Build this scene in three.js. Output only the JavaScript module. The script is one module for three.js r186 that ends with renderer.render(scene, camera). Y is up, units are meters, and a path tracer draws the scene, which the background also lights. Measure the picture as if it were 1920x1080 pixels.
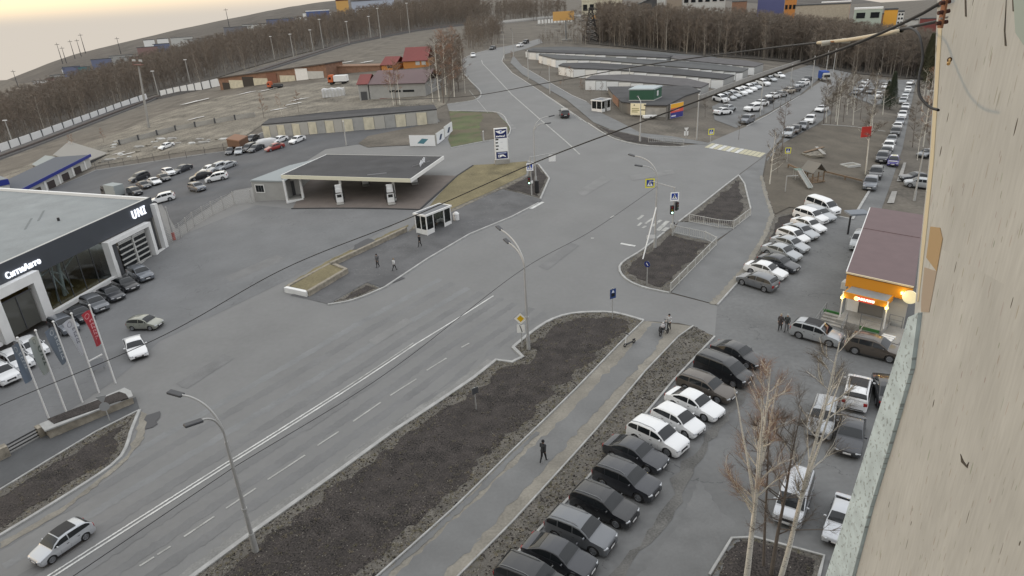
import * as THREE from 'three';
import { mergeGeometries, toCreasedNormals } from 'three/addons/utils/BufferGeometryUtils.js';
import { MarchingCubes } from 'three/addons/objects/MarchingCubes.js';
import { ImprovedNoise } from 'three/addons/math/ImprovedNoise.js';
import { RoundedBoxGeometry } from 'three/addons/geometries/RoundedBoxGeometry.js';
import { FontLoader } from 'three/addons/loaders/FontLoader.js';
import { TextGeometry } from 'three/addons/geometries/TextGeometry.js';

// ---------------------------------------------------------------- camera, sky, sun, exposure
const scene = new THREE.Scene();
const camera = new THREE.PerspectiveCamera(46.733, 16 / 9, 0.1, 9000);
camera.position.set(0, 27, 0);
camera.rotation.set(THREE.MathUtils.degToRad(-23.5), 0, THREE.MathUtils.degToRad(-3.3), 'YXZ');
const renderer = new THREE.WebGLRenderer({ antialias: true });
renderer.toneMapping = THREE.LinearToneMapping;
renderer.toneMappingExposure = 1.62;
renderer.shadowMap.enabled = true;
const SUN_AZ = -78, SUN_EL = 4;            // degrees from straight ahead, and above the horizon
const rad = THREE.MathUtils.degToRad;
const sunDir = new THREE.Vector3(Math.sin(rad(SUN_AZ)) * Math.cos(rad(SUN_EL)), Math.sin(rad(SUN_EL)), -Math.cos(rad(SUN_AZ)) * Math.cos(rad(SUN_EL)));
const sun = new THREE.DirectionalLight(new THREE.Color(1, 0.64, 0.34), 0.32);
sun.position.copy(sunDir).multiplyScalar(400);
sun.castShadow = true; sun.shadow.radius = 6;
sun.shadow.camera.left = sun.shadow.camera.bottom = -250; sun.shadow.camera.right = sun.shadow.camera.top = 250; sun.shadow.camera.far = 1200;
sun.name = 'sun'; scene.add(sun, sun.target);
{ // dusk sky after a clear evening: warm band round the sunset, lilac haze low down, pale blue above
  const W = 1024, H = 512, d = new Float32Array(W * H * 4);
  const mix = (a, b, t) => a.map((x, i) => x + (b[i] - x) * t), ss = THREE.MathUtils.smoothstep;
  for (let j = 0; j < H; j++) for (let i = 0; i < W; i++) {
    const el = ((j + 0.5) / H - 0.5) * 180, ph = ((i + 0.5) / W - 0.5) * 2 * Math.PI, az = Math.atan2(Math.cos(ph), -Math.sin(ph)) * 180 / Math.PI;
    let da = Math.abs(az - SUN_AZ); if (da > 180) da = 360 - da;
    const warm = Math.pow(Math.max(0, Math.cos(rad(da) / 2)), 3.2), haze = [0.425, 0.385, 0.335];
    let c = mix([0.44, 0.455, 0.48], [0.70, 0.715, 0.735], ss(el, 0, 38));
    const glow = mix([0.98, 0.72, 0.40], [0.86, 0.80, 0.64], ss(el, 0.5, 9));
    c = mix(c, glow, warm * (1 - ss(el, 8, 50)));
    c = el <= 0 ? haze : mix(haze, c, ss(el, 0, 0.8 + 3 * (1 - warm)));
    d.set([c[0], c[1], c[2], 1], (j * W + i) * 4);
  }
  const t = new THREE.DataTexture(d, W, H, THREE.RGBAFormat, THREE.FloatType);
  t.mapping = THREE.EquirectangularReflectionMapping; t.magFilter = t.minFilter = THREE.LinearFilter; t.needsUpdate = true;
  scene.background = t; scene.environment = t;
}

// ---------------------------------------------------------------- helpers
let seed = 7;
const rnd = () => { seed = (seed + 0x6d2b79f5) | 0; let t = Math.imul(seed ^ (seed >>> 15), 1 | seed); t = (t + Math.imul(t ^ (t >>> 7), 61 | t)) ^ t; return ((t ^ (t >>> 14)) >>> 0) / 4294967296; };
const rr = (a, b) => a + (b - a) * rnd();
const pick = (a) => a[Math.floor(rnd() * a.length)];
const lerp = THREE.MathUtils.lerp, clamp = THREE.MathUtils.clamp, sstep = THREE.MathUtils.smoothstep;
const IN = new ImprovedNoise();
const nz = (x, y, z = 0) => IN.noise(x, y, z);
const fbm = (x, y, o = 4, z = 3.3) => { let s = 0, a = 0.5; for (let i = 0; i < o; i++) { s += a * nz(x, y, z + i * 7.1); x *= 2.03; y *= 2.03; a *= 0.5; } return s; };
const used = new Map();
function numbered(n) { const k = used.get(n) ?? 0; used.set(n, k + 1); return k ? n + '_' + String(k).padStart(3, '0') : n; }
const lit = (o) => { o.castShadow = true; o.receiveShadow = true; return o; };
function mesh(name, geo, mat, parent, pos) {
  const m = lit(new THREE.Mesh(Array.isArray(geo) ? merge(geo) : geo, mat));
  m.name = parent ? name : numbered(name);
  (parent ?? scene).add(m); if (pos) m.position.set(...pos); return m;
}
function tag(o, label, category, group) { o.userData.label = label; o.userData.category = category; if (group) o.userData.group = group; return o; }
function thing(name, label, category, x, z, turn = 0, group, y) {
  const o = new THREE.Group(); o.name = numbered(name); o.position.set(x, y ?? gh(x, z), z); o.rotation.y = turn; scene.add(o);
  return tag(o, label, category, group);
}
function structure(name, geo, mat) { const m = mesh(name, geo, mat); m.userData.kind = 'structure'; return m; }
function stuff(o) { o.userData.kind = 'stuff'; return o; }
function dup(src, x, z, turn, label, group, y) {
  const r = src.clone(); r.name = numbered(src.name.replace(/_\d{3}$/, '')); r.userData = { ...src.userData }; scene.add(r);
  r.position.set(x, y ?? gh(x, z), z); r.rotation.y = turn; if (label) r.userData.label = label; if (group) r.userData.group = group; return r;
}
function merge(list) {
  list = list.map((g) => { g = g.index ? g.toNonIndexed() : g; for (const k of Object.keys(g.attributes)) if (!['position', 'normal', 'uv'].includes(k) && !(k === 'color' && list.every((q) => q.attributes.color))) g.deleteAttribute(k);
    if (!g.attributes.uv) g.setAttribute('uv', new THREE.BufferAttribute(new Float32Array(g.attributes.position.count * 2), 2)); return g; });
  return mergeGeometries(list);
}
// box standing with its bottom centre at x, y, z; uv in metres
function box(w, h, d, x = 0, y = 0, z = 0, ry = 0, rz = 0) {
  const g = new THREE.BoxGeometry(w, h, d), p = g.attributes.position, n = g.attributes.normal, u = g.attributes.uv;
  for (let i = 0; i < p.count; i++) Math.abs(n.getX(i)) > 0.5 ? u.setXY(i, p.getZ(i), p.getY(i)) : Math.abs(n.getY(i)) > 0.5 ? u.setXY(i, p.getX(i), p.getZ(i)) : u.setXY(i, p.getX(i), p.getY(i));
  if (rz) g.rotateZ(rz); g.translate(0, h / 2, 0); if (ry) g.rotateY(ry); return g.translate(x, y, z);
}
const rbox = (w, h, d, r, x = 0, y = 0, z = 0, ry = 0) => { const g = new RoundedBoxGeometry(w, h, d, 2, r); if (ry) g.rotateY(ry); return g.translate(x, y + h / 2, z); };
const cyl = (r0, r1, h, x = 0, y = 0, z = 0, s = 10) => new THREE.CylinderGeometry(r1, r0, h, s).translate(x, y + h / 2, z);
const V = (a) => new THREE.Vector3(...a);
function rod(a, b, r, s = 6, r2) { // round bar between two points
  const A = V(a), B = V(b), d = B.clone().sub(A), g = new THREE.CylinderGeometry(r2 ?? r, r, d.length(), s);
  g.translate(0, d.length() / 2, 0); g.applyQuaternion(new THREE.Quaternion().setFromUnitVectors(new THREE.Vector3(0, 1, 0), d.normalize())); return g.translate(...a);
}
function bar(a, b, w, h) { // square bar between two points, w across, h high
  const A = V(a), B = V(b), d = B.clone().sub(A), L = d.length(), g = new THREE.BoxGeometry(L, h, w);
  const x = d.normalize(), z = new THREE.Vector3().crossVectors(x, new THREE.Vector3(0, 1, 0)).normalize(), y = new THREE.Vector3().crossVectors(z, x);
  g.applyMatrix4(new THREE.Matrix4().makeBasis(x, y, z)); return g.translate((a[0] + b[0]) / 2, (a[1] + b[1]) / 2, (a[2] + b[2]) / 2);
}
const tube = (pts, r, n = 24, s = 6) => new THREE.TubeGeometry(new THREE.CatmullRomCurve3(pts.map(V)), n, r, s);
function prism(pts, y0, y1) { // upright prism over a plan given as [x, z]
  const ar = THREE.ShapeUtils.area(pts.map(([x, z]) => new THREE.Vector2(x, z)));
  const P = ar < 0 ? pts.slice().reverse() : pts, pos = [], uv = [], top = typeof y1 === 'function' ? y1 : () => y1, bot = typeof y0 === 'function' ? y0 : () => y0;
  const tri = (a, b, c, ua, ub, uc) => { pos.push(...a, ...b, ...c); uv.push(...ua, ...ub, ...uc); };
  let run = 0;
  P.forEach((a, i) => { const b = P[(i + 1) % P.length], L = Math.hypot(b[0] - a[0], b[1] - a[1]), A = [a[0], y0, a[1]], B = [b[0], y0, b[1]], C = [b[0], top(b, (i + 1) % P.length), b[1]], D = [a[0], top(a, i), a[1]]; A[1] = bot(a, i); B[1] = bot(b, (i + 1) % P.length);
    tri(A, C, B, [run, A[1]], [run + L, C[1]], [run + L, B[1]]); tri(A, D, C, [run, A[1]], [run, D[1]], [run + L, C[1]]); run += L; });
  const f = THREE.ShapeUtils.triangulateShape(P.map(([x, z]) => new THREE.Vector2(x, z)), []);
  for (const [a, b, c] of f) { const q = [a, b, c].map((k) => [P[k][0], top(P[k], k), P[k][1]]), r = [a, b, c].map((k) => [P[k][0], bot(P[k], k), P[k][1]]), u = [a, b, c].map((k) => P[k]); tri(q[0], q[2], q[1], u[0], u[2], u[1]); tri(...r, ...u); }
  const g = new THREE.BufferGeometry(); g.setAttribute('position', new THREE.Float32BufferAttribute(pos, 3)); g.setAttribute('uv', new THREE.Float32BufferAttribute(uv, 2)); g.computeVertexNormals(); return g;
}
function surf(rows, closeU = false) { // indexed smooth sheet through rows of points
  const pos = [], uv = [], idx = [], n = rows[0].length;
  rows.forEach((r, i) => r.forEach((p, j) => { pos.push(...p); uv.push(j / (n - 1), i / (rows.length - 1)); }));
  for (let i = 0; i + 1 < rows.length; i++) for (let j = 0; j + 1 < n; j++) { const a = i * n + j; idx.push(a, a + n, a + 1, a + 1, a + n, a + n + 1); }
  const g = new THREE.BufferGeometry(); g.setAttribute('position', new THREE.Float32BufferAttribute(pos, 3)); g.setAttribute('uv', new THREE.Float32BufferAttribute(uv, 2)); g.setIndex(idx); g.computeVertexNormals(); return g;
}
const scaleP = (pts, dx, dz) => pts.map(([x, z]) => [x - dx, z - dz]);

// ---------------------------------------------------------------- textures and materials
function tex(n, fn, tile, srgb = true) { // fn(u, v) -> [r, g, b] in 0..1, seamless if fn is; tile in metres
  const d = new Uint8Array(n * n * 4);
  for (let j = 0; j < n; j++) for (let i = 0; i < n; i++) { const c = fn(i / n, j / n); d.set([clamp(c[0], 0, 1) * 255, clamp(c[1], 0, 1) * 255, clamp(c[2], 0, 1) * 255, 255], (j * n + i) * 4); }
  const t = new THREE.DataTexture(d, n, n); t.wrapS = t.wrapT = THREE.RepeatWrapping; t.magFilter = THREE.LinearFilter; t.minFilter = THREE.LinearMipmapLinearFilter;
  t.colorSpace = srgb ? THREE.SRGBColorSpace : THREE.NoColorSpace; t.repeat.set(1 / tile, 1 / tile); t.needsUpdate = true; return t;
}
// seamless noise: four shifted samples blended
const sn = (u, v, f, o = 4, z = 0) => { const a = (x, y) => fbm(x * f, y * f, o, z); return a(u, v) * (1 - u) * (1 - v) + a(u - 1, v) * u * (1 - v) + a(u, v - 1) * (1 - u) * v + a(u - 1, v - 1) * u * v; };
const toS = (x) => Math.pow(clamp(x, 0, 1), 1 / 2.2);
function ground(base, amp, tile, n = 256, fine = 0.3, z = 0, spots) {
  return tex(n, (u, v) => { const k = 1 + amp * (sn(u, v, 5, 4, z) * 2 + fine * sn(u, v, 60, 2, z + 20) * 2); let c = base.map((b) => b * k); if (spots) c = spots(u, v, c); return c.map(toS); }, tile);
}
const std = (color, o = {}) => new THREE.MeshStandardMaterial({ color: Array.isArray(color) ? new THREE.Color().setRGB(...color) : color, roughness: 0.8, ...o });
const phys = (color, o = {}) => new THREE.MeshPhysicalMaterial({ color: Array.isArray(color) ? new THREE.Color().setRGB(...color) : color, ...o });
const crackMix = (u, v, c, k, d) => { const r = Math.abs(sn(u, v, 4, 5, k)); return r < 0.0028 && sn(u, v, 3, 2, k + 30) > 0.04 ? c.map((x) => x * d) : c; };
const M = {
  asphalt: std(0xffffff, { map: ground([0.209, 0.209, 0.207], 0.12, 26, 384, 0.5, 1), roughness: 0.88 }),
  lot: std(0xffffff, { map: ground([0.175, 0.178, 0.182], 0.2, 22, 384, 0.5, 4, (u, v, c) => crackMix(u, v, c, 5, 0.72)), roughness: 0.9 }),
  yard: std(0xffffff, { map: ground([0.165, 0.167, 0.167], 0.3, 20, 384, 0.6, 8, (u, v, c) => crackMix(u, v, c, 9, 0.6)), roughness: 0.9 }),
  walk: std(0xffffff, { map: ground([0.185, 0.187, 0.187], 0.2, 12, 256, 0.5, 12), roughness: 0.9 }),
  sand: std(0xffffff, { map: ground([0.255, 0.238, 0.205], 0.35, 9, 256, 0.8, 14), roughness: 1 }),
  dirt: std(0xffffff, { map: ground([0.13, 0.115, 0.095], 0.6, 30, 384, 0.7, 16), roughness: 1 }),
  yardDirt: std(0xffffff, { map: ground([0.118, 0.102, 0.08], 0.5, 24, 384, 0.5, 18), roughness: 1 }),
  gravel: std(0xffffff, { map: ground([0.185, 0.168, 0.138], 0.95, 26, 384, 0.9, 20), roughness: 1 }),
  paver: std(0xffffff, { map: ground([0.165, 0.14, 0.125], 0.25, 8, 256, 0.7, 22), roughness: 0.9 }),
  grassGreen: std(0xffffff, { map: ground([0.105, 0.125, 0.055], 0.5, 16, 256, 0.9, 24, (u, v, c) => { const k = sstep(sn(u, v, 4, 3, 60), -0.1, 0.22); return [lerp(c[0], 0.14, k), lerp(c[1], 0.115, k), lerp(c[2], 0.075, k)]; }), roughness: 1 }),
  grassDry: std(0xffffff, { map: ground([0.20, 0.17, 0.095], 0.45, 14, 256, 0.9, 26), roughness: 1 }),
  kerb: std(0xffffff, { map: ground([0.42, 0.42, 0.41], 0.25, 3, 256, 0.8, 28), roughness: 0.9 }),
  concrete: std(0xffffff, { map: ground([0.33, 0.32, 0.30], 0.3, 6, 256, 0.6, 30), roughness: 0.92 }),
  stone: std(0xffffff, { map: ground([0.30, 0.27, 0.22], 0.5, 2.5, 256, 0.8, 32), roughness: 0.95 }),
  paint: std(0xffffff, { map: ground([0.62, 0.62, 0.60], 0.35, 4, 256, 1.0, 34), roughness: 0.8 }),
  faded: std(0xffffff, { map: ground([0.40, 0.40, 0.38], 0.5, 3, 256, 1.2, 36), roughness: 0.85 }),
  galv: std(0xffffff, { map: ground([0.46, 0.46, 0.45], 0.2, 2, 128, 0.5, 38), roughness: 0.55, metalness: 0.2 }),
  white: std(0xffffff, { map: ground([0.8, 0.8, 0.79], 0.07, 5, 256, 0.4, 40), roughness: 0.6 }),
  offwhite: std(0xffffff, { map: ground([0.52, 0.52, 0.50], 0.12, 5, 256, 0.4, 42), roughness: 0.7 }),
  black: std([0.02, 0.02, 0.022], { roughness: 0.6 }), rubber: std([0.025, 0.025, 0.026], { roughness: 0.9 }), darkGrey: std([0.07, 0.072, 0.078], { roughness: 0.6 }),
  glass: phys([0.018, 0.021, 0.024], { roughness: 0.06, specularIntensity: 1 }), greyMetal: std([0.25, 0.26, 0.27], { roughness: 0.45, metalness: 0.5 }),
  bitumen: std(0xffffff, { map: ground([0.062, 0.062, 0.066], 0.35, 14, 256, 0.5, 44), roughness: 0.95 }),
  wood: std(0xffffff, { map: ground([0.20, 0.14, 0.09], 0.3, 2, 256, 0.6, 46), roughness: 0.85 }),
  snow: std(0xffffff, { map: ground([0.62, 0.62, 0.62], 0.25, 5, 256, 0.8, 48), roughness: 0.9 }),
  bark: std(0xffffff, { map: ground([0.17, 0.145, 0.125], 0.4, 1.5, 256, 0.8, 50), roughness: 0.95 }),
  twig: std([0.16, 0.12, 0.095], { roughness: 0.95 }), twigWarm: std([0.30, 0.18, 0.12], { roughness: 0.95 }), twigGrey: std([0.15, 0.125, 0.1], { roughness: 0.95 }),
};
M.birch = std(0xffffff, { map: tex(256, (u, v) => { const s = sn(u * 0.35, v, 26, 3, 71), k = s > 0.17 ? 0.14 : 1; const c = 0.74 * (1 + 0.25 * sn(u, v, 6, 3, 70)); return [toS(c * k), toS(c * 0.96 * k), toS(c * 0.86 * k)]; }, 1.2), roughness: 0.85 });

// ---------------------------------------------------------------- the lie of the land, bent to suit the camera lens
const WARP_TERR = [[-72.74,-57.95,-42.28,-29.98,-20.8,-13.99,-8.96,-5.28,-2.62,-0.74,0.52,0.97,0.92,1.07,0.94,0.15,-1.11,-2.99,-5.71,-9.5,-14.68,-21.72,-31.06,-40.8],[-72.74,-57.96,-42.29,-30,-20.82,-14.02,-9,-5.33,-2.68,-0.82,0.41,0.82,0.45,0.91,0.88,0.09,-1.16,-3.03,-5.74,-9.52,-14.7,-21.74,-31.07,-40.81],[-72.76,-57.98,-42.33,-30.04,-20.88,-14.09,-9.1,-5.46,-2.84,-1.02,0.19,0.68,0.16,0.68,0.66,-0.08,-1.3,-3.15,-5.83,-9.59,-14.76,-21.78,-31.1,-40.83],[-72.79,-58.02,-42.38,-30.12,-20.98,-14.23,-9.28,-5.69,-3.14,-1.38,-0.11,0.54,0.11,0.45,0.38,-0.37,-1.55,-3.35,-6,-9.72,-14.85,-21.85,-31.15,-40.88],[-72.83,-58.08,-42.47,-30.24,-21.15,-14.45,-9.57,-6.06,-3.59,-1.8,-0.14,0.8,0.71,0.8,0.44,-0.69,-1.93,-3.68,-6.26,-9.92,-15.01,-21.97,-31.24,-40.94],[-72.9,-58.17,-42.61,-30.43,-21.4,-14.78,-10,-6.6,-4.19,-2.05,0.3,1.56,1.78,1.68,0.91,-0.86,-2.44,-4.16,-6.65,-10.23,-15.25,-22.15,-31.38,-41.05],[-73.01,-58.32,-42.82,-30.72,-21.78,-15.28,-10.63,-7.35,-4.67,-1.59,1.17,2.57,2.97,2.77,1.77,-0.36,-2.82,-4.82,-7.22,-10.69,-15.6,-22.42,-31.58,-41.21],[-73.17,-58.53,-43.14,-31.14,-22.34,-16,-11.52,-8.2,-4.66,-0.62,2.23,3.65,4.11,3.88,2.82,0.54,-2.76,-5.56,-8.02,-11.35,-16.12,-22.82,-31.88,-41.45],[-73.41,-58.85,-43.61,-31.77,-23.15,-17.02,-12.66,-8.65,-3.62,0.74,3.41,4.75,5.21,4.97,3.95,1.8,-1.82,-5.96,-9.05,-12.29,-16.87,-23.4,-32.33,-41.81],[-73.76,-59.32,-44.3,-32.68,-24.31,-18.41,-13.59,-7.82,-1.91,2.26,4.65,5.87,6.29,6.07,5.14,3.19,-0.28,-5.24,-9.92,-13.55,-17.95,-24.26,-33,-42.33],[-74.29,-60.01,-45.31,-34,-25.95,-19.99,-13.59,-5.95,0.1,3.85,5.96,7.03,7.4,7.21,6.38,4.66,1.54,-3.58,-10,-15.01,-19.45,-25.48,-33.96,-43.1],[-75.06,-61.03,-46.77,-35.89,-28.04,-20.81,-11.64,-3.31,2.25,5.52,7.35,8.27,8.59,8.42,7.71,6.22,3.5,-1.18,-8.24,-15.78,-21.36,-27.22,-35.35,-44.23],[-76.21,-62.51,-48.87,-38.42,-29.72,-19.27,-8.38,-0.42,4.47,7.3,8.85,9.64,9.91,9.76,9.15,7.88,5.54,1.44,-5.31,-14.51,-22.99,-29.55,-37.33,-45.87],[-77.87,-64.64,-51.8,-41.28,-29.63,-15.76,-4.57,2.58,6.81,9.21,10.52,11.18,11.41,11.28,10.77,9.69,7.7,4.18,-1.85,-11.41,-23.14,-32.23,-40.1,-48.21],[-80.28,-67.66,-55.45,-42.73,-26.05,-10.82,-0.52,5.69,9.29,11.32,12.42,12.96,13.15,13.05,12.61,11.71,10.03,7.04,1.83,-6.9,-19.86,-33.62,-43.61,-51.52],[-83.72,-71.62,-58.1,-39.69,-19.97,-5.42,3.64,8.96,12,13.69,14.6,15.06,15.21,15.12,14.76,14.01,12.6,10.08,5.64,-1.98,-14.38,-31.18,-46.52,-55.94],[-88.53,-76.08,-57.71,-33.2,-12.92,0.17,7.97,12.47,15.01,16.41,17.17,17.54,17.67,17.59,17.29,16.66,15.49,13.38,9.63,3.11,-7.96,-25.37,-46.59,-60.93],[-94.75,-78.41,-51.07,-24.11,-5.44,5.92,12.55,16.32,18.43,19.59,20.22,20.52,20.62,20.56,20.31,19.79,18.81,17.05,13.92,8.39,-1.14,-17.04,-40.53,-63.02],[-100.64,-74.42,-40.45,-14.23,2.24,11.95,17.51,20.65,22.39,23.35,23.86,24.11,24.19,24.14,23.93,23.5,22.69,21.23,18.62,13.98,5.88,-7.99,-30.22,-55.55],[-102.15,-64.09,-27.83,-4.09,10.1,18.3,22.95,25.55,26.99,27.78,28.19,28.4,28.46,28.42,28.24,27.88,27.21,26,23.83,19.96,13.13,1.26,-18.34,-42],[-90.23,-50.63,-16.66,4.5,16.88,23.94,27.91,30.12,31.34,32.01,32.36,32.53,32.58,32.54,32.39,32.08,31.51,30.48,28.63,25.32,19.44,9.12,-8.2,-29.57]];
const TU0 = -3.6, TU1 = 3.2, TV0 = 0, TV1 = 4, TS = 60, TN = WARP_TERR[0].length, TK = WARP_TERR.length;
const crw = (t) => [-0.5 * t ** 3 + t * t - 0.5 * t, 1.5 * t ** 3 - 2.5 * t * t + 1, -1.5 * t ** 3 + 2 * t * t + 0.5 * t, 0.5 * t ** 3 - 0.5 * t * t];
function gh(x, z) { // height of the ground, from a table warped to offset lens distortion at the camera
  const u = clamp((Math.asinh(x / TS) - TU0) / (TU1 - TU0) * (TN - 1), 0, TN - 1.0001), v = clamp((Math.asinh(Math.max(-z, 0) / TS) - TV0) / (TV1 - TV0) * (TK - 1), 0, TK - 1.0001);
  const i = Math.floor(u), j = Math.floor(v), a = crw(u - i), b = crw(v - j); let s = 0;
  for (let q = 0; q < 4; q++) for (let p = 0; p < 4; p++) s += b[q] * a[p] * WARP_TERR[clamp(j - 1 + q, 0, TK - 1)][clamp(i - 1 + p, 0, TN - 1)];
  return s;
}
// a sheet that follows the ground: a plan outline cut into pieces small enough for the slope
function sheet(pts, lift = 0.02, step = 5, jag = 0) {
  if (jag) { const o = []; pts.forEach((a, i) => { const b = pts[(i + 1) % pts.length], L = Math.hypot(b[0] - a[0], b[1] - a[1]), n = Math.max(1, Math.round(L / (jag * 3))); for (let k = 0; k < n; k++) { const t = k / n; o.push([lerp(a[0], b[0], t) + (k ? rr(-jag, jag) : 0), lerp(a[1], b[1], t) + (k ? rr(-jag, jag) : 0)]); } }); pts = o; }
  const vs = pts.map(([x, z]) => new THREE.Vector2(x, z)); let tri = THREE.ShapeUtils.triangulateShape(vs, []).map((t) => t.slice());
  const lim = (a, b) => Math.max(step, Math.hypot((a.x + b.x) / 2, (a.y + b.y) / 2) * 0.035), key = (a, b) => a < b ? a * 1e6 + b : b * 1e6 + a;
  for (let it = 0; it < 9; it++) {
    const cut = new Map(); const mid = (a, b) => { if (vs[a].distanceTo(vs[b]) <= lim(vs[a], vs[b])) return -1; const k = key(a, b); if (!cut.has(k)) { cut.set(k, vs.length); vs.push(vs[a].clone().add(vs[b]).multiplyScalar(0.5)); } return cut.get(k); };
    const out = [];
    for (const [a, b, c] of tri) {
      const x = mid(a, b), y = mid(b, c), z = mid(c, a), n = (x >= 0) + (y >= 0) + (z >= 0);
      if (n === 0) out.push([a, b, c]);
      else if (n === 3) out.push([a, x, z], [x, b, y], [z, y, c], [x, y, z]);
      else if (n === 1) { if (x >= 0) out.push([a, x, c], [x, b, c]); else if (y >= 0) out.push([a, b, y], [a, y, c]); else out.push([a, b, z], [z, b, c]); }
      else if (x < 0) out.push([a, b, y], [a, y, z], [z, y, c]);
      else if (y < 0) out.push([a, x, z], [x, b, c], [x, c, z]);
      else out.push([b, y, x], [x, y, c], [x, c, a]);
    }
    tri = out; if (!cut.size) break;
  }
  const pos = [], uv = [], idx = [];
  for (const p of vs) { pos.push(p.x, gh(p.x, p.y) + lift * (1 + Math.hypot(p.x, p.y) / 120), p.y); uv.push(p.x, p.y); }
  for (const [a, b, c] of tri) { const s = (vs[b].x - vs[a].x) * (vs[c].y - vs[a].y) - (vs[b].y - vs[a].y) * (vs[c].x - vs[a].x); idx.push(...(s < 0 ? [a, b, c] : [a, c, b])); }
  const g = new THREE.BufferGeometry(); g.setAttribute('position', new THREE.Float32BufferAttribute(pos, 3)); g.setAttribute('uv', new THREE.Float32BufferAttribute(uv, 2)); g.setIndex(idx); g.computeVertexNormals(); return g;
}
// evenly spaced points along a plan line
function along(pts, step) { const o = [pts[0]]; for (let i = 0; i + 1 < pts.length; i++) { const a = pts[i], b = pts[i + 1], n = Math.max(1, Math.ceil(Math.hypot(b[0] - a[0], b[1] - a[1]) / step)); for (let k = 1; k <= n; k++) o.push([lerp(a[0], b[0], k / n), lerp(a[1], b[1], k / n)]); } return o; }
function smooth(pts, step = 1) { const c = new THREE.CatmullRomCurve3(pts.map(([x, z]) => new THREE.Vector3(x, 0, z)), false, 'centripetal'), n = Math.ceil(c.getLength() / step); return c.getSpacedPoints(n).map((p) => [p.x, p.z]); }
const normals = (L) => L.map((p, i) => { const a = L[Math.max(0, i - 1)], b = L[Math.min(L.length - 1, i + 1)], d = Math.hypot(b[0] - a[0], b[1] - a[1]) || 1; return [-(b[1] - a[1]) / d, (b[0] - a[0]) / d]; });
function offset(L, s) { const n = normals(L); return L.map((p, i) => [p[0] + n[i][0] * s, p[1] + n[i][1] * s]); }
// a low wall or kerb that follows the ground along a plan line
function strip(L, w, h, base = -0.1, bevel = 0.02) {
  const n = normals(L), rows = []; let run = 0;
  const prof = [[-w / 2, base], [-w / 2, h - bevel], [-w / 2 + bevel, h], [w / 2 - bevel, h], [w / 2, h - bevel], [w / 2, base]];
  const pos = [], uv = [], idx = [];
  L.forEach((p, i) => { if (i) run += Math.hypot(p[0] - L[i - 1][0], p[1] - L[i - 1][1]); const y = gh(p[0], p[1]); let c = 0; prof.forEach(([s, q], k) => { if (k) c += Math.hypot(s - prof[k - 1][0], q - prof[k - 1][1]); pos.push(p[0] + n[i][0] * s, y + q, p[1] + n[i][1] * s); uv.push(run, c); }); });
  const m = prof.length; for (let i = 0; i + 1 < L.length; i++) for (let k = 0; k + 1 < m; k++) { const a = i * m + k; idx.push(a, a + 1, a + m, a + 1, a + m + 1, a + m); }
  for (const e of [0, (L.length - 1) * m]) for (let k = 1; k + 1 < m; k++) e ? idx.push(e, e + k, e + k + 1) : idx.push(e, e + k + 1, e + k);
  const g = new THREE.BufferGeometry(); g.setAttribute('position', new THREE.Float32BufferAttribute(pos, 3)); g.setAttribute('uv', new THREE.Float32BufferAttribute(uv, 2)); g.setIndex(idx); g.computeVertexNormals(); return toCreasedNormals(g, 0.6);
}

// ---------------------------------------------------------------- ground, hills, roads, pavements
{
  const pos = [], uv = [], idx = [], us = [], vs = [];
  for (let u = -4.0; u <= 3.7; u += 0.03) us.push(TS * Math.sinh(u));
  for (let v = -1.3; v <= 4.05; v += 0.03) vs.push(TS * Math.sinh(v));
  vs.forEach((d) => us.forEach((x) => { pos.push(x, gh(x, -d) - 0.01 - 0.0001 * Math.hypot(x, d), -d); uv.push(x, -d); }));
  const n = us.length; for (let j = 0; j + 1 < vs.length; j++) for (let i = 0; i + 1 < n; i++) { const a = j * n + i; idx.push(a, a + 1, a + n, a + 1, a + n + 1, a + n); }
  const g = new THREE.BufferGeometry(); g.setAttribute('position', new THREE.Float32BufferAttribute(pos, 3)); g.setAttribute('uv', new THREE.Float32BufferAttribute(uv, 2)); g.setIndex(idx); g.computeVertexNormals();
  structure('ground', g, M.dirt);
  // far ridges that close the horizon
  const R = [[-1581.15,-223.6,-1382.01], [-1388.33,-165.28,-1575.61], [-1213.92,-96.53,-1713.59], [-1086.33,-50.82,-1797.19], [-976.97,-27.42,-1858.91], [-827.66,-0.71,-1930.02], [-664.85,23.72,-1991.98], [-554.3,37.77,-2025.52], [-440.11,46.67,-2053.36], [-195.33,50.49,-2090.9], [110.61,45.63,-2097.09], [482.5,28.18,-2043.82], [753.7,-0.38,-1960.09], [957.89,-26.98,-1868.81], [1108.57,-66.8,-1783.56], [1243.2,-115.13,-1692.47], [1407.28,-183.79,-1558.71]];
  const c = new THREE.CatmullRomCurve3(R.map(V)), rows = [];
  for (let i = 0; i <= 160; i++) { const p = c.getPoint(i / 160), k = 3.5 * fbm(i * 0.23, 5, 3); const q = (f, y) => [p.x * f, y, p.z * f]; rows.push([q(0.62, p.y - 70), q(0.78, p.y - 26 + k * 2), q(0.9, p.y - 7 + k), q(1, p.y + k * 0.5), q(1.12, p.y - 30), q(1.3, p.y - 120)]); }
  structure('hills', surf(rows), std(0xffffff, { map: ground([0.095, 0.085, 0.075], 0.5, 0.12, 256, 0.8, 90), roughness: 1 }));
}
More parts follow.
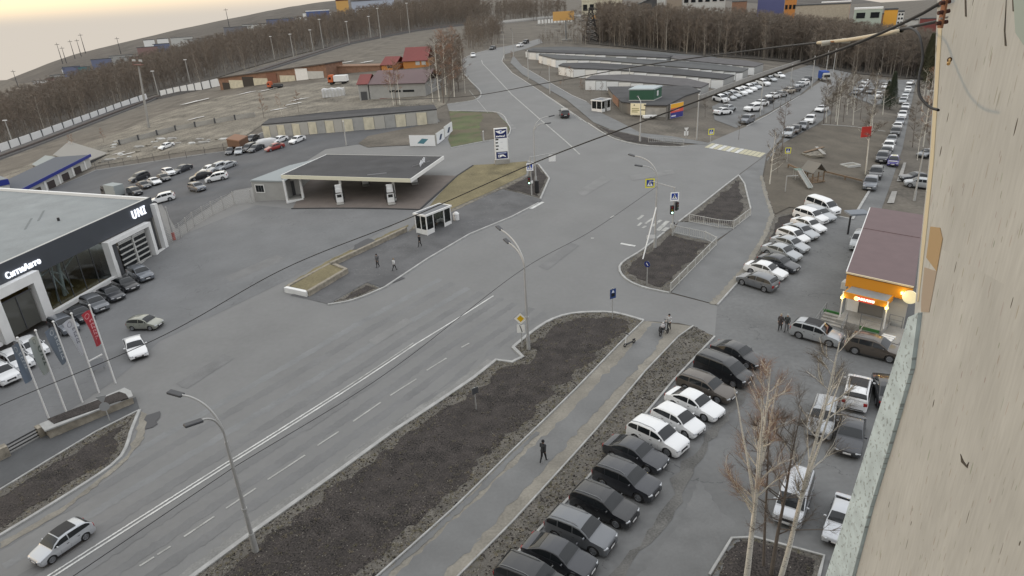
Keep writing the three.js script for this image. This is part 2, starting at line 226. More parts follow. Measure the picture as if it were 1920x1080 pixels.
const ROAD = [[-30.79,-27.76],[-49.11,-51.88],[-65.41,-73.14],[-93,-114.17],[-95.03,-122.64],[-89.66,-146.64],[-72.45,-141.17],[-56.97,-137.01],[-53.71,-151.18],[-38.9,-144.87],[-13.38,-140.59],[-10.95,-130.45],[-9.73,-125.45],[-9.58,-117.93],[-3.64,-116.59],[0.11,-118.38],[1.38,-124.39],[1,-130.54],[-1.23,-142.33],[-11.39,-147.83],[-12.37,-155.98],[-6.12,-158.86],[-4.79,-167.39],[-8.5,-192.91],[-12.73,-226.12],[-12.94,-246.65],[-8.91,-264.1],[-0.86,-282.36],[11.63,-300.47],[18.98,-320.44],[18.9,-297.53],[10.42,-271.8],[2.17,-255.3],[0.97,-233.28],[3.59,-201.95],[10.8,-158.78],[16.03,-128.81],[18.08,-118.77],[19.68,-114.28],[22.65,-110.78],[27.64,-109.31],[34.24,-112.25],[46.34,-127.52],[55.22,-140.24],[74.89,-170.85],[96.47,-206.52],[122.36,-254.94],[144.44,-292.31],[148.64,-286.05],[113.59,-224.69],[78.54,-165.37],[53.84,-125.71],[42.1,-105.98],[33.47,-93.63],[24.95,-81.34],[20,-74.59],[19.05,-73.27],[17.56,-71.4],[13.85,-66.42],[11.43,-63.94],[10.93,-62.32],[11.24,-59.83],[12.45,-58.05],[14.64,-56.56],[18.26,-53.69],[16.37,-48.18],[15.15,-50.15],[14.06,-50.85],[11.23,-51.58],[10.15,-52.5],[8.88,-53.36],[7.03,-53.71],[4.86,-53.61],[3.12,-52.67],[1.37,-50.76],[-0.2,-48.59],[0.54,-47.01],[-0.34,-46.32],[-1.62,-46.79],[-3.28,-44.51],[-8.69,-38.09],[-15.06,-29.1],[-17.17,-25.95],[-18.19,-24.33],[-28.79,-25.11]];
const road = structure('road', sheet(ROAD, 0.012), M.asphalt);
structure('dealer_forecourt', sheet([[-37.28,-36.31],[-36.09,-38.72],[-34.55,-41.65],[-32.53,-47.2],[-31.84,-53.73],[-23.74,-64.24],[-18.49,-71.5],[-11.11,-83.24],[-29.47,-88.88],[-35.84,-92.89],[-43.82,-82.75],[-51.88,-97.03],[-66.51,-108.7],[-93,-114.17],[-65.41,-73.14]], 0.02), M.lot);
structure('car_lot', sheet([[-95.94,-120.98],[-88.89,-145.26],[-71.85,-139.89],[-56.54,-135.87],[-53.27,-149.81],[-38.61,-143.63],[-13.82,-139.15],[-11.06,-130.49],[-25.91,-123.68],[-32.72,-123.04],[-36.2,-107.58],[-40.02,-103.11],[-42.56,-103.03],[-45.04,-87.14],[-55.27,-104.32],[-80.63,-116.37]], 0.024), std(0xffffff, { map: ground([0.105, 0.108, 0.115], 0.25, 24, 256, 0.5, 92), roughness: 0.92 }));
structure('station_forecourt', sheet([[-29.46,-89.09],[-11.34,-83.49],[-7.16,-97.19],[-13.28,-99.04],[-27.72,-113.29],[-30.77,-100.84]], 0.03), M.paver);
structure('station_kerb', strip(along([[-29.55,-88.9],[-11.32,-83.28],[-7.08,-97.18],[-4.92,-102.03]], 1.5), 0.25, 0.14), std([0.045, 0.045, 0.047]));
structure('yard_pavement', sheet([[-2.44,-23.81],[-1.52,-25.4],[2.71,-30.69],[8.23,-37.72],[11.63,-42.29],[16.37,-48.18],[18.26,-53.69],[23.14,-60.22],[31.9,-71.5],[37.42,-78.26],[41.11,-75.45],[53.02,-92.96],[61.48,-106.5],[92.15,-155.2],[130.15,-219.11],[146.08,-240.75],[103.14,-170.19],[70.3,-116.24],[55.74,-93.34],[45.97,-78.24],[46.3,-70.78],[42.8,-61.12],[31.64,-41.06],[19.57,-21.74]], 0.02), M.yard);
structure('side_street_verge', sheet([[40.82,-102.55],[53.44,-124.73],[77.77,-163.68],[73,-149.23],[62.1,-132.82],[48.58,-115.05],[40.48,-100.95]], 0.025), M.yard);
structure('garage_lot', sheet([[45.45,-146.87],[93.28,-222.79],[119.9,-262.95],[105.85,-225.31],[75.66,-172.69],[56.16,-142.73],[43.65,-125.6],[41.65,-132.34]], 0.02), M.yard);
structure('back_lot', sheet([[92.12,-180.9],[115.32,-220.34],[146.7,-241.15],[124.2,-205.33],[101.48,-176.7],[91.43,-165.82]], 0.03), M.yard);

// pavement along the planted strip: trodden sand with asphalt laid in the middle
const WALK_L = [[-8.74,-24.15],[-7.67,-25.61],[-4.12,-30.33],[-0.61,-35.36],[4.28,-42.01],[8.43,-47.86],[11.23,-51.58]], WALK_R = [[-4.53,-23.95],[-3.51,-25.41],[-0.76,-28.92],[4.95,-36.78],[9.74,-43.66],[13.47,-48.51],[15.15,-50.15]];
structure('sand_verge', sheet([...WALK_L, ...WALK_R.slice().reverse()], 0.02), M.sand);
structure('pavement', sheet([[-7.95,-24.11],[-6.79,-25.57],[-3.2,-30.48],[0.24,-34.99],[5.21,-41.53],[9.16,-47.08],[11.83,-51.12],[13.41,-50.83],[10.95,-46.43],[6.18,-40.24],[2.28,-34.75],[-1.5,-29.46],[-4.32,-25.43],[-5.19,-23.99]], 0.032, 5, 0.16), M.walk);
structure('pavement_edge', sheet([[-8.64,-24.14],[-7.56,-25.6],[-4,-30.28],[-0.47,-35.29],[1.06,-37.28],[1.3,-37.13],[-0.21,-35.04],[-3.62,-30.16],[-7.18,-25.59],[-8.16,-24.12]], 0.04, 5, 0.1), M.walk);
structure('yard_pavement_path', sheet([[14.81,-56.66],[22.43,-68.02],[25.95,-72.34],[29.93,-78.44],[32.82,-89.23],[33.46,-93.36],[41.97,-105.62],[36.86,-93.37],[33.93,-83.48],[32.11,-76.52],[28.98,-70.22],[23.22,-60.47],[18.29,-53.79]], 0.028), M.walk);
structure('sand_verge_path', sheet([[18.29,-53.79],[23.22,-60.47],[28.98,-70.22],[32.11,-76.52],[33.93,-83.48],[36.86,-93.37],[36.38,-93.32],[33.6,-83.91],[31.73,-76.9],[28.62,-70.56],[22.88,-61.01],[17.66,-54.07]], 0.04, 5, 0.12), M.sand);
structure('crossing_path', sheet([[18.57,-71.31],[20.21,-69.74],[22.19,-68.19],[25.95,-72.34],[24.1,-73.98],[21.24,-74.5],[20,-74.59]], 0.032), M.walk);
structure('bus_stop_pavement', sheet([[-21.95,-60.8],[-19.48,-66.91],[-12.29,-75.59],[-7.25,-82.09],[-1.79,-88.18],[-0.32,-89.27],[4.36,-84.51],[4.58,-83.64],[0.51,-78.85],[-4.61,-73.99],[-9.03,-67.56],[-12.64,-61.36],[-14.67,-62.6],[-15.44,-61.5],[-17.66,-58.26],[-19.79,-59.6]], 0.034), std(0xffffff, { map: ground([0.125, 0.125, 0.128], 0.35, 12, 256, 0.6, 94, (u, v, c) => crackMix(u, v, c, 95, 1.5)), roughness: 0.92 }));
structure('far_pavement', sheet([[5.13,-250.06],[7.22,-215.86],[13.63,-175.33],[16.41,-159.37],[18.79,-150.68],[19.96,-138.39],[22.48,-128.36],[24.53,-119.31],[29.48,-116.92],[34.54,-112.65],[33.91,-111.11],[26.97,-113.33],[23.36,-117.68],[19.52,-122.52],[17.34,-128.69],[14.68,-153.18],[12.31,-165.4],[6.5,-197.4],[3.68,-227.35]], 0.03), M.walk);
structure('dealer_pavement', sheet([[-34.48,-32.62],[-33.09,-34.41],[-30.05,-39.98],[-28.15,-42.49],[-29.35,-44.33],[-33.77,-40.41],[-36.59,-35.41]], 0.03), std(0xffffff, { map: ground([0.10, 0.103, 0.107], 0.25, 10, 256, 0.5, 97), roughness: 0.9 }));
structure('dust_strip', sheet([[-29.51,-29.28],[-27.55,-32.03],[-26.18,-35.01],[-26.05,-36.35],[-26.41,-37.77],[-27.18,-40.21],[-27.92,-42.18],[-26.8,-41.34],[-26.21,-39.32],[-25.88,-37.88],[-25.89,-36.34],[-26.16,-35.17],[-27.26,-31.54],[-29.15,-28.76]], 0.03, 4, 0.12), M.sand);

// kerbs
for (const [L, w] of [[smooth([[-31.04,-28.09],[-29.89,-29.82],[-28.4,-32.36],[-26.81,-35.4],[-26.52,-36.52],[-26.75,-37.88],[-27.33,-39.6],[-27.79,-41.28],[-28.08,-42.34]], 1), 0.22], [along([[-28.08,-42.34],[-30.01,-39.91],[-31.57,-36.9],[-32.9,-34.13],[-34.09,-32.11]], 1.5), 0.14],
  [along([[-18.25,-24.46],[-17.17,-25.95],[-15.06,-29.1],[-8.69,-38.09],[-3.28,-44.51],[-1.62,-46.79],[-0.34,-46.32],[0.54,-47.01],[-0.2,-48.59]], 1.5), 0.3], [smooth([[-0.2,-48.59],[1.37,-50.76],[3.12,-52.67],[4.86,-53.61],[7.03,-53.71],[8.88,-53.36],[10.15,-52.5],[11.23,-51.58]], 1), 0.28],
  [smooth([[-17.64,-58.14],[-15.83,-58.56],[-14.31,-59.6],[-12.63,-61.24]], 1), 0.22], [along([[-12.63,-61.24],[-9.02,-67.42],[-4.61,-73.82],[0.5,-78.67],[4.06,-83.1]], 1.5), 0.22], [along([[4.36,-84.51],[6.21,-93.24],[5.14,-100.53],[3.61,-102.6]], 1), 0.25],
  [smooth([[14.64,-56.56],[12.45,-58.05],[11.24,-59.83],[10.93,-62.32],[11.51,-63.8],[13.85,-66.42],[17.56,-71.4]], 1), 0.22], [along([[20,-74.59],[24.95,-81.34],[33.38,-93.35]], 1.5), 0.22], [along([[33.38,-93.35],[32.82,-89.23],[29.93,-78.44]], 1.5), 0.2],
  [smooth([[16.17,-128.32],[18.08,-118.77],[19.68,-114.28],[22.65,-110.78],[27.64,-109.31],[30.41,-109.76]], 1), 0.25], [along([[0.97,-233.28],[3.59,-201.95],[10.8,-158.78],[15.97,-128.34]], 2), 0.22], [smooth([[-11.39,-147.83],[-1.23,-142.33],[1,-130.54],[1.37,-123.95],[0.11,-118.78],[-3.64,-116.98],[-9.07,-114]], 1), 0.22],
  [smooth([[-12.37,-155.98],[-6.12,-158.86],[-4.79,-167.39],[-8.5,-192.91],[-12.73,-226.12],[-12.94,-246.65],[-8.91,-264.1],[-0.86,-282.36]], 2), 0.25], [smooth([[2.17,-255.3],[0.97,-233.28]], 2), 0.25], [along([[41.11,-75.45],[51.73,-90.94]], 1.5), 0.3], [along([[37.42,-78.26],[41.11,-75.45]], 1.5), 0.25],
  [along(WALK_R, 1.5), 0.12], [along(WALK_L, 1.5), 0.12], [along([[-1.92,-24.85],[2.71,-30.69],[8.23,-37.72],[11.63,-42.29],[16.37,-48.18]], 1.5), 0.16], [along([[18.26,-53.69],[23.14,-60.22],[31.9,-71.5]], 1.5), 0.16],
  [along([[8.85,-24.14],[10.68,-26.4],[11.86,-26.34],[14.75,-24.77],[13.18,-22.41]], 1.2), 0.14], [along([[63.65,-133.86],[70.49,-134.44],[75.79,-132.04]], 2), 0.25], [along([[46.34,-127.52],[55.22,-140.24],[74.89,-170.85]], 2), 0.2], [along([[7.22,-215.86],[13.63,-175.33],[16.41,-159.37],[18.79,-150.68]], 2), 0.16]])
  structure('kerb', strip(L, w, 0.13), M.kerb);

// painted markings belong to the road
function stripe(a, b, w, mat, name = 'lane_marking') { const L = along([a, b], 2), l = offset(L, w / 2), r = offset(L, -w / 2); return mesh(name, sheet([...l, ...r.reverse()], 0.026, 6), mat, road); }
{
  const c = [[-25.3,-25.57],[-24.65,-26.53],[-18.99,-34.83],[-13.24,-43.01],[-8.38,-50.02],[-1.82,-58.16]], L = along(c, 0.5);
  mesh('centre_line', sheet([...offset(L, 0.09), ...offset(L, -0.05).reverse()], 0.026, 5, 0.012), M.paint, road);
  for (let i = 0; i + 1 < c.length - 1; i++) { const K = along([c[i], c[i + 1]], 1), O = offset(K, -0.28); mesh('centre_line', sheet([...offset(O, 0.06), ...offset(O, -0.06).reverse()], 0.026, 5, 0.02), i > 2 ? M.faded : M.paint, road); }
  const D = [[-20.39,-26.77],[-19.91,-27.37],[-19.81,-27.52],[-19.36,-28.1],[-18.93,-28.79],[-17.85,-30.33],[-17.42,-30.97],[-16.25,-32.69],[-15.78,-33.46],[-14.09,-35.8],[-13.53,-36.79],[-12.43,-38.27],[-11.67,-39.4],[-10.08,-41.66],[-9.5,-42.52],[-7.78,-44.65],[-7.1,-45.81],[-5.65,-47.52],[-4.5,-49.08],[-3.86,-49.7]];
  for (let i = 0; i < D.length; i += 2) stripe(D[i], D[i + 1], 0.13, M.faded, 'lane_dash');
  const U = [[-5.35,-228.96],[-2.96,-209.76],[2.63,-163.13],[7.2,-134.13],[10.96,-112.09],[11.97,-105.4]]; for (let i = 0; i + 1 < U.length; i++) stripe(U[i], U[i + 1], 0.26, M.faded, 'centre_line');
  stripe(...[[-5.35,-228.96],[-5.9,-240.33]], 0.26, M.faded, 'centre_line'); stripe(...[[9.95,-162.73],[15.26,-130.86]], 0.16, M.faded); stripe(...[[12.2,-68.78],[13.62,-67.89]], 0.4, M.paint, 'stop_line'); stripe(...[[2.93,-81.1],[4.63,-83.42]], 0.5, M.paint, 'stop_line');
  stripe(...[[19.45,-72.9],[35.44,-95.96]], 0.06, M.kerb, 'gutter_line'); stripe(...[[-7.85,-173.66],[1.03,-117.36]], 0.12, M.faded);
  for (const [a, b, w] of [[...[[16.99,-72.1],[18.84,-75.02]], 0.5], [...[[16.61,-73.47],[18.17,-75.43]], 0.4], [...[[16.05,-74.37],[17.39,-76.21]], 0.3], [...[[15.46,-75.83],[16.37,-77.2]], 0.35], [...[[17.55,-71.89],[18.36,-72.99]], 0.5], [...[[15.06,-73.78],[15.69,-74.75]], 0.3], [...[[12.34,-76.66],[12.9,-77.33]], 0.3], [...[[9.17,-70.67],[9.52,-70.62]], 0.3], [...[[15.47,-73.06],[15.98,-73.69]], 0.3]]) stripe(a, b, w, M.faded, 'crossing_stripe');
  const A = [33.1,-109.24], B = [40.42,-103.75], E = [35.27,-112.36], F2 = [42.46,-106.7];
  for (let i = 0; i < 13; i++) { const t = (i + 0.3) / 13; stripe([lerp(A[0], B[0], t), lerp(A[1], B[1], t)], [lerp(E[0], F2[0], t), lerp(E[1], F2[1], t)], 0.62, i % 2 && i < 9 ? M.paint : std([0.5, 0.47, 0.34]), 'crossing_stripe'); }
}
// dust swept against the kerb and bands worn by wheels
{ const K = along([[-18.25,-24.46],[-17.17,-25.95],[-15.06,-29.1],[-8.69,-38.09],[-3.28,-44.51],[-1.7,-46.64]], 1.5), dust = std(0xffffff, { map: ground([0.245, 0.243, 0.235], 0.3, 8, 256, 0.9, 160), roughness: 0.95 }); const s = [-15.56,-30.61], n = normals(K)[3], sg = Math.sign((s[0] - K[3][0]) * n[0] + (s[1] - K[3][1]) * n[1]);
  structure('kerb_dust', sheet([...offset(K, sg * 0.1), ...offset(K, sg * 0.75).reverse()], 0.018, 5, 0.1), dust);
  const C = along([[-25.3,-25.57],[-24.65,-26.53],[-18.99,-34.83],[-13.24,-43.01],[-8.38,-50.02],[-1.82,-58.16]], 4), worn = std(0xffffff, { map: ground([0.182, 0.183, 0.184], 0.2, 14, 256, 0.5, 162), roughness: 0.8 }), pale = std(0xffffff, { map: ground([0.222, 0.226, 0.228], 0.2, 14, 256, 0.5, 163), roughness: 0.9 }), q = normals(C)[2], sc = Math.sign((s[0] - C[2][0]) * q[0] + (s[1] - C[2][1]) * q[1]);
  for (const [o, w, m] of [[1.0, 0.7, worn], [2.7, 0.7, worn], [4.6, 0.75, worn], [6.1, 0.6, worn], [-1.4, 0.8, worn], [-3.2, 0.7, pale], [-5.2, 0.8, worn], [-6.9, 0.7, pale]]) structure('wheel_track', sheet([...offset(C, sc * (o - w / 2)), ...offset(C, sc * (o + w / 2)).reverse()], 0.016, 5, 0.09), m); }
// patched and worn asphalt
for (const p of [[[-17.84,-72.92],[-16.58,-74.59],[-15.49,-73.72],[-16.18,-72.27],[-17.85,-71.36]], [[16.38,-47.48],[18.18,-46.41],[18.77,-44.52],[17.09,-45.03]], [[-27.17,-41.53],[-26.38,-41.96],[-25.76,-40.28],[-26.41,-39.72]], [[-14.67,-62.6],[-12.31,-64.02],[-10.82,-63.08],[-13.15,-61.19]]]) structure('asphalt_patch', sheet(p, 0.045, 3, 0.15), std([0.1, 0.1, 0.103], { roughness: 0.95 }));

// ---------------------------------------------------------------- planted strips: soil, litter and stones
const inPoly = (p, x, z) => { let c = false; for (let i = 0, j = p.length - 1; i < p.length; j = i++) { const [a, b] = p[i], [d, e] = p[j]; if ((b > z) !== (e > z) && x < (d - a) * (z - b) / (e - b) + a) c = !c; } return c; };
const edgeDist = (p, x, z) => { let m = 1e9; for (let i = 0, j = p.length - 1; i < p.length; j = i++) { const [a, b] = p[j], [d, e] = p[i], l = (d - a) ** 2 + (e - b) ** 2, t = l ? clamp(((x - a) * (d - a) + (z - b) * (e - b)) / l, 0, 1) : 0; m = Math.min(m, Math.hypot(x - a - t * (d - a), z - b - t * (e - b))); } return m; };
const chip = (() => { const g = new THREE.TetrahedronGeometry(0.5, 1); const p = g.attributes.position; for (let i = 0; i < p.count; i++) p.setXYZ(i, p.getX(i) * (1 + 0.4 * Math.sin(p.getY(i) * 9 + p.getZ(i) * 5)), p.getY(i) * 0.4, p.getZ(i)); g.computeVertexNormals(); return g; })();
const tuft = (() => { const l = []; for (let i = 0; i < 9; i++) { const a = i * 2.4, r = 0.3 + 0.5 * ((i * 37) % 10) / 10, g = new THREE.BufferGeometry(); g.setAttribute('position', new THREE.Float32BufferAttribute([-0.05 * Math.sin(a), 0, 0.05 * Math.cos(a), 0.05 * Math.sin(a), 0, -0.05 * Math.cos(a), r * Math.cos(a), 0.55, r * Math.sin(a)], 3)); g.computeVertexNormals(); l.push(g); } return merge(l); })();
function scatter(name, geo, mat, poly, n, size, keep, colors, lift = 0.03) {
  const xs = poly.map((p) => p[0]), zs = poly.map((p) => p[1]), x0 = Math.min(...xs), x1 = Math.max(...xs), z0 = Math.min(...zs), z1 = Math.max(...zs), T = [], C = []; let guard = n * 30;
  const o = new THREE.Object3D();
  while (T.length < n && guard--) { const x = rr(x0, x1), z = rr(z0, z1); if (!inPoly(poly, x, z)) continue; if (keep && rnd() > keep(x, z)) continue;
    o.position.set(x, gh(x, z) + lift, z); o.rotation.set(rr(-0.5, 0.5), rr(0, 6.3), rr(-0.5, 0.5)); const s = rr(...size); o.scale.set(s * rr(0.6, 1.5), s * rr(0.6, 1.2), s * rr(0.6, 1.4)); o.updateMatrix(); T.push(o.matrix.clone()); C.push(pick(colors)); }
  const m = lit(new THREE.InstancedMesh(geo, mat, T.length)); T.forEach((t, i) => { m.setMatrixAt(i, t); m.setColorAt(i, new THREE.Color().setRGB(...C[i])); });
  m.name = numbered(name); scene.add(m); return stuff(m);
}
const bedMat = std(0xffffff, { roughness: 1 }), rough = std(0xffffff, { roughness: 1 });
const soilDark = std(0xffffff, { map: ground([0.045, 0.038, 0.035], 0.85, 6, 384, 2.0, 101), roughness: 1 }), soilPale = std(0xffffff, { map: ground([0.135, 0.125, 0.11], 0.55, 6, 256, 1.2, 103), roughness: 1 });
const PALE = [[0.22, 0.2, 0.165], [0.17, 0.15, 0.12], [0.3, 0.28, 0.24], [0.14, 0.12, 0.1]], DARK = [[0.035, 0.03, 0.027], [0.055, 0.047, 0.04], [0.022, 0.019, 0.018]];
function bed(poly, inset, dens, label, jag = 0.35) {
  structure('planting_bed', sheet(poly, 0.03, 3), soilPale);
  if (inset) { const ar = THREE.ShapeUtils.area(poly.map(([x, z]) => new THREE.Vector2(x, z))), s = ar > 0 ? 1 : -1; const L = along([...poly, poly[0]], 0.45).slice(0, -1), n = normals([L[L.length - 1], ...L, L[0]]).slice(1, -1);
    const inn = L.map((p, i) => [p[0] + n[i][0] * s * inset * (0.85 + 1.1 * fbm(p[0] * 0.6, p[1] * 0.6, 4) + rr(-0.14, 0.14)), p[1] + n[i][1] * s * inset * (0.85 + 1.1 * fbm(p[0] * 0.6, p[1] * 0.6, 4) + rr(-0.14, 0.14))]).filter((p) => inPoly(poly, ...p) && edgeDist(poly, ...p) > inset * 0.3); structure('soil', sheet(inn, 0.05, 3), soilDark); }
  const area = Math.abs(THREE.ShapeUtils.area(poly.map(([x, z]) => new THREE.Vector2(x, z))));
  const near = (x, z) => { const e = edgeDist(poly, x, z), k = 0.5 + fbm(x * 0.35, z * 0.35, 3); return clamp(1.3 - e / (inset * 2 || 3), 0.22, 1) * clamp(k + 0.3, 0.15, 1); };
  tag(scatter('litter', chip, rough, poly, Math.round(area * dens * 1.3), [0.025, 0.085], near, PALE, 0.055), `${label}, dry litter and small stones`, 'litter');
  tag(scatter('soil_clods', chip, rough, poly, Math.round(area * dens * 0.5), [0.05, 0.15], (x, z) => clamp(0.75 + fbm(x * 0.3 + 9, z * 0.3, 3) * 2, 0.05, 1), DARK, 0.05), `${label}, dark crumbly clods`, 'soil');
  tag(scatter('dry_grass', tuft, rough, poly, Math.round(area * dens * 0.3), [0.1, 0.28], near, [[0.27, 0.23, 0.15], [0.21, 0.19, 0.12], [0.17, 0.16, 0.10]], 0.02), `${label}, short withered grass`, 'grass');
}
const BED_MAIN = [...[[-18.19,-24.33],[-17.17,-25.95],[-15.06,-29.1],[-8.69,-38.09],[-3.28,-44.51],[-1.62,-46.79],[-0.34,-46.32],[0.54,-47.01],[-0.2,-48.59],[1.37,-50.76],[3.12,-52.67],[4.86,-53.61],[7.03,-53.71],[8.88,-53.36],[10.15,-52.5],[11.14,-51.59]], ...WALK_L.slice().reverse()];
bed(BED_MAIN, 1.2, 38, 'wide planted strip between main road and pavement');
bed([[-31.04,-28.09],[-29.89,-29.82],[-28.4,-32.36],[-26.81,-35.4],[-26.52,-36.52],[-26.75,-37.88],[-27.33,-39.6],[-28.08,-42.34],[-30.01,-39.91],[-31.57,-36.9],[-32.9,-34.13],[-34.09,-32.11]], 0.9, 34, 'planted strip beside the dealer pavement');
{ const p = [...[[-4.53,-23.95],[-3.51,-25.41],[-0.76,-28.92],[4.95,-36.78],[9.74,-43.66],[13.47,-48.51],[15.15,-50.15],[16.37,-48.18],[11.63,-42.29],[8.23,-37.72],[2.71,-30.69],[-1.92,-24.85]]]; bed(p, 0, 40, 'grassy strip between pavement and parked cars'); }
bed([[14.64,-56.56],[12.45,-58.05],[11.24,-59.83],[10.93,-62.32],[11.51,-63.8],[13.85,-66.42],[17.56,-71.4],[18.57,-71.31],[20.21,-69.74],[22.19,-68.19],[22.39,-67.88]], 1.0, 12, 'corner island with traffic light and railing');
bed([[20,-74.59],[24.95,-81.34],[33.38,-93.35],[32.82,-89.23],[29.93,-78.44],[25.83,-72.34],[21.33,-74.85]], 1.0, 10, 'triangular island with railing');
bed([[-17.34,-58.43],[-15.42,-61.37],[-14.65,-62.47],[-13.13,-61.07],[-14.33,-59.72],[-15.85,-58.67]], 0.5, 24, 'small bed beside the bus stop');
bed([[-0.46,-89.53],[3.32,-85.95],[4.37,-84.71],[6.21,-93.24],[5.07,-100.83],[3.71,-99.62],[3.25,-95.03],[2.18,-93.41]], 0.5, 10, 'corner island by the filling station');
bed([[17.38,-126.78],[18.23,-119.18],[20.48,-113.09],[24.27,-110.02],[28.8,-110.05],[29.89,-111.18],[26.97,-113.33],[23.36,-117.68],[19.52,-122.52]], 0.6, 6, 'verge below the far pavement');
bed([[8.85,-24.14],[10.68,-26.4],[11.86,-26.34],[14.75,-24.77],[12.69,-21.86],[7.58,-22.37]], 0.4, 14, 'yard bed under the birches');
bed([[18.29,-53.79],[23.14,-60.22],[31.9,-71.5],[37.29,-78.26],[32.04,-76.33],[28.98,-70.22],[23.31,-60.71]], 0.6, 10, 'strip behind the pale parked cars');
structure('playground_soil', sheet([[41.09,-102.59],[48.58,-115.05],[63.65,-133.86],[70.49,-134.44],[85.88,-146.25],[62.77,-108.9],[53.16,-93.52],[41.2,-75.65],[37.72,-78.48],[35.15,-79.54],[32.32,-76.91],[33.93,-83.48],[36.94,-93.38]], 0.035), M.yardDirt);
structure('grass_wedge', sheet([[-9.31,-88.8],[-6.94,-97.68],[-4.92,-102.33],[-1.37,-102.11],[3.44,-102.63],[3.06,-95.86],[-2.15,-88.7],[-7.28,-82.69],[-10.41,-83.09]], 0.035), M.grassDry);
structure('gravel_edge', sheet([[-10.35,-82.49],[-7.27,-82.49],[-2.15,-88.48],[3.04,-95.59],[2.33,-93.39],[-0.31,-89.74],[-1.79,-88.18],[-7.02,-81.66],[-11.98,-75.7]], 0.042, 4, 0.1), M.gravel);
structure('green_verge', sheet([[-11.35,-147.21],[-1.23,-141.76],[0.9,-130.56],[1.27,-123.97],[0.12,-119.18],[-3.65,-117.37],[-9.02,-114.72],[-9.92,-120.43],[-9.69,-130]], 0.035), M.grassGreen);
structure('bare_verge', sheet([[-4.01,-142.09],[-1.23,-141.76],[0.9,-130.56],[1.27,-123.97],[0.12,-119.18],[-3.65,-117.37],[-4.31,-128.24]], 0.045, 4, 0.4), M.yardDirt);
structure('building_yard', sheet([[-129.51,-156.46],[-127.76,-169.02],[-125.74,-188.51],[-115.28,-207.38],[-113.05,-227.94],[-96.36,-242.02],[-51.4,-226.52],[-21.09,-200.55],[-12,-175.66],[-12.75,-156.15],[-14.42,-151.05],[-37.03,-157.95],[-56.76,-160.68],[-57.18,-140.64],[-74.96,-146.54],[-92.04,-150.88],[-98.71,-127.88],[-95.88,-112.79]], 0.02), M.gravel);
structure('worn_strip', sheet([[4.78,-24.52],[8,-28.15],[10.14,-31.74],[12.62,-35.17],[16.1,-39.78],[18.66,-42.35],[18.27,-43.16],[15.49,-40.19],[11.88,-35.55],[9.44,-32.08],[7.38,-28.65],[3.95,-24.62]], 0.034, 4, 0.3), std(0xffffff, { map: ground([0.14, 0.137, 0.13], 0.5, 7, 256, 1.0, 170), roughness: 0.95 }));
structure('asphalt_patch', sheet([[5.2,-24.21],[8.23,-27.71],[10.38,-31.22],[10.71,-28.45],[11.57,-26.72],[9.13,-23.78]], 0.03, 4, 0.1), std(0xffffff, { map: ground([0.178, 0.18, 0.18], 0.2, 9, 256, 0.5, 172), roughness: 0.9 }));
structure('forest_floor', sheet([[-177.05,-215.72],[-174.12,-234.56],[-173.35,-264.47],[-167.53,-293.54],[-157.31,-316.98],[-135.3,-331.67],[-122.98,-357.36],[-108.62,-386.1],[-88.95,-420.1],[-59.1,-461.6],[-11.18,-481.9],[-16.84,-768.21],[-98.92,-787.38],[-153.29,-736.35],[-209.36,-758.46],[-242.58,-718.87],[-289.73,-725.78],[-306.29,-629.37],[-323.32,-578.12],[-326.97,-509.45],[-319.79,-440.5],[-307.4,-382.9]], 0.05), std(0xffffff, { map: ground([0.075, 0.066, 0.056], 0.5, 30, 256, 0.8, 174), roughness: 1 }));
structure('forest_floor', sheet([[36.25,-289.18],[50.59,-272.06],[70.18,-252.59],[98.51,-255.23],[113.29,-252.54],[122.12,-238.24],[138.55,-240.42],[161.22,-247.25],[288.9,-448.83],[259.34,-456.25],[230.03,-454.89],[209.24,-472.01],[183.95,-481.94],[129.42,-469.85],[87.62,-472.8],[60.06,-478.17]], 0.05), std(0xffffff, { map: ground([0.075, 0.066, 0.056], 0.5, 30, 256, 0.8, 175), roughness: 1 }));
structure('foot_pavement', sheet([[-70, -27], [34, -25], [34, 1.4], [-70, 1.4]], 0.006), M.yard);
{ const q = [std(0xffffff, { map: ground([0.19, 0.19, 0.19], 0.2, 8, 256, 0.6, 180), roughness: 0.9 }), std(0xffffff, { map: ground([0.226, 0.225, 0.222], 0.2, 8, 256, 0.6, 182), roughness: 0.9 })];
  [[[-15.37,-39.02],[-13.09,-42.3],[-12.39,-41.72],[-14.66,-38.43]], [[-12.57,-50.81],[-9.83,-54.65],[-9.03,-53.98],[-11.81,-50.03]], [[2.88,-64.03],[6.79,-69.75],[7.63,-68.74],[3.69,-63.03]], [[9.3,-86.83],[13.87,-93.57],[14.76,-91.45],[10.05,-84.77]], [[-26.91,-45.84],[-24.69,-50.15],[-23.46,-49.25],[-25.65,-44.88]], [[17.64,-93.27],[24.46,-96.17],[24.4,-94],[17.67,-90.97]], [[-31.06,-67.36],[-26.66,-72.28],[-25.22,-70.68],[-29.62,-65.64]], [[-1.22,-142.91],[1.67,-124.32],[2.51,-125.91],[-0.32,-144.4]]].forEach((p, i) => structure('asphalt_patch', sheet(p, 0.024, 4, 0.05), q[i % 2])); 
}

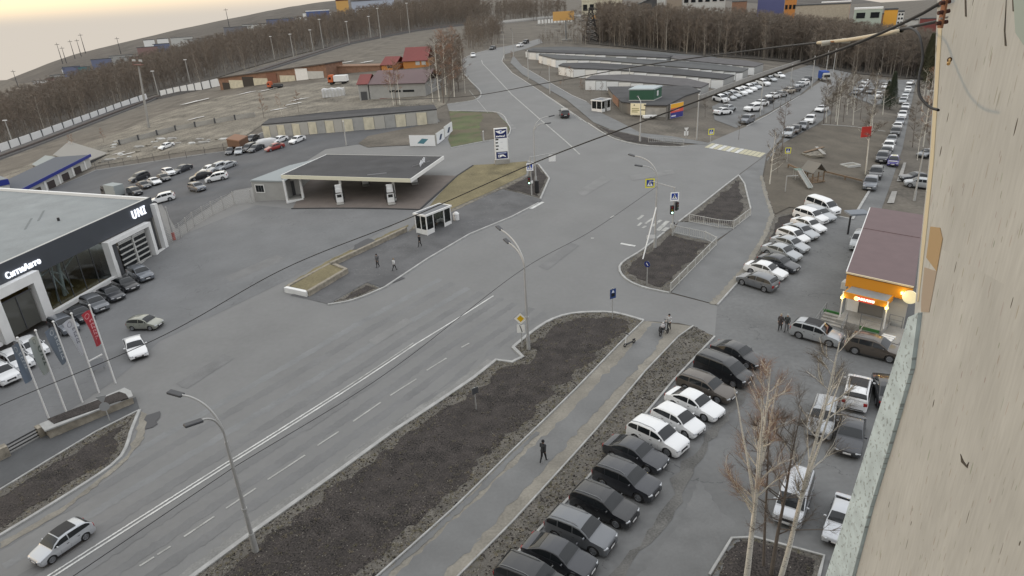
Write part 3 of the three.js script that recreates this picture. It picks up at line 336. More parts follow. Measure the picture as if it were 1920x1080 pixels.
// ---------------------------------------------------------------- vehicles (x forward, y up, z to the vehicle's right)
const curveAt = (pts, t) => { for (let i = 0; i + 1 < pts.length; i++) if (t <= pts[i + 1][0]) { const [a, y] = pts[i], [b, w] = pts[i + 1]; return lerp(y, w, clamp((t - a) / (b - a || 1), 0, 1)); } return pts[pts.length - 1][1]; };
const CARS = {
  sedan: { L: 4.6, W: 1.80, body: [[0, .52], [.015, .64], [.06, .72], [.16, .82], [.28, .90], [.36, .93], [.8, .98], [.9, 1.0], [.965, .97], [.99, .9], [1, .75]], cab: [[.27, .90], [.33, 1.13], [.43, 1.38], [.5, 1.445], [.6, 1.455], [.7, 1.39], [.8, 1.2], [.885, 1.0]], split: [.525], tumble: .30, wh: .325 },
  hatch: { L: 4.05, W: 1.72, body: [[0, .54], [.018, .68], [.08, .78], [.18, .88], [.25, .94], [.95, 1.0], [.985, .92], [1, .72]], cab: [[.23, .92], [.31, 1.2], [.42, 1.44], [.55, 1.5], [.75, 1.47], [.87, 1.40], [.93, 1.2], [.975, 1.0]], split: [.54], tumble: .26, wh: .31 },
  suv: { L: 4.5, W: 1.86, body: [[0, .62], [.015, .80], [.06, .92], [.16, 1.0], [.26, 1.06], [.95, 1.12], [.985, 1.05], [1, .8]], cab: [[.24, 1.04], [.31, 1.31], [.41, 1.58], [.52, 1.67], [.75, 1.66], [.9, 1.58], [.95, 1.36], [.985, 1.12]], split: [.52, .76], tumble: .2, wh: .36, rails: 1 },
  wagon: { L: 4.75, W: 1.82, body: [[0, .55], [.015, .68], [.06, .77], [.16, .86], [.27, .93], [.95, 1.0], [.985, .95], [1, .75]], cab: [[.26, .92], [.33, 1.16], [.42, 1.40], [.52, 1.49], [.75, 1.47], [.9, 1.40], [.94, 1.22], [.98, 1.0]], split: [.5, .74], tumble: .25, wh: .33, rails: 1 },
  van: { L: 4.9, W: 1.92, body: [[0, .68], [.015, .88], [.06, 1.0], [.14, 1.08], [.2, 1.12], [.97, 1.16], [.99, 1.1], [1, .8]], cab: [[.14, 1.08], [.22, 1.4], [.32, 1.74], [.42, 1.9], [.7, 1.93], [.93, 1.88], [.965, 1.6], [.99, 1.16]], split: [.42, .68], tumble: .13, wh: .34, rails: 1 },
};
const carParts = {};
function carGeo(type) {
  if (carParts[type]) return carParts[type];
  const c = CARS[type], { L, W } = c, X = (t) => L / 2 - t * L, tw = [.195, .795], R = c.wh + 0.055, gy = 0.2, ts = [];
  for (let i = 0; i <= 40; i++) ts.push(i / 40);
  for (const w of tw) for (const s of [-1, -.94, -.8, -.6, -.35, 0, .35, .6, .8, .94, 1]) ts.push(w + s * R / L); ts.push(.006, .02, .98, .994); ts.sort((a, b) => a - b);
  const half = (t) => W / 2 * (1 - 0.05 * Math.pow(Math.abs(2 * t - 1), 3) - 0.16 * Math.pow(clamp((0.05 - t) / 0.05, 0, 1), 2) - 0.10 * Math.pow(clamp((t - 0.96) / 0.04, 0, 1), 2));
  const low = (t) => { let y = gy + 0.12 * Math.pow(clamp((0.05 - t) / .05, 0, 1), 2) + 0.1 * clamp((t - .95) / .05, 0, 1); for (const w of tw) { const d = Math.abs(t - w) * L; if (d < R) y = Math.max(y, c.wh - 0.01 + Math.sqrt(R * R - d * d)); } return y; };
  const sec = (t) => { const w = half(t), yt = curveAt(c.body, t), y0 = Math.min(low(t), yt - 0.12), q = (f) => Math.max(y0 + 0.01, lerp(gy, yt, f)); return [[w * .94, y0], [w * .985, q(.14)], [w, q(.42)], [w * .998, q(.58)], [w * .975, q(.8)], [w * .95, yt - .02], [w * .86, yt + .004], [w * .5, yt + .022], [0, yt + .03]]; };
  const rows = ts.map((t) => { const s = sec(t), r = s.map(([z, y]) => [X(t), y, z]); return [...r, ...r.slice(0, -1).reverse().map(([x, y, z]) => [x, y, -z])]; });
  const skin = surf(rows), cap = (r) => { const o = []; for (let i = 0; i < 8; i++) { const a = r[i], b = r[i + 1]; o.push([a, [a[0], a[1], -a[2]]], [b, [b[0], b[1], -b[2]]]); } return o.slice(0, -1); };
  const ends = [surf(cap(rows[0])), surf(cap(rows[rows.length - 1]))];
  // cabin
  const c0 = c.cab[0][0], c1 = c.cab[c.cab.length - 1][0], cs = []; for (let i = 0; i <= 30; i++) cs.push(lerp(c0, c1, i / 30));
  const cabSec = (t) => { const yb = curveAt(c.body, t) - 0.02, y = Math.max(yb + 0.001, curveAt(c.cab, t)), h = y - yb, wb = half(t) * 0.955, z = (q) => wb - c.tumble * q; return { yb, h, wb, pts: [[wb, yb - .03], [z(h * .5), yb + h * .5], [z(h * .84), yb + h * .84], [z(h) - .03 * Math.min(1, h * 3), yb + h * .955], [z(h) - .12, yb + h], [z(h) * .45, yb + h + .03 * Math.min(1, h * 2)], [0, yb + h + .038 * Math.min(1, h * 2)]] }; };
  const cabRows = cs.map((t) => { const r = cabSec(t).pts.map(([z, y]) => [X(t), y, z]); return [...r, ...r.slice(0, -1).reverse().map(([x, y, z]) => [x, y, -z])]; });
  const cabin = surf(cabRows);
  const topPatch = (a, b, m) => { const r = []; for (let i = 0; i <= 8; i++) { const t = lerp(a, b, i / 8), s = cabSec(t).pts, z3 = s[3][0] - m, line = [[z3, lerp(s[3][1], s[4][1], .5)], [s[4][0] * .85, s[4][1] + .006], [s[5][0], s[5][1]], [0, s[6][1]]], up = .012, dx = t < .5 ? .014 : -.014; const q = line.map(([z, y]) => [X(t) + dx, y + up, z]); r.push([...q, ...q.slice(0, -1).reverse().map(([x, y, z]) => [x, y, -z])]); } return surf(r); };
  const i1 = c.cab.findIndex(([t, y]) => y > c.cab[c.cab.length - 1][1] + .3 && t > .36), front = topPatch(c0 + .022, c.cab[2][0] - .012, .03);
  const k = c.cab.length, rear = topPatch(c.cab[k - 3][0] + .012, c1 - .02, .04);
  const sideWin = (a, b, sgn) => { const r = []; for (let i = 0; i <= 8; i++) { const t = lerp(a, b, i / 8), s = cabSec(t), y0 = s.yb + .05, y1 = Math.max(y0 + .01, s.yb + s.h * .86 - .03), z = (y) => s.wb - c.tumble * (y - s.yb) + .008; r.push([[X(t), y0, sgn * z(y0)], [X(t), lerp(y0, y1, .5), sgn * z(lerp(y0, y1, .5))], [X(t), y1, sgn * z(y1)]]); } return surf(r); };
  const wa = c0 + .055, wb2 = c1 - (type === 'sedan' ? .075 : .045), cuts = [wa, ...c.split, wb2], side = [];
  for (let i = 0; i + 1 < cuts.length; i++) for (const s of [1, -1]) side.push(sideWin(cuts[i] + (i ? .008 : 0), cuts[i + 1] - (i + 2 < cuts.length ? .008 : 0), s));
  const sideWhole = [1, -1].map((s) => sideWin(wa, wb2, s));
  const tyre = new THREE.LatheGeometry([[.12, -.1], [c.wh * .68, -.1], [c.wh * .94, -.1], [c.wh, -.07], [c.wh, .07], [c.wh * .94, .1], [c.wh * .68, .1], [c.wh * .64, .06]].map((p) => new THREE.Vector2(...p)), 20).rotateX(Math.PI / 2);
  const rimG = [cyl(c.wh * .2, c.wh * .2, .03, 0, 0, 0, 10).rotateX(Math.PI / 2).translate(0, 0, .085), new THREE.TorusGeometry(c.wh * .63, .022, 6, 20).translate(0, 0, .09), new THREE.CircleGeometry(c.wh * .62, 16).translate(0, 0, .045)];
  for (let i = 0; i < 5; i++) rimG.push(box(.07, c.wh * .62, .03, 0, 0, .075).rotateZ(i * 1.2566));
  const yh = curveAt(c.body, .03), yt = curveAt(c.body, .97), o = carParts[type] = {
    body: merge([toCreasedNormals(skin, .7), ...ends, toCreasedNormals(cabin, .8)]), front, rear, side, sideWhole, tyre, rim: merge(rimG), wx: tw.map(X), wz: W / 2 - .115, wh: c.wh,
    headlight: [1, -1].map((s) => rbox(.3, .12, .34, .04, X(.035), yh - .17, s * (W / 2 - .27), -s * .42)), taillight: [1, -1].map((s) => rbox(.12, type === 'sedan' ? .15 : .26, .26, .03, X(.988), yt - (type === 'sedan' ? .22 : .34), s * (W / 2 - .21), s * .3)),
    grille: rbox(.08, .2, .8, .03, X(.0) - .02, yh - .36, 0), lower: merge([rbox(.1, .1, 1.25, .03, X(.0) - .05, .27, 0), rbox(.08, .1, 1.3, .03, X(1) + .03, .32, 0), box(L * .94, .2, W * .8, 0, .16, 0), box(L * .42, .07, .03, 0, .2, W / 2 - .02), box(L * .42, .07, .03, 0, .2, -W / 2 + .02)]),
    plate: [box(.02, .11, .5, X(0) + .03, .42, 0), box(.02, .11, .5, X(1) - .015, .6, 0)], mirror: [1, -1].map((s) => rbox(.1, .13, .2, .04, X(c.cab[1][0] + .015), curveAt(c.body, .34) + .02, s * (W / 2 + .07))),
    rail: c.rails ? [1, -1].map((s) => { const P = []; for (let i = 0; i <= 6; i++) { const t = lerp(.44, .9, i / 6), q = cabSec(t); P.push([X(t), q.yb + q.h + (i % 6 ? .06 : .0), s * (q.pts[4][0] - .0)]); } return tube(P, .022, 14, 5); }) : [],
    seam: [1, -1].flatMap((s) => ([.36, ...c.split.slice(0, 1), .72].map((t) => { const P = sec(t); return rod([X(t), P[1][1] + .05, s * (P[1][0] + .006)], [X(t), P[3][1], s * (P[3][0] + .004)], .006, 4); }))),
    handle: [1, -1].flatMap((s) => [.5, .7].map((t) => box(.18, .03, .03, X(t), sec(t)[4][1] - .06, s * (sec(t)[4][0] + .01)))),
  };
  return o;
}
const paintOf = {}, PAINTS = { white: [.82, .83, .84], silver: [.40, .42, .44], grey: [.17, .18, .195], darkgrey: [.045, .048, .056], black: [.014, .015, .018], brown: [.1, .085, .072], blue: [.035, .05, .13], bluegrey: [.16, .175, .2], red: [.28, .025, .02], beige: [.42, .38, .32], green: [.05, .09, .06], purple: [.05, .035, .2], olive: [.3, .31, .27], pearl: [.54, .56, .59] };
for (const k in PAINTS) paintOf[k] = phys(PAINTS[k], { roughness: 0.32, metalness: ['white', 'black', 'red'].includes(k) ? 0 : 0.35, clearcoat: 0.9, clearcoatRoughness: 0.06 });
const mTail = std([0.3, 0.012, 0.012], { roughness: 0.25 }), mHead = phys([0.55, 0.57, 0.6], { roughness: 0.15, metalness: 0.3 }), mRim = std([0.33, 0.34, 0.36], { roughness: 0.4, metalness: 0.6 }), mPlate = std([0.7, 0.7, 0.7]), mTrim = std([0.035, 0.035, 0.037], { roughness: 0.7 });
const protos = {};
// detail 2: every part; 1: mid distance; 0: far rows
function car(type, paint, detail, label, group, x, z, deg, len, opt = {}) {
  const key = [type, paint, detail, opt.roof ?? ''].join(), gp = carGeo(type); let o = protos[key];
  if (!o) {
    o = protos[key] = new THREE.Group(); o.name = 'car';
    const P = paintOf[paint], add = (n, g, m, p = o) => { const q = lit(new THREE.Mesh(g, m)); q.name = n; p.add(q); return q; };
    add('body', gp.body, P); add('windscreen', gp.front, M.glass); add('rear_window', gp.rear, M.glass); (detail ? gp.side : gp.sideWhole).forEach((g) => add('side_window', g, M.glass));
    for (const wx of gp.wx) for (const s of [1, -1]) { const w = add('wheel', gp.tyre, M.rubber); w.position.set(wx, gp.wh, s * gp.wz); if (s < 0) w.rotation.y = Math.PI; if (detail) add('rim', gp.rim, mRim, w); }
    add('underbody', gp.lower, mTrim);
    gp.headlight.forEach((g) => add('headlight', g, mHead)); gp.taillight.forEach((g) => add('taillight', g, mTail));
    if (detail) { add('grille', gp.grille, M.black); gp.plate.forEach((g) => add('number_plate', g, mPlate)); gp.mirror.forEach((g) => add('mirror', g, P)); }
    if (detail > 1) { gp.seam.forEach((g) => add('door_seam', g, mTrim)); gp.handle.forEach((g) => add('door_handle', g, mTrim)); gp.rail.forEach((g) => add('roof_rail', g, type === 'van' ? mTrim : M.greyMetal)); }
    if (opt.roof) { const c = CARS[type], y = Math.max(...c.cab.map((q) => q[1])); add('roof_panel', surf([.42, .5, .58, .66, .74].map((t) => [-.5, -.25, 0, .25, .5].map((f) => { const yy = curveAt(c.cab, t); return [c.L / 2 - t * c.L, yy + .062 - f * f * .06, f * (c.W - 2 * c.tumble * .6 - .26)]; }))), M.black); }
  }
  const c = o.clone(); c.name = numbered('car'); c.userData = {}; scene.add(c); tag(c, label, 'car', group);
  const s = opt.s ?? (len ? clamp(len / (0.6 * CARS[type].L), 0.82, 0.9) : 0.95); c.scale.setScalar(s);
  const a = rad(deg), hx = Math.cos(a) * 1.3, hz = -Math.sin(a) * 1.3, yf = gh(x + hx, z + hz), yr = gh(x - hx, z - hz);
  c.position.set(x, (yf + yr) / 2 + 0.035 * (1 + Math.hypot(x, z) / 120), z); c.rotation.set(0, a, Math.atan2(yf - yr, 2.6), 'YXZ'); return c;
}
const nearRow = 'cars parked nose out along the grassy strip';
for (const [t, p, l, x, z, d, w, o] of [
  ['suv', 'black', 'black car with red tail light beside dark saloon, last before the frame ends', 0.2,-24.25,-33.19,2.14],
  ['sedan', 'darkgrey', 'dark grey saloon parked beside the grey crossover with roof rails', 1.63,-25.74,-34.53,2.21],
  ['suv', 'grey', 'grey crossover with silver roof rails between two black cars', 2.91,-27.31,-36.12,2.26],
  ['suv', 'black', 'black estate-bodied crossover with bright chrome window line', 4.43,-29.13,-38.52,2.44],
  ['suv', 'darkgrey', 'dark crossover with tall red tail lights beside the saloon marked with a white letter', 6.04,-31.08,-40.32,2.51],
  ['sedan', 'darkgrey', 'dark saloon with a white letter on its rear window', 7.04,-33.52,-41.53,2.55],
  ['suv', 'white', 'white crossover parked beside the saloon marked with a white letter', 8.71,-34.94,-46.12,2.71],
  ['hatch', 'white', 'white hatchback between white crossover and white saloon', 10.41,-36.57,-50.19,2.75],
  ['sedan', 'white', 'white saloon parked beside the grey estate with roof rails', 11.99,-38.32,-48.23,2.85],
  ['wagon', 'brown', 'grey-brown estate car with pale roof rails beside the white saloon', 13.36,-40.29,-44.87,2.95],
  ['van', 'black', 'black minivan between grey-brown estate and black saloon', 15.12,-42.15,-47.63,3.17],
  ['sedan', 'black', 'black saloon at the end of the row beside the cracked patch', 16.96,-44.47,-49.33,2.41],
].map(([t, p, l, ...r]) => [t, p, l, ...r])) { const c = car(t, p, 2, l, nearRow, x, z, d, w, { s: t === 'van' ? 0.85 : 0.87 - (z > -30 ? 0.03 : 0) }); if (/letter on its/.test(l)) { const g = merge([bar([-.12, 0, 0], [.12, 0, 0], .05, .02), bar([-.12, 0, .26], [.12, 0, .26], .05, .02), bar([-.11, 0, .26], [.11, 0, 0], .05, .02)]); const m = mesh('window_letter', g.rotateZ(0.55), std([.8, .8, .8]), c, [-1.18, 1.245, -.1]); } }
const palRow = 'cars parked nose out beside the shop yard';
car('hatch', 'grey', 2, 'grey hatchback backed the other way at the kerb end of the pale row', palRow, 23.03,-57.14,131.31,2.17, { s: 0.92 });
[['sedan', 'white', 'white saloon with sunroof beside the grey hatchback', 24.74,-59.57,-45.28,2.64], ['sedan', 'darkgrey', 'dark blue-grey saloon squeezed between two white saloons', 26.58,-61.16,-48.22,2.96], ['sedan', 'silver', 'silver saloon behind the dark saloon in the pale row', 27.98,-63.91,-52.18,2.76], ['sedan', 'silver', 'silver-grey saloon in the middle of the pale row', 29.69,-66.03,-53.33,3.04],
  ['hatch', 'white', 'white hatchback with black rear beside grey saloon in the pale row', 30.97,-68.36,-58.13,2.63], ['sedan', 'silver', 'grey-silver saloon with large pale wheel trims in the pale row', 32.45,-69.81,-60.87,2.82], ['sedan', 'white', 'white saloon with long bonnet in the pale row', 34.16,-71.81,-60.84,2.93], ['suv', 'white', 'white crossover with dark roof bars in the pale row', 35.61,-74.61,-56.37,3], ['wagon', 'silver', 'silver estate beside the white minivan in the pale row', 37.09,-75.79,-62.84,2.66], ['van', 'white', 'white minivan at the playground end of the pale row', 38.63,-78.18,-62.35,2.78],
].forEach(([t, p, l, ...r]) => car(t, p, 1, l, palRow, ...r, { s: 0.87 }));
car('suv', 'silver', 2, 'silver crossover stopped by the shop steps', undefined, 24.15,-46.93,-41.92,2.06, { roof: 'dark', s: 0.86 });
car('suv', 'brown', 2, 'brown off-roader parked in front of the shop porch', undefined, 27.32,-44.17,-38.53,1.91, { s: 0.88 });
car('suv', 'white', 2, 'white crossover with black panoramic roof seen from behind', undefined, 23.18,-38.47,57.57,0, { roof: 'dark', s: 0.9 });
car('sedan', 'darkgrey', 2, 'dark grey saloon parked nose towards the birches', undefined, 20.45,-33.86,-121.23,0, { s: 0.88 });
car('suv', 'silver', 2, 'silver off-roader behind the birch branches', undefined, 19.6,-35.74,-121.76,0, { s: 0.86 });
car('van', 'pearl', 2, 'white minibus half hidden by the birch trunks', undefined, 14.72,-28.44,-123.7,0, { s: 0.8 });
car('sedan', 'pearl', 2, 'white saloon partly hidden behind the pale blue wall ledge', undefined, 16.52,-26.69,-125.54,0, { s: 0.8 });
car('sedan', 'black', 2, 'dark car just showing beside the building wall', undefined, 25.27,-38.45,67.9,0);
// dealership
const dealerRow = 'new cars lined up outside the dealership';
[['suv', 'bluegrey', 'grey new crossover beside the workshop doors', -41.4,-69.99,-41.67,3.67], ['sedan', 'black', 'black new saloon parked beside the grey crossover at the dealership', -41.94,-67.63,-40.82,3.85], ['sedan', 'darkgrey', 'dark grey new saloon outside the showroom glass', -42.34,-65.34,-40.38,3.93], ['suv', 'grey', 'grey new crossover outside the showroom glass', -42.73,-62.87,-39.31,3.77], ['sedan', 'darkgrey', 'dark new car behind the white flag', -43.14,-60.82,-38.31,3.37], ['suv', 'bluegrey', 'blue-grey new crossover by the white portal', -43.28,-58.38,-37.3,3.46], ['suv', 'white', 'white new crossover behind the pale flag', -43.55,-54.01,-36.18,3.52], ['suv', 'white', 'white new crossover between two other white ones', -43.44,-51.68,-34.36,3.01], ['suv', 'white', 'white new crossover farthest from the workshop doors', -43.23,-49.4,-32.23,3.01]].forEach(([t, p, l, ...r]) => car(t, p, 2, l, dealerRow, ...r, { s: 0.86 }));
car('hatch', 'olive', 2, 'silver-green hatchback crossing the dealership forecourt', undefined, -34.54,-56.82,-12.72,2.15, { s: 0.8 });
car('sedan', 'white', 2, 'white saloon turning out of the dealership forecourt', undefined, -33.07,-51.99,-55.44,0, { s: 0.86 });
car('hatch', 'pearl', 2, 'pale silver coupe with black roof driving on the main road', undefined, -25.37,-28.47,-118.66,0, { roof: 'dark', s: 0.75 });
car('suv', 'black', 1, 'black off-roader driving away along the upper road', undefined, 12.33,-134.82,91.03,0);
car('sedan', 'white', 0, 'white car on the far bend of the upper road', undefined, -9.18,-252.87,-87,0); car('sedan', 'black', 0, 'black car beyond the white one on the far bend', undefined, -2.13,-276.35,-109.05,0); car('hatch', 'white', 0, 'white car in front of the dark one past the far lamp posts', undefined, 8.71,-281.67,-118.94,0); car('suv', 'black', 0, 'dark off-roader past the far lamp posts', undefined, 11.63,-295.17,-112.76,0);
// filling-station lot
const lotG = 'cars standing in the lot behind the filling station', lotLabel = { white: 'white car in the lot between dealership and filling station', dark: 'dark car in the lot between dealership and filling station', silver: 'silver car in the lot between dealership and filling station' };
for (const [t, p, k, ...r] of [['suv', 'darkgrey', 'dark', -68.28,-124.02,-123.91,0], ['sedan', 'darkgrey', 'dark', -63.67,-116.28,-43.35,0], ['sedan', 'white', 'white', -62.37,-117.66,-45.7,0], ['suv', 'black', 'dark', -63.27,-112.17,-41.89,0], ['sedan', 'darkgrey', 'dark', -61.46,-119.33,-45.54,0], ['suv', 'white', 'white', -62.16,-123.08,-47.39,0], ['sedan', 'darkgrey', 'dark', -59.91,-124.03,-117.37,0], ['sedan', 'black', 'dark', -52.89,-115.33,-151.39,0], ['suv', 'white', 'white', -48.56,-111.51,-168.61,0], ['suv', 'bluegrey', 'dark', -50.07,-106.82,-41.2,0], ['sedan', 'white', 'white', -53.03,-119.34,-125.27,0], ['suv', 'silver', 'silver', -51.34,-119.3,-125.28,0], ['sedan', 'silver', 'silver', -49.95,-119.81,-125.13,0], ['sedan', 'darkgrey', 'dark', -53.88,-132.82,-86.89,0], ['sedan', 'silver', 'silver', -51.61,-131.3,-80.87,0], ['suv', 'black', 'dark', -50.02,-132.29,-105.81,0], ['sedan', 'darkgrey', 'dark', -48.24,-131.11,-111.43,0], ['sedan', 'white', 'white', -44.93,-135.8,-120.82,0], ['sedan', 'white', 'white', -40.55,-132.96,-116.69,0], ['sedan', 'darkgrey', 'dark', -52.79,-142.56,-103.65,0]]) car(t, p, 1, lotLabel[k], lotG, ...r, { s: 0.82 });
car('sedan', 'red', 1, 'red car in the lot behind the filling station', lotG, -43.92,-129.15,-138.67,0, { s: 0.82 }); car('sedan', 'white', 1, 'white car standing on the rubble beyond the lot', undefined, -77.1,-154.66,-118.45,0, { s: 0.82 }); car('suv', 'white', 1, 'white crossover behind the dealership roof corner', undefined, -54.29,-103.51,-159.2,0, { s: 0.84 });
// lots by the garages
const gw = 'cars in the row along the garage wall', gl = 'cars in the row along the side street lot';
for (const [t, p, ...r] of [['suv', 'white', 49.36,-153.47,-65.78,0], ['sedan', 'silver', 52.26,-157.63,-62.4,0], ['sedan', 'silver', 54.66,-161.17,-62.85,0], ['suv', 'white', 57.35,-164.99,-59,0], ['sedan', 'white', 60.03,-169.02,-59.52,0], ['suv', 'white', 62.7,-173.21,-64.71,0], ['sedan', 'silver', 65.67,-177.71,-65.62,0], ['suv', 'white', 70.61,-185.01,-66.88,0], ['sedan', 'silver', 76.48,-195.11,-73.21,0], ['sedan', 'white', 82.99,-205.45,-74.89,0]]) car(t, p, 0, `${p} car nose out in the row along the garage wall`, gw, ...r);
for (const [t, p, ...r] of [['suv', 'white', 53.12,-143.51,-149.76,0], ['sedan', 'white', 57.39,-150.8,-146.49,0], ['sedan', 'darkgrey', 60.29,-155.04,-145.11,0], ['sedan', 'white', 64.78,-162.88,-143.7,0], ['sedan', 'silver', 68.11,-166.42,-143.26,0], ['suv', 'beige', 72.54,-172.8,-142.59,0], ['sedan', 'darkgrey', 76.16,-177.57,-141.99,0], ['sedan', 'silver', 81.24,-186.63,-140.02,0], ['suv', 'white', 84.68,-191.94,-139.11,0], ['sedan', 'darkgrey', 90.43,-202.78,-136.19,0], ['sedan', 'silver', 47.39,-142.02,43.21,0], ['sedan', 'white', 45.07,-138.19,31.39,0]]) car(t, p, 0, `${p === 'darkgrey' ? 'dark' : p} car in the lot beside the side street`, gl, ...r);
car('suv', 'bluegrey', 1, 'grey-brown crossover turning in from the side street', undefined, 47.39,-130.57,-131.21,0);
for (const [t, p, l, ...r] of [['suv', 'white', 'white crossover at the head of the cars along the playground verge', 61.57,-134.59,-121.37,0], ['sedan', 'grey', 'grey car behind the white crossover on the playground verge', 57.37,-128.02,-122.59,0], ['sedan', 'black', 'black car second from the bare tree on the playground verge', 54.29,-124.09,-122.71,0], ['suv', 'silver', 'silver crossover beside the bare tree on the playground verge', 51.51,-120.46,-121.31,0], ['sedan', 'white', 'white saloon parked by the birch at the street edge', 70.68,-149.44,-136.15,0]]) car(t, p, 1, l, 'cars parked along the playground verge', ...r);
const dr = 'cars parked down one edge of the drive';
for (const [t, p, l, ...r] of [['suv', 'bluegrey', 'dark blue crossover nearest the shop in the line along the drive', 50.39,-89.24,-121.83,0], ['suv', 'black', 'black car second from the shop in the line along the drive', 54.2,-95.04,-121.97,0], ['suv', 'darkgrey', 'dark off-roader beside the blue and white taxi', 60.66,-105.3,-122.01,0]]) car(t, p, 1, l, dr, ...r);
for (const [t, p, ...r] of [['sedan', 'darkgrey', 63.98,-110.28,-122.52,0], ['suv', 'white', 66.68,-114.39,-122.52,0], ['sedan', 'grey', 71.05,-121.28,-122.52,0], ['suv', 'black', 75.99,-128.89,-122.99,0], ['sedan', 'white', 80.03,-135.36,-123.46,0], ['sedan', 'bluegrey', 84.24,-141.85,-122.97,0], ['suv', 'white', 89.22,-149.81,-122.85,0], ['sedan', 'darkgrey', 93.76,-157.14,-122.18,0], ['sedan', 'white', 98.31,-164.42,-122.15,0], ['suv', 'silver', 102.92,-173.7,-122.38,0], ['sedan', 'white', 107.79,-181.48,-122.38,0], ['sedan', 'silver', 112.95,-189.73,-122.41,0], ['suv', 'white', 119.44,-199.93,-122.43,0]]) car(t, p, 1, `${p === 'darkgrey' ? 'dark' : p} car in the long line along the drive`, dr, ...r);
{ const c = car('hatch', 'purple', 1, 'blue and white liveried taxi coming down the drive', undefined, 61.32,-103.16,-121.79,0); mesh('bonnet_panel', rbox(.62, .03, 1.15, .01, 1.35, .885, 0), std([.75, .75, .75]), c); mesh('roof_panel', rbox(1.3, .03, 1.0, .01, -.35, 1.51, 0), std([.75, .75, .75]), c); mesh('roof_sign', rbox(.2, .14, .6, .04, -.1, 1.53, 0), std([.75, .72, .5]), c); }
car('hatch', 'silver', 1, 'silver hatchback on the dirt beyond the drive', undefined, 57.97,-90.44,153.42,0); car('sedan', 'darkgrey', 1, 'dark car behind the silver hatchback beyond the drive', undefined, 59.34,-93.57,173.2,0); car('sedan', 'grey', 0, 'grey car under the birches beyond the drive', undefined, 71.53,-110.89,-149.6,0);
for (const [t, p, ...r] of [['suv', 'white', 100.33,-180.72,-119.97,0], ['sedan', 'white', 114.45,-203.8,-120.17,0], ['sedan', 'white', 106.39,-200.18,-132.59,0], ['suv', 'silver', 99.97,-189.46,-132.86,0], ['sedan', 'bluegrey', 94.95,-182.49,-133.11,0], ['sedan', 'white', 111.73,-209.95,-132.23,0], ['sedan', 'white', 133.14,-222.14,-134.69,0], ['sedan', 'grey', 102,-188.1,-131.55,0]]) car(t, p, 0, `${p} car in the lot behind the spruce tree`, 'cars in the lot behind the spruce', ...r);
car('suv', 'silver', 1, 'white crossover hidden behind the shop roof edge', undefined, 37.5,-66.49,-124.92,0); 

// ---------------------------------------------------------------- buildings
const font = await new FontLoader().loadAsync('fonts/droid/droid_sans_bold.typeface.json');
function letters(txt, size, depth = 0.06) { const g = new TextGeometry(txt, { font, size, depth, curveSegments: 3 }); g.computeBoundingBox(); const b = g.boundingBox; return g.translate(-(b.min.x + b.max.x) / 2, -(b.min.y + b.max.y) / 2, 0); }
const frameOf = (a, b) => ({ ang: Math.atan2(-(b[1] - a[1]), b[0] - a[0]), len: Math.hypot(b[0] - a[0], b[1] - a[1]) });
const loc = (g, [x, z]) => { const v = new THREE.Vector3(x - g.position.x, 0, z - g.position.z).applyAxisAngle(new THREE.Vector3(0, 1, 0), -g.rotation.y); return [v.x, v.z]; };
const clearGlass = phys([0.75, 0.8, 0.8], { roughness: 0.03, transmission: 1, thickness: 0, ior: 1.45 });
const maroon = std(0xffffff, { map: ground([0.155, 0.105, 0.108], 0.12, 6, 256, 0.4, 120), roughness: 0.7 }), maroonRed = std(0xffffff, { map: ground([0.2, 0.05, 0.045], 0.15, 6, 256, 0.4, 121), roughness: 0.7 });
const cream = std(0xffffff, { map: ground([0.60, 0.56, 0.44], 0.2, 5, 256, 0.6, 122), roughness: 0.85 }), greyWall = std(0xffffff, { map: ground([0.36, 0.36, 0.35], 0.15, 6, 256, 0.6, 123), roughness: 0.85 }), beigeWall = std(0xffffff, { map: ground([0.42, 0.37, 0.30], 0.2, 6, 256, 0.6, 124), roughness: 0.9 });
const brick = std(0xffffff, { map: ground([0.26, 0.15, 0.10], 0.3, 5, 256, 0.7, 125), roughness: 0.9 }), orange = std([0.5, 0.21, 0.055], { roughness: 0.7 }), orangeSign = std([0.62, 0.27, 0.02], { roughness: 0.5 }), blueTrim = std([0.02, 0.035, 0.25], { roughness: 0.5 }), steelDark = std(0xffffff, { map: ground([0.055, 0.062, 0.075], 0.1, 8, 256, 0.3, 126), roughness: 0.5 });
const greenPaint = std([0.03, 0.1, 0.06], { roughness: 0.6 }), greenBright = std([0.04, 0.16, 0.04], { roughness: 0.7 }), roofGrey = std(0xffffff, { map: ground([0.255, 0.275, 0.282], 0.22, 16, 256, 0.5, 127), roughness: 0.75 }), ochre = std([0.3, 0.2, 0.08], { roughness: 0.7 });

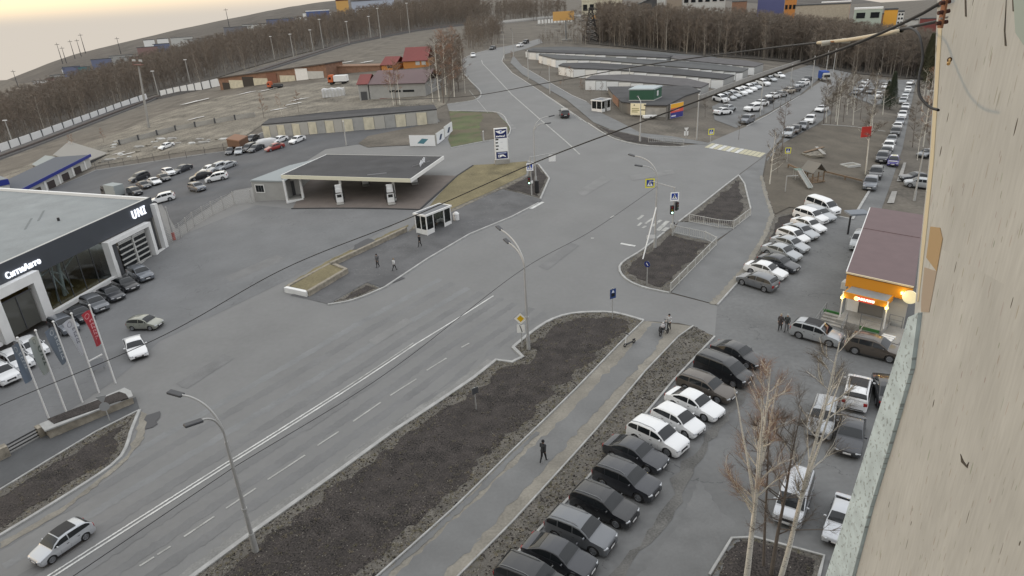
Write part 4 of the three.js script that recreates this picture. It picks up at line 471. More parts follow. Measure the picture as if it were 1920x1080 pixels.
{ // car dealership with glass showroom and two workshop doors
  const A = [-43.55,-80.3], B = [-47.53,-55.13], { ang } = frameOf(A, B), H0 = 6.35, g = thing('dealership', 'low car dealership with dark fascia, white portals and pale flat roof', 'dealership', ...A, ang, undefined, gh(...A) - 0.3);
  const C = loc(g, [-70.3,-90.9]), k = C[1] / C[0], dep = Math.min(C[1], 60), cx = C[0] * dep / C[1], E = 52, S = 0.35;                 // side wall runs back at the plan's own angle
  mesh('roof', prism([[0.05, 0.1], [E, 0.1], [E, dep], [cx, dep]], H0 + S - 0.5, H0 + S - 0.28), roofGrey, g);
  mesh('parapet', [bar([0.1, H0 + S - 0.2, 0.25], [cx, H0 + S - 0.2, dep], 0.35, 0.5)], M.white, g); mesh('parapet', [bar([0.1, H0 + S - 0.18, 0.12], [E, H0 + S - 0.18, 0.12], 0.2, 0.46)], steelDark, g); mesh('roof_trim', bar([0.2, H0 + S + 0.09, 0.14], [E, H0 + S + 0.09, 0.14], 0.3, 0.06), M.offwhite, g);
  mesh('side_wall', bar([0.25, H0 / 2, 0.3], [cx + 0.2, H0 / 2, dep], 0.3, H0), greyWall, g);
  mesh('fascia', box(E, 2.35, 0.3, E / 2, 4.1 + S, 0.1), steelDark, g);
  mesh('end_pillar', box(0.55, 6.0, 0.6, 0.28, 0, -0.35), M.white, g); mesh('sill', box(2.0, 0.35, 0.6, 1.5, 0, -0.35), M.white, g); mesh('wall_panel', box(2.0, 4.4, 0.2, 1.55, 0, 0.3), M.darkGrey, g);
  const portal = (u0, u1, top, post, name) => { const p = mesh('portal', [box(post, top, 0.8, u0 + post / 2, 0, -0.35), box(post, top, 0.8, u1 - post / 2, 0, -0.35), box(u1 - u0 - 2 * post, post * 0.9, 0.8, (u0 + u1) / 2, top - post * 0.9, -0.35)], M.white, g); return p; };
  portal(2.2, 9.75, 4.35, 0.5); portal(19.3, 25.2, 5.0, 1.0);
  mesh('wall_panel', box(1.2, 3.75, 0.15, 8.5, 0, -0.1), M.darkGrey, g);
  for (const u of [3.0, 5.45]) { // sectional doors
    const d = mesh('workshop_door', [box(2.25, 0.12, 0.12, u + 1.12, 0, -0.2), box(2.25, 0.12, 0.12, u + 1.12, 3.5, -0.2)], M.white, g);
    for (let r = 0; r < 6; r++) mesh('door_rail', box(2.3, 0.16, 0.1, u + 1.12, 0.2 + r * 0.62, -0.22), M.offwhite, d);
    for (let r = 0; r < 5; r++) for (let c = 0; c < 4; c++) mesh('pane', box(0.48, 0.44, 0.04, u + 0.28 + c * 0.56, 0.37 + r * 0.62, -0.18), M.glass, d);
  }
  mesh('door_post', box(0.2, 3.7, 0.25, 5.34, 0, -0.24), M.offwhite, g);
  // showroom: sill, panes, mullions, floor, back wall and branching struts inside
  mesh('sill', box(9.5, 0.4, 0.5, 14.5, 0, -0.3), M.white, g); mesh('sill', box(14, 0.3, 0.4, 32.3, 0, -0.3), M.white, g);
  for (let i = 0; i < 5; i++) { mesh('glass_pane', box(1.88, 4.1, 0.03, 10.7 + i * 1.9, 0.4, 0.05), clearGlass, g); if (i) mesh('mullion', box(0.06, 4.1, 0.09, 9.75 + i * 1.9, 0.4, 0.05), M.darkGrey, g); }
  for (let i = 0; i < 6; i++) mesh('glass_pane', box(2.2, 4.3, 0.03, 26.4 + i * 2.25, 0.3, 0.05), clearGlass, g);
  mesh('showroom_floor', box(30, 0.1, 12, 25, 0.05, 6.5), ochre, g); mesh('showroom_back_wall', box(42, 5, 0.2, 21, 0, 12.6), std([0.22, 0.19, 0.12]), g); mesh('showroom_ceiling', box(42, 0.15, 12, 21, 5.4, 6.4), M.offwhite, g);
  for (const [a, b, r] of [[[12.2, 0, 3], [14.6, 4.6, 2.2], .09], [[14.6, 0, 2], [13.4, 5.2, 2.5], .2], [[13.4, 2.6, 2.3], [10.4, 4.8, 1.6], .08], [[14, 2.4, 2.2], [16, 3.6, 1.5], .07], [[16, 3.6, 1.5], [19, 3.3, 1.2], .07], [[16, 3.6, 1.5], [14.6, 0.4, 1.5], .08], [[16, 3.6, 1.5], [16.2, 5.2, 1.5], .08], [[18, 0.4, 1.2], [17.2, 4.6, 1.2], .09], [[16.6, 0.4, 1], [16.0, 4.0, 1], .07]]) mesh('strut', rod(a, b, r, 8), M.offwhite, g);
  const door = mesh('entrance_door', box(3.6, 3.4, 0.06, 22.3, 0.1, -0.3), phys([0.1, 0.1, 0.09], { roughness: 0.1 }), g); mesh('door_frame', [box(0.08, 3.4, 0.1, 22.3, 0.1, -0.36), box(3.7, 0.1, 0.1, 22.3, 3.5, -0.36)], M.darkGrey, door);
  const sign = (t, size, u, y) => { const o = mesh('sign_lettering', letters(t, size, 0.1).rotateY(Math.PI), std([0.85, 0.87, 0.9], { emissive: new THREE.Color(0.75, 0.8, 0.9), emissiveIntensity: 0.7 }), g, [u, y, -0.1]); return o; };
  sign('UNI', 1.0, 2.9, 5.75); sign('СитиАвто', 0.62, 20.2, 5.6);
  for (const [x, z] of [[8, 6], [12, 12], [22, 5], [30, 9]]) mesh('roof_vent', cyl(0.14, 0.14, 0.35, x, H0 + S - 0.28, z), M.black, g);
  for (const [x, z, l] of [[6, 10, 5], [9, 9, 5], [16, 22, 7], [14, 26, 6]]) mesh('roof_stain', box(l, 0.01, 0.22, x, H0 + S - 0.275, z, 0.6), std([0.17, 0.185, 0.19]), g);
}
{ // filling station: canopy on columns, pumps, kiosk, price pylon
  const P = [[-31.31,-92.51],[-12.47,-85.88],[-9.02,-98.74],[-27.91,-105.03]], o = P[0], g = thing('station_canopy', 'flat dark-roofed filling station canopy with white fascia on columns', 'canopy', ...o);
  const q = P.map((p) => [p[0] - o[0], p[1] - o[1]]), y = 3.35;
  mesh('roof', prism(q.map(([x, z], i) => { const c = [(q[0][0] + q[2][0]) / 2, (q[0][1] + q[2][1]) / 2]; return [lerp(x, c[0], 0.012), lerp(z, c[1], 0.012)]; }), y + 0.05, y + 0.55), M.bitumen, g);
  const fm = [std([0.72, 0.70, 0.56], { roughness: 0.5 }), M.white, M.offwhite, M.white]; q.forEach((a, i) => { const b = q[(i + 1) % 4]; mesh('fascia', bar([a[0], y + 0.32, a[1]], [b[0], y + 0.36, b[1]], 0.12, 0.5), fm[i], g); });
  const down = (px) => [px[0] - o[0], px[1] - o[1]];
  for (const c of [[-29.06,-93.29],[-22.71,-90.14],[-15.12,-87.93],[-13.29,-96.09],[-20.45,-97.48],[-25.58,-102.96]]) { const [x, z] = down(c), yy = gh(...c) - gh(...o); mesh('column', box(0.32, y + 0.1 - yy, 0.32, x, yy, z), M.white, g); }
  const e1 = q[1], e2 = q[2], mid = [lerp(e1[0], e2[0], 0.62), lerp(e1[1], e2[1], 0.62)], an = Math.atan2(-(e2[1] - e1[1]), e2[0] - e1[0]);
  const em = mesh('roof_emblem', [box(0.9, 0.5, 0.06, -0.9, -0.3, 0, 0, 0.5), box(0.7, 0.35, 0.06, -0.1, -0.1, 0, 0, 0.9), box(0.5, 0.7, 0.06, 0.5, -0.2, 0, 0, -0.3)], std([0.75, 0.76, 0.78]), g, [mid[0] - 1.2, y + 1.0, mid[1]]); em.rotation.y = an; mesh('emblem_frame', [bar([mid[0] - 2.6, y + 0.7, mid[1] + 1.2], [mid[0] - 0.4, y + 0.7, mid[1] - 1.6], 0.05, 0.05), rod([mid[0] - 1.6, y + 0.55, mid[1] + 0.4], [mid[0] - 1.2, y + 1.3, mid[1] + 0.4], 0.03), rod([mid[0] - 0.8, y + 0.55, mid[1] - 0.6], [mid[0] - 0.8, y + 1.5, mid[1] - 0.6], 0.03)], M.greyMetal, g);
  mesh('roof_patch', box(2.6, 0.012, 0.5, q[1][0] - 5, y + 0.556, q[1][1] - 4, 0.2), std([0.14, 0.142, 0.15]), g);
  const pump = (px, label) => { const p = thing('fuel_pump', label, 'fuel pump', ...px, 0.25, 'fuel pumps under the canopy');
    mesh('island', rbox(1.0, 0.16, 3.2, 0.06, 0, 0, 0), M.concrete, p); mesh('cabinet', rbox(0.95, 1.15, 0.55, 0.04, 0, 0.16, 0.4), M.white, p); mesh('display', box(0.6, 0.4, 0.02, 0, 0.85, 0.685), M.black, p); mesh('head', rbox(0.85, 0.55, 0.45, 0.04, 0, 1.5, 0.4), M.white, p); mesh('frame', [box(0.1, 2.3, 0.5, -0.53, 0.16, 0.4), box(0.1, 2.3, 0.5, 0.53, 0.16, 0.4)], M.black, p); mesh('top_sign', rbox(0.8, 0.5, 0.3, 0.03, 0, 2.05, 0.4), M.white, p); for (const s of [-1, 1]) mesh('hose', tube([[s * 0.6, 1.7, 0.4], [s * 0.75, 1.0, 0.45], [s * 0.66, 0.5, 0.4], [s * 0.58, 1.1, 0.5]], 0.03, 12, 5), M.rubber, p); return p; };
  pump([-22.96,-89.54], 'white fuel pump on an island nearer the kiosk along the front edge'); pump([-15.63,-87.4], 'white fuel pump on an island in the middle of the front edge'); pump([-13.4,-95.59], 'fuel pump behind the end column by the fascia logo'); pump([-20.78,-97.07], 'fuel pump in the rear row under the canopy');
  const K = [[-36.62,-94.94],[-31.16,-93.26],[-30.18,-106.8],[-33.43,-103.27]], kg = thing('kiosk', 'pale grey filling station kiosk with small white window', 'kiosk', ...K[0]), r = K.map((p) => [p[0] - K[0][0], p[1] - K[0][1]]);
  mesh('wall', prism(r, -0.3, 3.0), greyWall, kg); const cc = [(r[0][0] + r[2][0]) / 2, (r[0][1] + r[2][1]) / 2]; mesh('roof', prism(r.map(([x, z]) => [x + (x - cc[0]) * 0.02, z + (z - cc[1]) * 0.02]), 3.003, 3.2), std([0.3, 0.33, 0.34]), kg);
  const f = frameOf(r[0], r[1]), wn = new THREE.Group(); wn.name = 'window'; wn.position.set(lerp(r[0][0], r[1][0], 0.22), 1.35, lerp(r[0][1], r[1][1], 0.22)); wn.rotation.y = f.ang; kg.add(wn); mesh('frame', [box(1.5, 0.1, 0.1, 0, 0, 0), box(1.5, 0.1, 0.1, 0, 1.1, 0), box(0.1, 1.2, 0.1, -0.72, 0, 0), box(0.1, 1.2, 0.1, 0.72, 0, 0)], M.white, wn); for (const s of [-0.46, 0, 0.46]) mesh('pane', box(0.4, 1.0, 0.06, s, 0.1, 0.01), M.glass, wn);
  const D = [[-31.08,-91.93],[-28.92,-92.76]], dg = thing('kiosk_entrance', 'recessed kiosk entrance with white step under the canopy', 'entrance', ...D[0], frameOf(...D).ang), L = frameOf(...D).len; mesh('step', box(L, 0.3, 0.5, L / 2, 0, 0), M.white, dg); mesh('back_wall', box(L, 3.2, 0.15, L / 2, 0, -3), M.offwhite, dg); mesh('floor', box(L, 0.28, 2.6, L / 2, -0.02, -1.55), M.concrete, dg); mesh('door', box(0.9, 2.1, 0.06, L * 0.5, 0.28, -2.9), M.darkGrey, dg); mesh('corner_post', box(0.25, 3.3, 0.25, 0.1, 0, -0.1), M.white, dg);
}
{ // price pylon with winged emblem
  const b = [-0.38,-102.2], g = thing('price_pylon', 'tall white and navy price pylon with winged emblem and grey plinth', 'sign', ...b, 0.12), w = 2.05;
  mesh('plinth', rbox(w + 0.25, 0.75, 0.9, 0.05, 0, 0, 0), M.concrete, g); mesh('casing', rbox(w, 4.75, 0.45, 0.06, 0, 0.72, 0), M.white, g);
  const print = (n, wd, h, y, draw) => { const c = document.createElement('canvas'); c.width = 256; c.height = Math.round(256 * h / wd); const x = c.getContext('2d'); draw(x, c.width, c.height); const t = new THREE.CanvasTexture(c); t.colorSpace = THREE.SRGBColorSpace; const m = mesh(n, new THREE.PlaneGeometry(wd, h), std(0xffffff, { map: t, roughness: 0.5 }), g, [0, y + h / 2, 0.232]); return m; };
  print('emblem_panel', 1.75, 1.35, 3.98, (x, W, h) => { x.fillStyle = '#10205e'; x.fillRect(0, 0, W, h); x.fillStyle = '#fff'; x.beginPath(); x.moveTo(10, h * .16); x.quadraticCurveTo(W * .3, h * .2, W * .42, h * .12); x.arc(W / 2, h * .25, W * .1, Math.PI, 0); x.quadraticCurveTo(W * .7, h * .2, W - 10, h * .16); x.quadraticCurveTo(W * .8, h * .46, W * .5, h * .5); x.quadraticCurveTo(W * .2, h * .46, 10, h * .16); x.fill(); x.fillStyle = '#7a8ac8'; x.beginPath(); x.arc(W / 2, h * .28, W * .085, 0, 7); x.fill(); x.fillStyle = '#fff'; [[18, 36, 30], [60, 30, 26], [96, 26, 34], [128, 30, 26], [164, 34, 24], [204, 16, 44]].forEach(([u, w2, t2]) => x.fillRect(u, h * .86 - t2, w2, t2)); });
  print('price_panel', 1.75, 1.95, 1.98, (x, W, h) => { x.fillStyle = '#f4f6f8'; x.fillRect(0, 0, W, h); x.fillStyle = '#111'; ['', '92', '95', 'ДТ'].forEach((t, i) => { x.fillRect(0, i * h / 4 + 4, 66 - i % 2 * 14, 30); }); x.fillStyle = '#b9bcc4'; x.fillRect(110, h * .28, 50, 7); x.fillRect(110, h * .76, 60, 5); });
  print('lower_panel', 1.75, 1.05, 0.86, (x, W, h) => { x.fillStyle = '#10205e'; x.fillRect(0, 0, W, h); x.fillStyle = '#c9d2f2'; x.fillRect(34, 20, W - 60, 18); x.fillStyle = '#fff'; x.beginPath(); x.moveTo(40, h * .45); x.lineTo(W * .6, h * .4); x.lineTo(W * .86, h * .72); x.lineTo(W * .82, h * .8); x.lineTo(W * .55, h * .62); x.lineTo(W * .36, h * .8); x.lineTo(40, h * .78); x.fill(); x.fillStyle = '#10205e'; x.beginPath(); x.arc(W * .25, h * .6, 14, 0, 7); x.fill(); });
}
// bus shelters
function shelter(a, b, c, label, h = 2.45) {
  const { ang, len } = frameOf(a, b), g = thing('bus_shelter', label, 'bus shelter', ...a, ang), C = loc(g, c), d = Math.max(1.4, Math.abs(C[1])), s = Math.sign(C[1]);
  mesh('roof', box(len + 0.2, 0.05, d + 0.15, len / 2, h - 0.02, s * d / 2), std([0.09, 0.1, 0.12], { roughness: 0.4 }), g);
  for (const z of [-0.08, d + 0.08]) mesh('roof_frame', box(len + 0.45, 0.22, 0.14, len / 2, h - 0.1, s * z), M.white, g); for (const x of [-0.15, len + 0.15]) mesh('roof_frame', box(0.14, 0.215, d + 0.02, x, h - 0.098, s * d / 2), M.white, g);
  const post = (x, z) => mesh('post', box(0.11, h, 0.11, x, 0, s * z), M.white, g); for (const x of [0, 1.15, len - 1.15, len]) post(x, 0); post(0, d); post(len, d); post(0, d / 2); post(len / 2, d); post(len, d / 2);
  const bay = (x0, x1, z0, z1) => { const L = Math.hypot(x1 - x0, z1 - z0), r = Math.abs(x1 - x0) > 0.1 ? 0 : Math.PI / 2; mesh('lower_panel', box(L - 0.1, 0.62, 0.05, (x0 + x1) / 2, 0.05, s * (z0 + z1) / 2, r), M.white, g); mesh('glass_pane', box(L - 0.11, h - 0.85, 0.02, (x0 + x1) / 2, 0.69, s * (z0 + z1) / 2, r), phys([0.35, 0.38, 0.38], { transmission: 1, thickness: 0, roughness: 0.05 }), g); };
  bay(0, 0, 0, d / 2); bay(0, 0, d / 2, d); bay(0, 1.15, 0, 0); bay(len - 1.15, len, 0, 0); bay(0, len / 2, d, d); bay(len / 2, len, d, d); bay(len, len, 0, d / 2); bay(len, len, d / 2, d);
  mesh('bench', [box(len * 0.5, 0.06, 0.4, len * 0.5, 0.45, s * (d - 0.35)), box(0.06, 0.45, 0.3, len * 0.3, 0, s * (d - 0.35)), box(0.06, 0.45, 0.3, len * 0.7, 0, s * (d - 0.35))], M.wood, g); return g;
}
shelter([-9.5,-74.28], [-6.93,-77.58], [-10.97,-75.19], 'white-framed glazed bus shelter with dark roof beside the main road');
shelter([20.28,-138.37], [22.36,-140.52], [19.71,-141.27], 'small white bus shelter by the garages beside the upper road', 2.3);
{ const p = [-6.34,-78.73], g = thing('litter_bin', 'white round litter bin beside the bus shelter', 'bin', ...p); mesh('body', new THREE.LatheGeometry([[0, 0], [.3, 0], [.36, .1], [.36, .75], [.4, .8], [.4, .86], [.34, .86], [.33, .3]].map((q) => new THREE.Vector2(...q)), 16), M.white, g); mesh('lining', cyl(.34, .34, .1, 0, .7, 0, 14), M.black, g); mesh('hood', new THREE.SphereGeometry(.38, 14, 6, 0, 7, 0, 1.2).translate(0, .72, 0), M.white, g); }

{ // maroon-roofed shop with orange fascia and porch
  const h = 4.0, Q = [[28.16,-51],[31.59,-47.54],[42.51,-64.41],[38.68,-67.57]], o = Q[0], fr = frameOf(Q[0], Q[1]), g = thing('corner_shop', 'small white shop with maroon roof, orange fascia and lit sign', 'shop', ...o, fr.ang), q = Q.map((p) => loc(g, p)), L = fr.len, bd = Math.abs(q[3][1]), sx = q[3][0], B = (x, z) => [x + sx * z / bd, -z];
  mesh('wall', prism([B(0.15, 0.2), B(L - 0.1, 0.2), B(L - 0.1, bd - 0.1), B(0.15, bd - 0.1)], -0.5, h - 0.25), M.offwhite, g);
  mesh('roof', prism([B(-0.1, -0.15), B(L + 0.1, -0.15), B(L + 0.1, bd + 0.1), B(-0.1, bd + 0.1)], h - 0.24, h), maroon, g); mesh('roof_ridge', bar([...[B(-0.05, bd * 0.62)].flatMap(([x, z]) => [x, h + 0.02, z])], [...[B(L, bd * 0.62)].flatMap(([x, z]) => [x, h + 0.02, z])], 0.12, 0.05), maroon, g);
  mesh('eaves_trim', box(L + 0.2, 0.12, 0.12, L / 2, h - 0.12, 0.2), std([0.7, 0.6, 0.42]), g); mesh('fascia', box(L + 0.1, 1.15, 0.18, L / 2, h - 1.28, 0.06), orangeSign, g); mesh('side_gutter', bar([...[B(-0.12, 0)].flatMap(([x, z]) => [x, h - 0.1, z])], [...[B(-0.12, bd)].flatMap(([x, z]) => [x, h - 0.1, z])], 0.14, 0.14), M.white, g);
  mesh('porch_floor', box(L * 0.72, 0.85, 2.3, L * 0.42, -0.3, 1.15), M.concrete, g); mesh('recess', box(L * 0.42, 2.0, 0.1, L * 0.42, 0.55, -0.14), std([0.2, 0.2, 0.2]), g); mesh('shop_window', box(L * 0.4, 0.9, 0.1, L * 0.42, 1.75, -0.1), phys([0.13, 0.11, 0.09], { roughness: 0.1 }), g); for (let i = 0; i < 4; i++) mesh('window_poster', box(0.5, 0.6, 0.02, L * 0.26 + i * L * 0.105, 1.85, -0.03), [ochre, std([0.3, 0.1, 0.08]), std([0.4, 0.3, 0.15]), greenBright][i], g); mesh('entrance_door', box(0.9, 2.1, 0.1, L * 0.15, 0.55, -0.06), M.white, g); mesh('door_poster', box(0.5, 0.7, 0.02, L * 0.15, 1.7, 0.0), std([0.3, 0.36, 0.2]), g);
  const an = mesh('canopy', [box(L * 0.64, 0.1, 1.5, L * 0.42, h - 1.25, 0.95)], roofGrey, g); mesh('canopy_edge', box(L * 0.66, 0.5, 0.1, L * 0.42, h - 1.62, 1.72), orangeSign, an); for (const s of [0, 1]) mesh('canopy_edge', box(0.1, 0.4, 1.55, L * (0.09 + 0.66 * s), h - 1.55, 0.92), orangeSign, an);
  const gl = (c, k) => std([0.8, 0.75, 0.6], { emissive: new THREE.Color(...c), emissiveIntensity: k });
  mesh('lit_sign', box(L * 0.28, 0.42, 0.1, L * 0.42, h - 1.6, 1.83), std([0.32, 0.05, 0.03], { emissive: new THREE.Color(0.5, 0.06, 0.03), emissiveIntensity: 0.6 }), g); mesh('sign_lettering', letters('разлив', 0.26, 0.03), gl([1, 0.75, 0.6], 1.6), g, [L * 0.45, h - 1.39, 1.885]); mesh('sign_roundel', cyl(0.17, 0.17, 0.05, 0, 0, 0, 14).rotateX(Math.PI / 2), gl([1, 0.6, 0.15], 1.4), g, [L * 0.3, h - 1.38, 1.885]);
  for (const [x, y, z] of [[L * 0.08, h - 1.6, 1.85], [L * 0.77, h - 1.6, 1.85], [L * 0.88, h - 0.7, 0.3]]) { const lp = mesh('lamp', new THREE.SphereGeometry(0.15, 12, 8), gl([1, 0.72, 0.1], 1.0), g, [x, y, z]); const pl = new THREE.PointLight(new THREE.Color(1, 0.72, 0.2), 0.45); pl.position.set(x, y, z + 0.22); pl.castShadow = true; g.add(pl); }
  mesh('round_sign', cyl(0.55, 0.55, 0.12, 0, 0, 0, 24).rotateX(Math.PI / 2), gl([1, 0.85, 0.35], 0.22), g, [L * 1.0, h - 0.9, 0.25]);
  for (const x of [L * 0.08, L * 0.77]) mesh('porch_post', box(0.1, h - 1.6, 0.1, x, 0.5, 1.72), M.white, g);
  for (let i = 0; i < 6; i++) mesh('step', box(2.0, 0.16, 0.34, L * 0.02, 0.4 - i * 0.14, 1.6 + i * 0.33), M.concrete, g);
  const rail = (n, P, m) => { const rr2 = []; for (let i = 0; i + 1 < P.length; i++) { rr2.push(rod(P[i], P[i + 1], 0.03)); rr2.push(rod([P[i][0], P[i][1] - 0.4, P[i][2]], [P[i + 1][0], P[i + 1][1] - 0.4, P[i + 1][2]], 0.02)); } P.forEach((p) => rr2.push(rod(p, [p[0], p[1] - 1.0, p[2]], 0.03))); return mesh(n, rr2, m, g); };
  rail('railing', [[-0.9, 1.4, 1.3], [-0.95, 1.0, 2.4], [-1.0, 0.65, 3.3]], M.greyMetal); rail('railing', [[L * 0.02 + 1.05, 1.4, 2.3], [L * 0.02 + 1.05, 0.65, 3.4]], M.greyMetal); rail('railing', [[L * 0.44, 1.55, 2.25], [L * 0.76, 1.55, 2.25]], M.greyMetal); rail('railing', [[L * 0.78, 1.4, 0.6], [L * 0.98, 1.4, 0.6]], M.greyMetal);
  mesh('green_panel', box(L * 0.3, 0.9, 0.08, L * 0.6, -0.35, 2.36), greenBright, g); mesh('green_base', box(1.6, 0.6, 0.1, -0.6, -0.3, 0.4), greenBright, g); mesh('ramp', box(1.8, 0.5, 3, L * 0.9, -0.3, 1.6), M.concrete, g); for (let i = 0; i < 4; i++) mesh('step', box(0.9, 0.06, 0.25, L * 0.9, 0.25 + i * 0.02, 2.2 + i * 0.4), M.white, g);
  mesh('air_unit', rbox(0.5, 0.7, 0.9, 0.05, ...(() => { const [x, z] = B(-0.3, bd * 0.18); return [x, 1.0, z]; })()), M.offwhite, g);
}
// ---------------------------------------------------------------- garages
const roofs = [M.bitumen, std(0xffffff, { map: ground([0.095, 0.098, 0.1], 0.3, 12, 256, 0.5, 130), roughness: 0.95 }), std(0xffffff, { map: ground([0.11, 0.105, 0.108], 0.3, 12, 256, 0.5, 131), roughness: 0.95 })];
const doorM = [M.white, std([0.82, 0.83, 0.84]), std([0.78, 0.77, 0.74]), std([0.74, 0.76, 0.77])];
function garageRow(name, R, nf, h, label, rm = 0, group = 'rows of lock-up garages', doors = doorM, pitch = 3.3) { // R: roof outline, its first nf points the front edge
  const o = R[0], g = thing(name, label, 'garages', ...o, 0, group), q = R.map((p) => [p[0] - o[0], p[1] - o[1]]), y = (p) => gh(p[0] + o[0], p[1] + o[1]) - gh(...o), c = q.reduce((s, p) => [s[0] + p[0] / q.length, s[1] + p[1] / q.length], [0, 0]);
  mesh('wall', prism(q.map(([x, z]) => [lerp(x, c[0], 0.004), lerp(z, c[1], 0.01)]), Math.min(...q.map(y)) - 1, (p) => h - 0.25 + y(p)), greyWall, g); mesh('roof', prism(q, (p) => h - 0.22 + y(p), (p) => h + y(p)), roofs[rm], g);
  for (let i = 0; i + 1 < nf; i++) { const a = q[i], b = q[i + 1], f = frameOf(a, b), n = Math.max(1, Math.round(f.len / pitch)); for (let k = 0; k < n; k++) { if (rnd() < 0.05) continue; const t = (k + 0.5) / n, x = lerp(a[0], b[0], t), z = lerp(a[1], b[1], t), nx = -(b[1] - a[1]) / f.len, nzv = (b[0] - a[0]) / f.len; mesh('garage_door', box(f.len / n - 0.12, h - 0.42, 0.1, x + nx * 0.02, y([x, z]) - 0.05, z + nzv * 0.02, f.ang), doors[(k * 7 + i * 3) % doors.length], g); } }
  return g;
}
garageRow('garage_row', [[9.28,-242.51],[25.11,-236.22],[45.7,-227],[66.12,-219.56],[71.13,-227.64],[48.16,-239.34],[23.95,-251.92],[12.49,-251.12]], 4, 2.3, 'garage row at the edge of the wood with scattered white doors', 1, undefined, [M.white, roofs[1], roofs[2], roofs[1]], 4);
garageRow('garage_row', [[9.92,-236.33],[12.45,-233.58],[40.01,-219.45],[51.8,-216.12],[57.11,-225.48],[34.08,-230.22],[12.07,-243.02]], 4, 2.5, 'long garage row of white doors behind the trimmed grassy bank', 0);
garageRow('garage_row', [[53.24,-216.6],[54.82,-212.99],[75.35,-205.05],[82.2,-216.2],[78.78,-221.83],[62.44,-224.7],[56.35,-225.16]], 3, 2.5, 'garage row of white doors ending beside the white shed', 2);
garageRow('garage_row', [[12.8,-224.88],[17.13,-211.36],[30.02,-207.03],[43.65,-196.94],[64.77,-189.97],[67.07,-191.06],[71.76,-199.78],[61,-207.66],[48.66,-209.63],[31.71,-214.22],[13.34,-228.06]], 6, 2.5, 'garage row with slanted end over the grassy bank', 1);
garageRow('garage_row', [[16.54,-195.42],[20.01,-188.85],[32.17,-183.91],[47.5,-176.39],[55.95,-172.75],[62.09,-182.75],[44.74,-192.45],[26.61,-200.41],[18.17,-200.16]], 5, 2.5, 'garage row whose white end door faces the lot, behind the brick wall', 0);
garageRow('garage_row', [[20.54,-167.45],[25.51,-166.21],[36.32,-160.99],[45.58,-156.5],[49.69,-163.83],[46.37,-170.57],[32.79,-175.73],[23.05,-173.74]], 4, 2.5, 'garage row next to the green cabin', 2);
{ const R = [[24.43,-138.58],[28.02,-132.81],[31.74,-130.86],[37.9,-141.45],[42.82,-147.47],[42.68,-156.59],[25.35,-162.67],[24.61,-150.37]], o = R[0], g = thing('shop_block', 'low dark-roofed shop block with beige walls under the green cabin', 'shop', ...o), q = R.map((p) => [p[0] - o[0], p[1] - o[1]]); mesh('wall', prism(q, -1.2, 1.9), std([0.2, 0.185, 0.165], { roughness: 0.9 }), g); const c = q.reduce((s, p) => [s[0] + p[0] / q.length, s[1] + p[1] / q.length], [0, 0]); mesh('roof', prism(q.map(([x, z]) => [x + (x - c[0]) * 0.015, z + (z - c[1]) * 0.015]), 1.903, 2.15), M.bitumen, g);
  const a = q[1], b = q[2], f = frameOf(a, b); mesh('wall_panel', box(f.len * 0.95, 1.8, 0.06, (a[0] + b[0]) / 2 - 0.02, -0.2, (a[1] + b[1]) / 2 + 0.05, f.ang), M.concrete, g); mesh('brick_face', (() => { const a2 = q[7], b2 = q[0]; return bar([a2[0] - 0.1, 1.3, a2[1] + 0.05], [lerp(a2[0], b2[0], 0.7) - 0.1, 1.3, lerp(a2[1], b2[1], 0.7) + 0.05], 0.1, 1.6); })(), brick, g); }
{ const R = [[25.97,-138.91],[30.56,-137.14],[33.13,-141.38],[28.54,-143.76]], o = R[0], g = thing('site_cabin', 'dark green cabin with pale roof standing above the shop block', 'cabin', ...o), q = R.map((p) => [p[0] - o[0], p[1] - o[1]]); mesh('wall', prism(q, -0.5, 4.3), greenPaint, g); const c = [(q[0][0] + q[2][0]) / 2, (q[0][1] + q[2][1]) / 2]; mesh('roof', prism(q.map(([x, z]) => [x + (x - c[0]) * 0.04, z + (z - c[1]) * 0.04]), 4.303, 4.55), std([0.42, 0.47, 0.49]), g); const p = [lerp(q[1][0], q[2][0], 0.45), lerp(q[1][1], q[2][1], 0.45)]; mesh('window', box(0.7, 1.0, 0.08, p[0] + 0.05, 2.9, p[1] + 0.04, frameOf(q[1], q[2]).ang), M.white, g); mesh('base_trim', prism(q.map(([x, z]) => [x + (x - c[0]) * 0.03, z + (z - c[1]) * 0.03]), 1.95, 2.35), M.offwhite, g); }
function board(name, a, b, h, y0, label, cat, draw, depth = 0.15) { // upright board between two ground points with print on the side that faces the road
  const f = frameOf(a, b), g = thing(name, label, cat, ...a, f.ang), c = document.createElement('canvas'); c.width = 256; c.height = Math.max(16, Math.round(256 * h / f.len)); const x = c.getContext('2d'); draw(x, c.width, c.height); const t = new THREE.CanvasTexture(c); t.colorSpace = THREE.SRGBColorSpace;
  mesh('panel', box(f.len, h, depth, f.len / 2, y0, 0), M.offwhite, g); mesh('print', new THREE.PlaneGeometry(f.len - 0.06, h - 0.06), std(0xffffff, { map: t, roughness: 0.6 }), g, [f.len / 2, y0 + h / 2, depth / 2 + 0.004]); if (y0 > 0.2) for (const s of [0.08, 0.92]) mesh('post', box(0.12, y0 + h * 0.5, 0.1, f.len * s, 0, -depth), M.greyMetal, g); return g;
}
board('shop_board', [25.42,-134.36], [28.18,-132.82], 2.3, 0.25, 'cream notice board in front of the beige shop wall', 'sign', (x, w, h) => { x.fillStyle = '#f3e9c6'; x.fillRect(0, 0, w, h); x.fillStyle = '#8f8a5c'; x.fillRect(20, h * .42, 120, 12); x.fillRect(20, h * .56, 130, 12); x.fillRect(20, h * .7, 100, 12); x.fillStyle = '#2b2b22'; x.fillRect(52, h * .1, 20, 16); x.fillRect(168, h * .5, w, 16); });
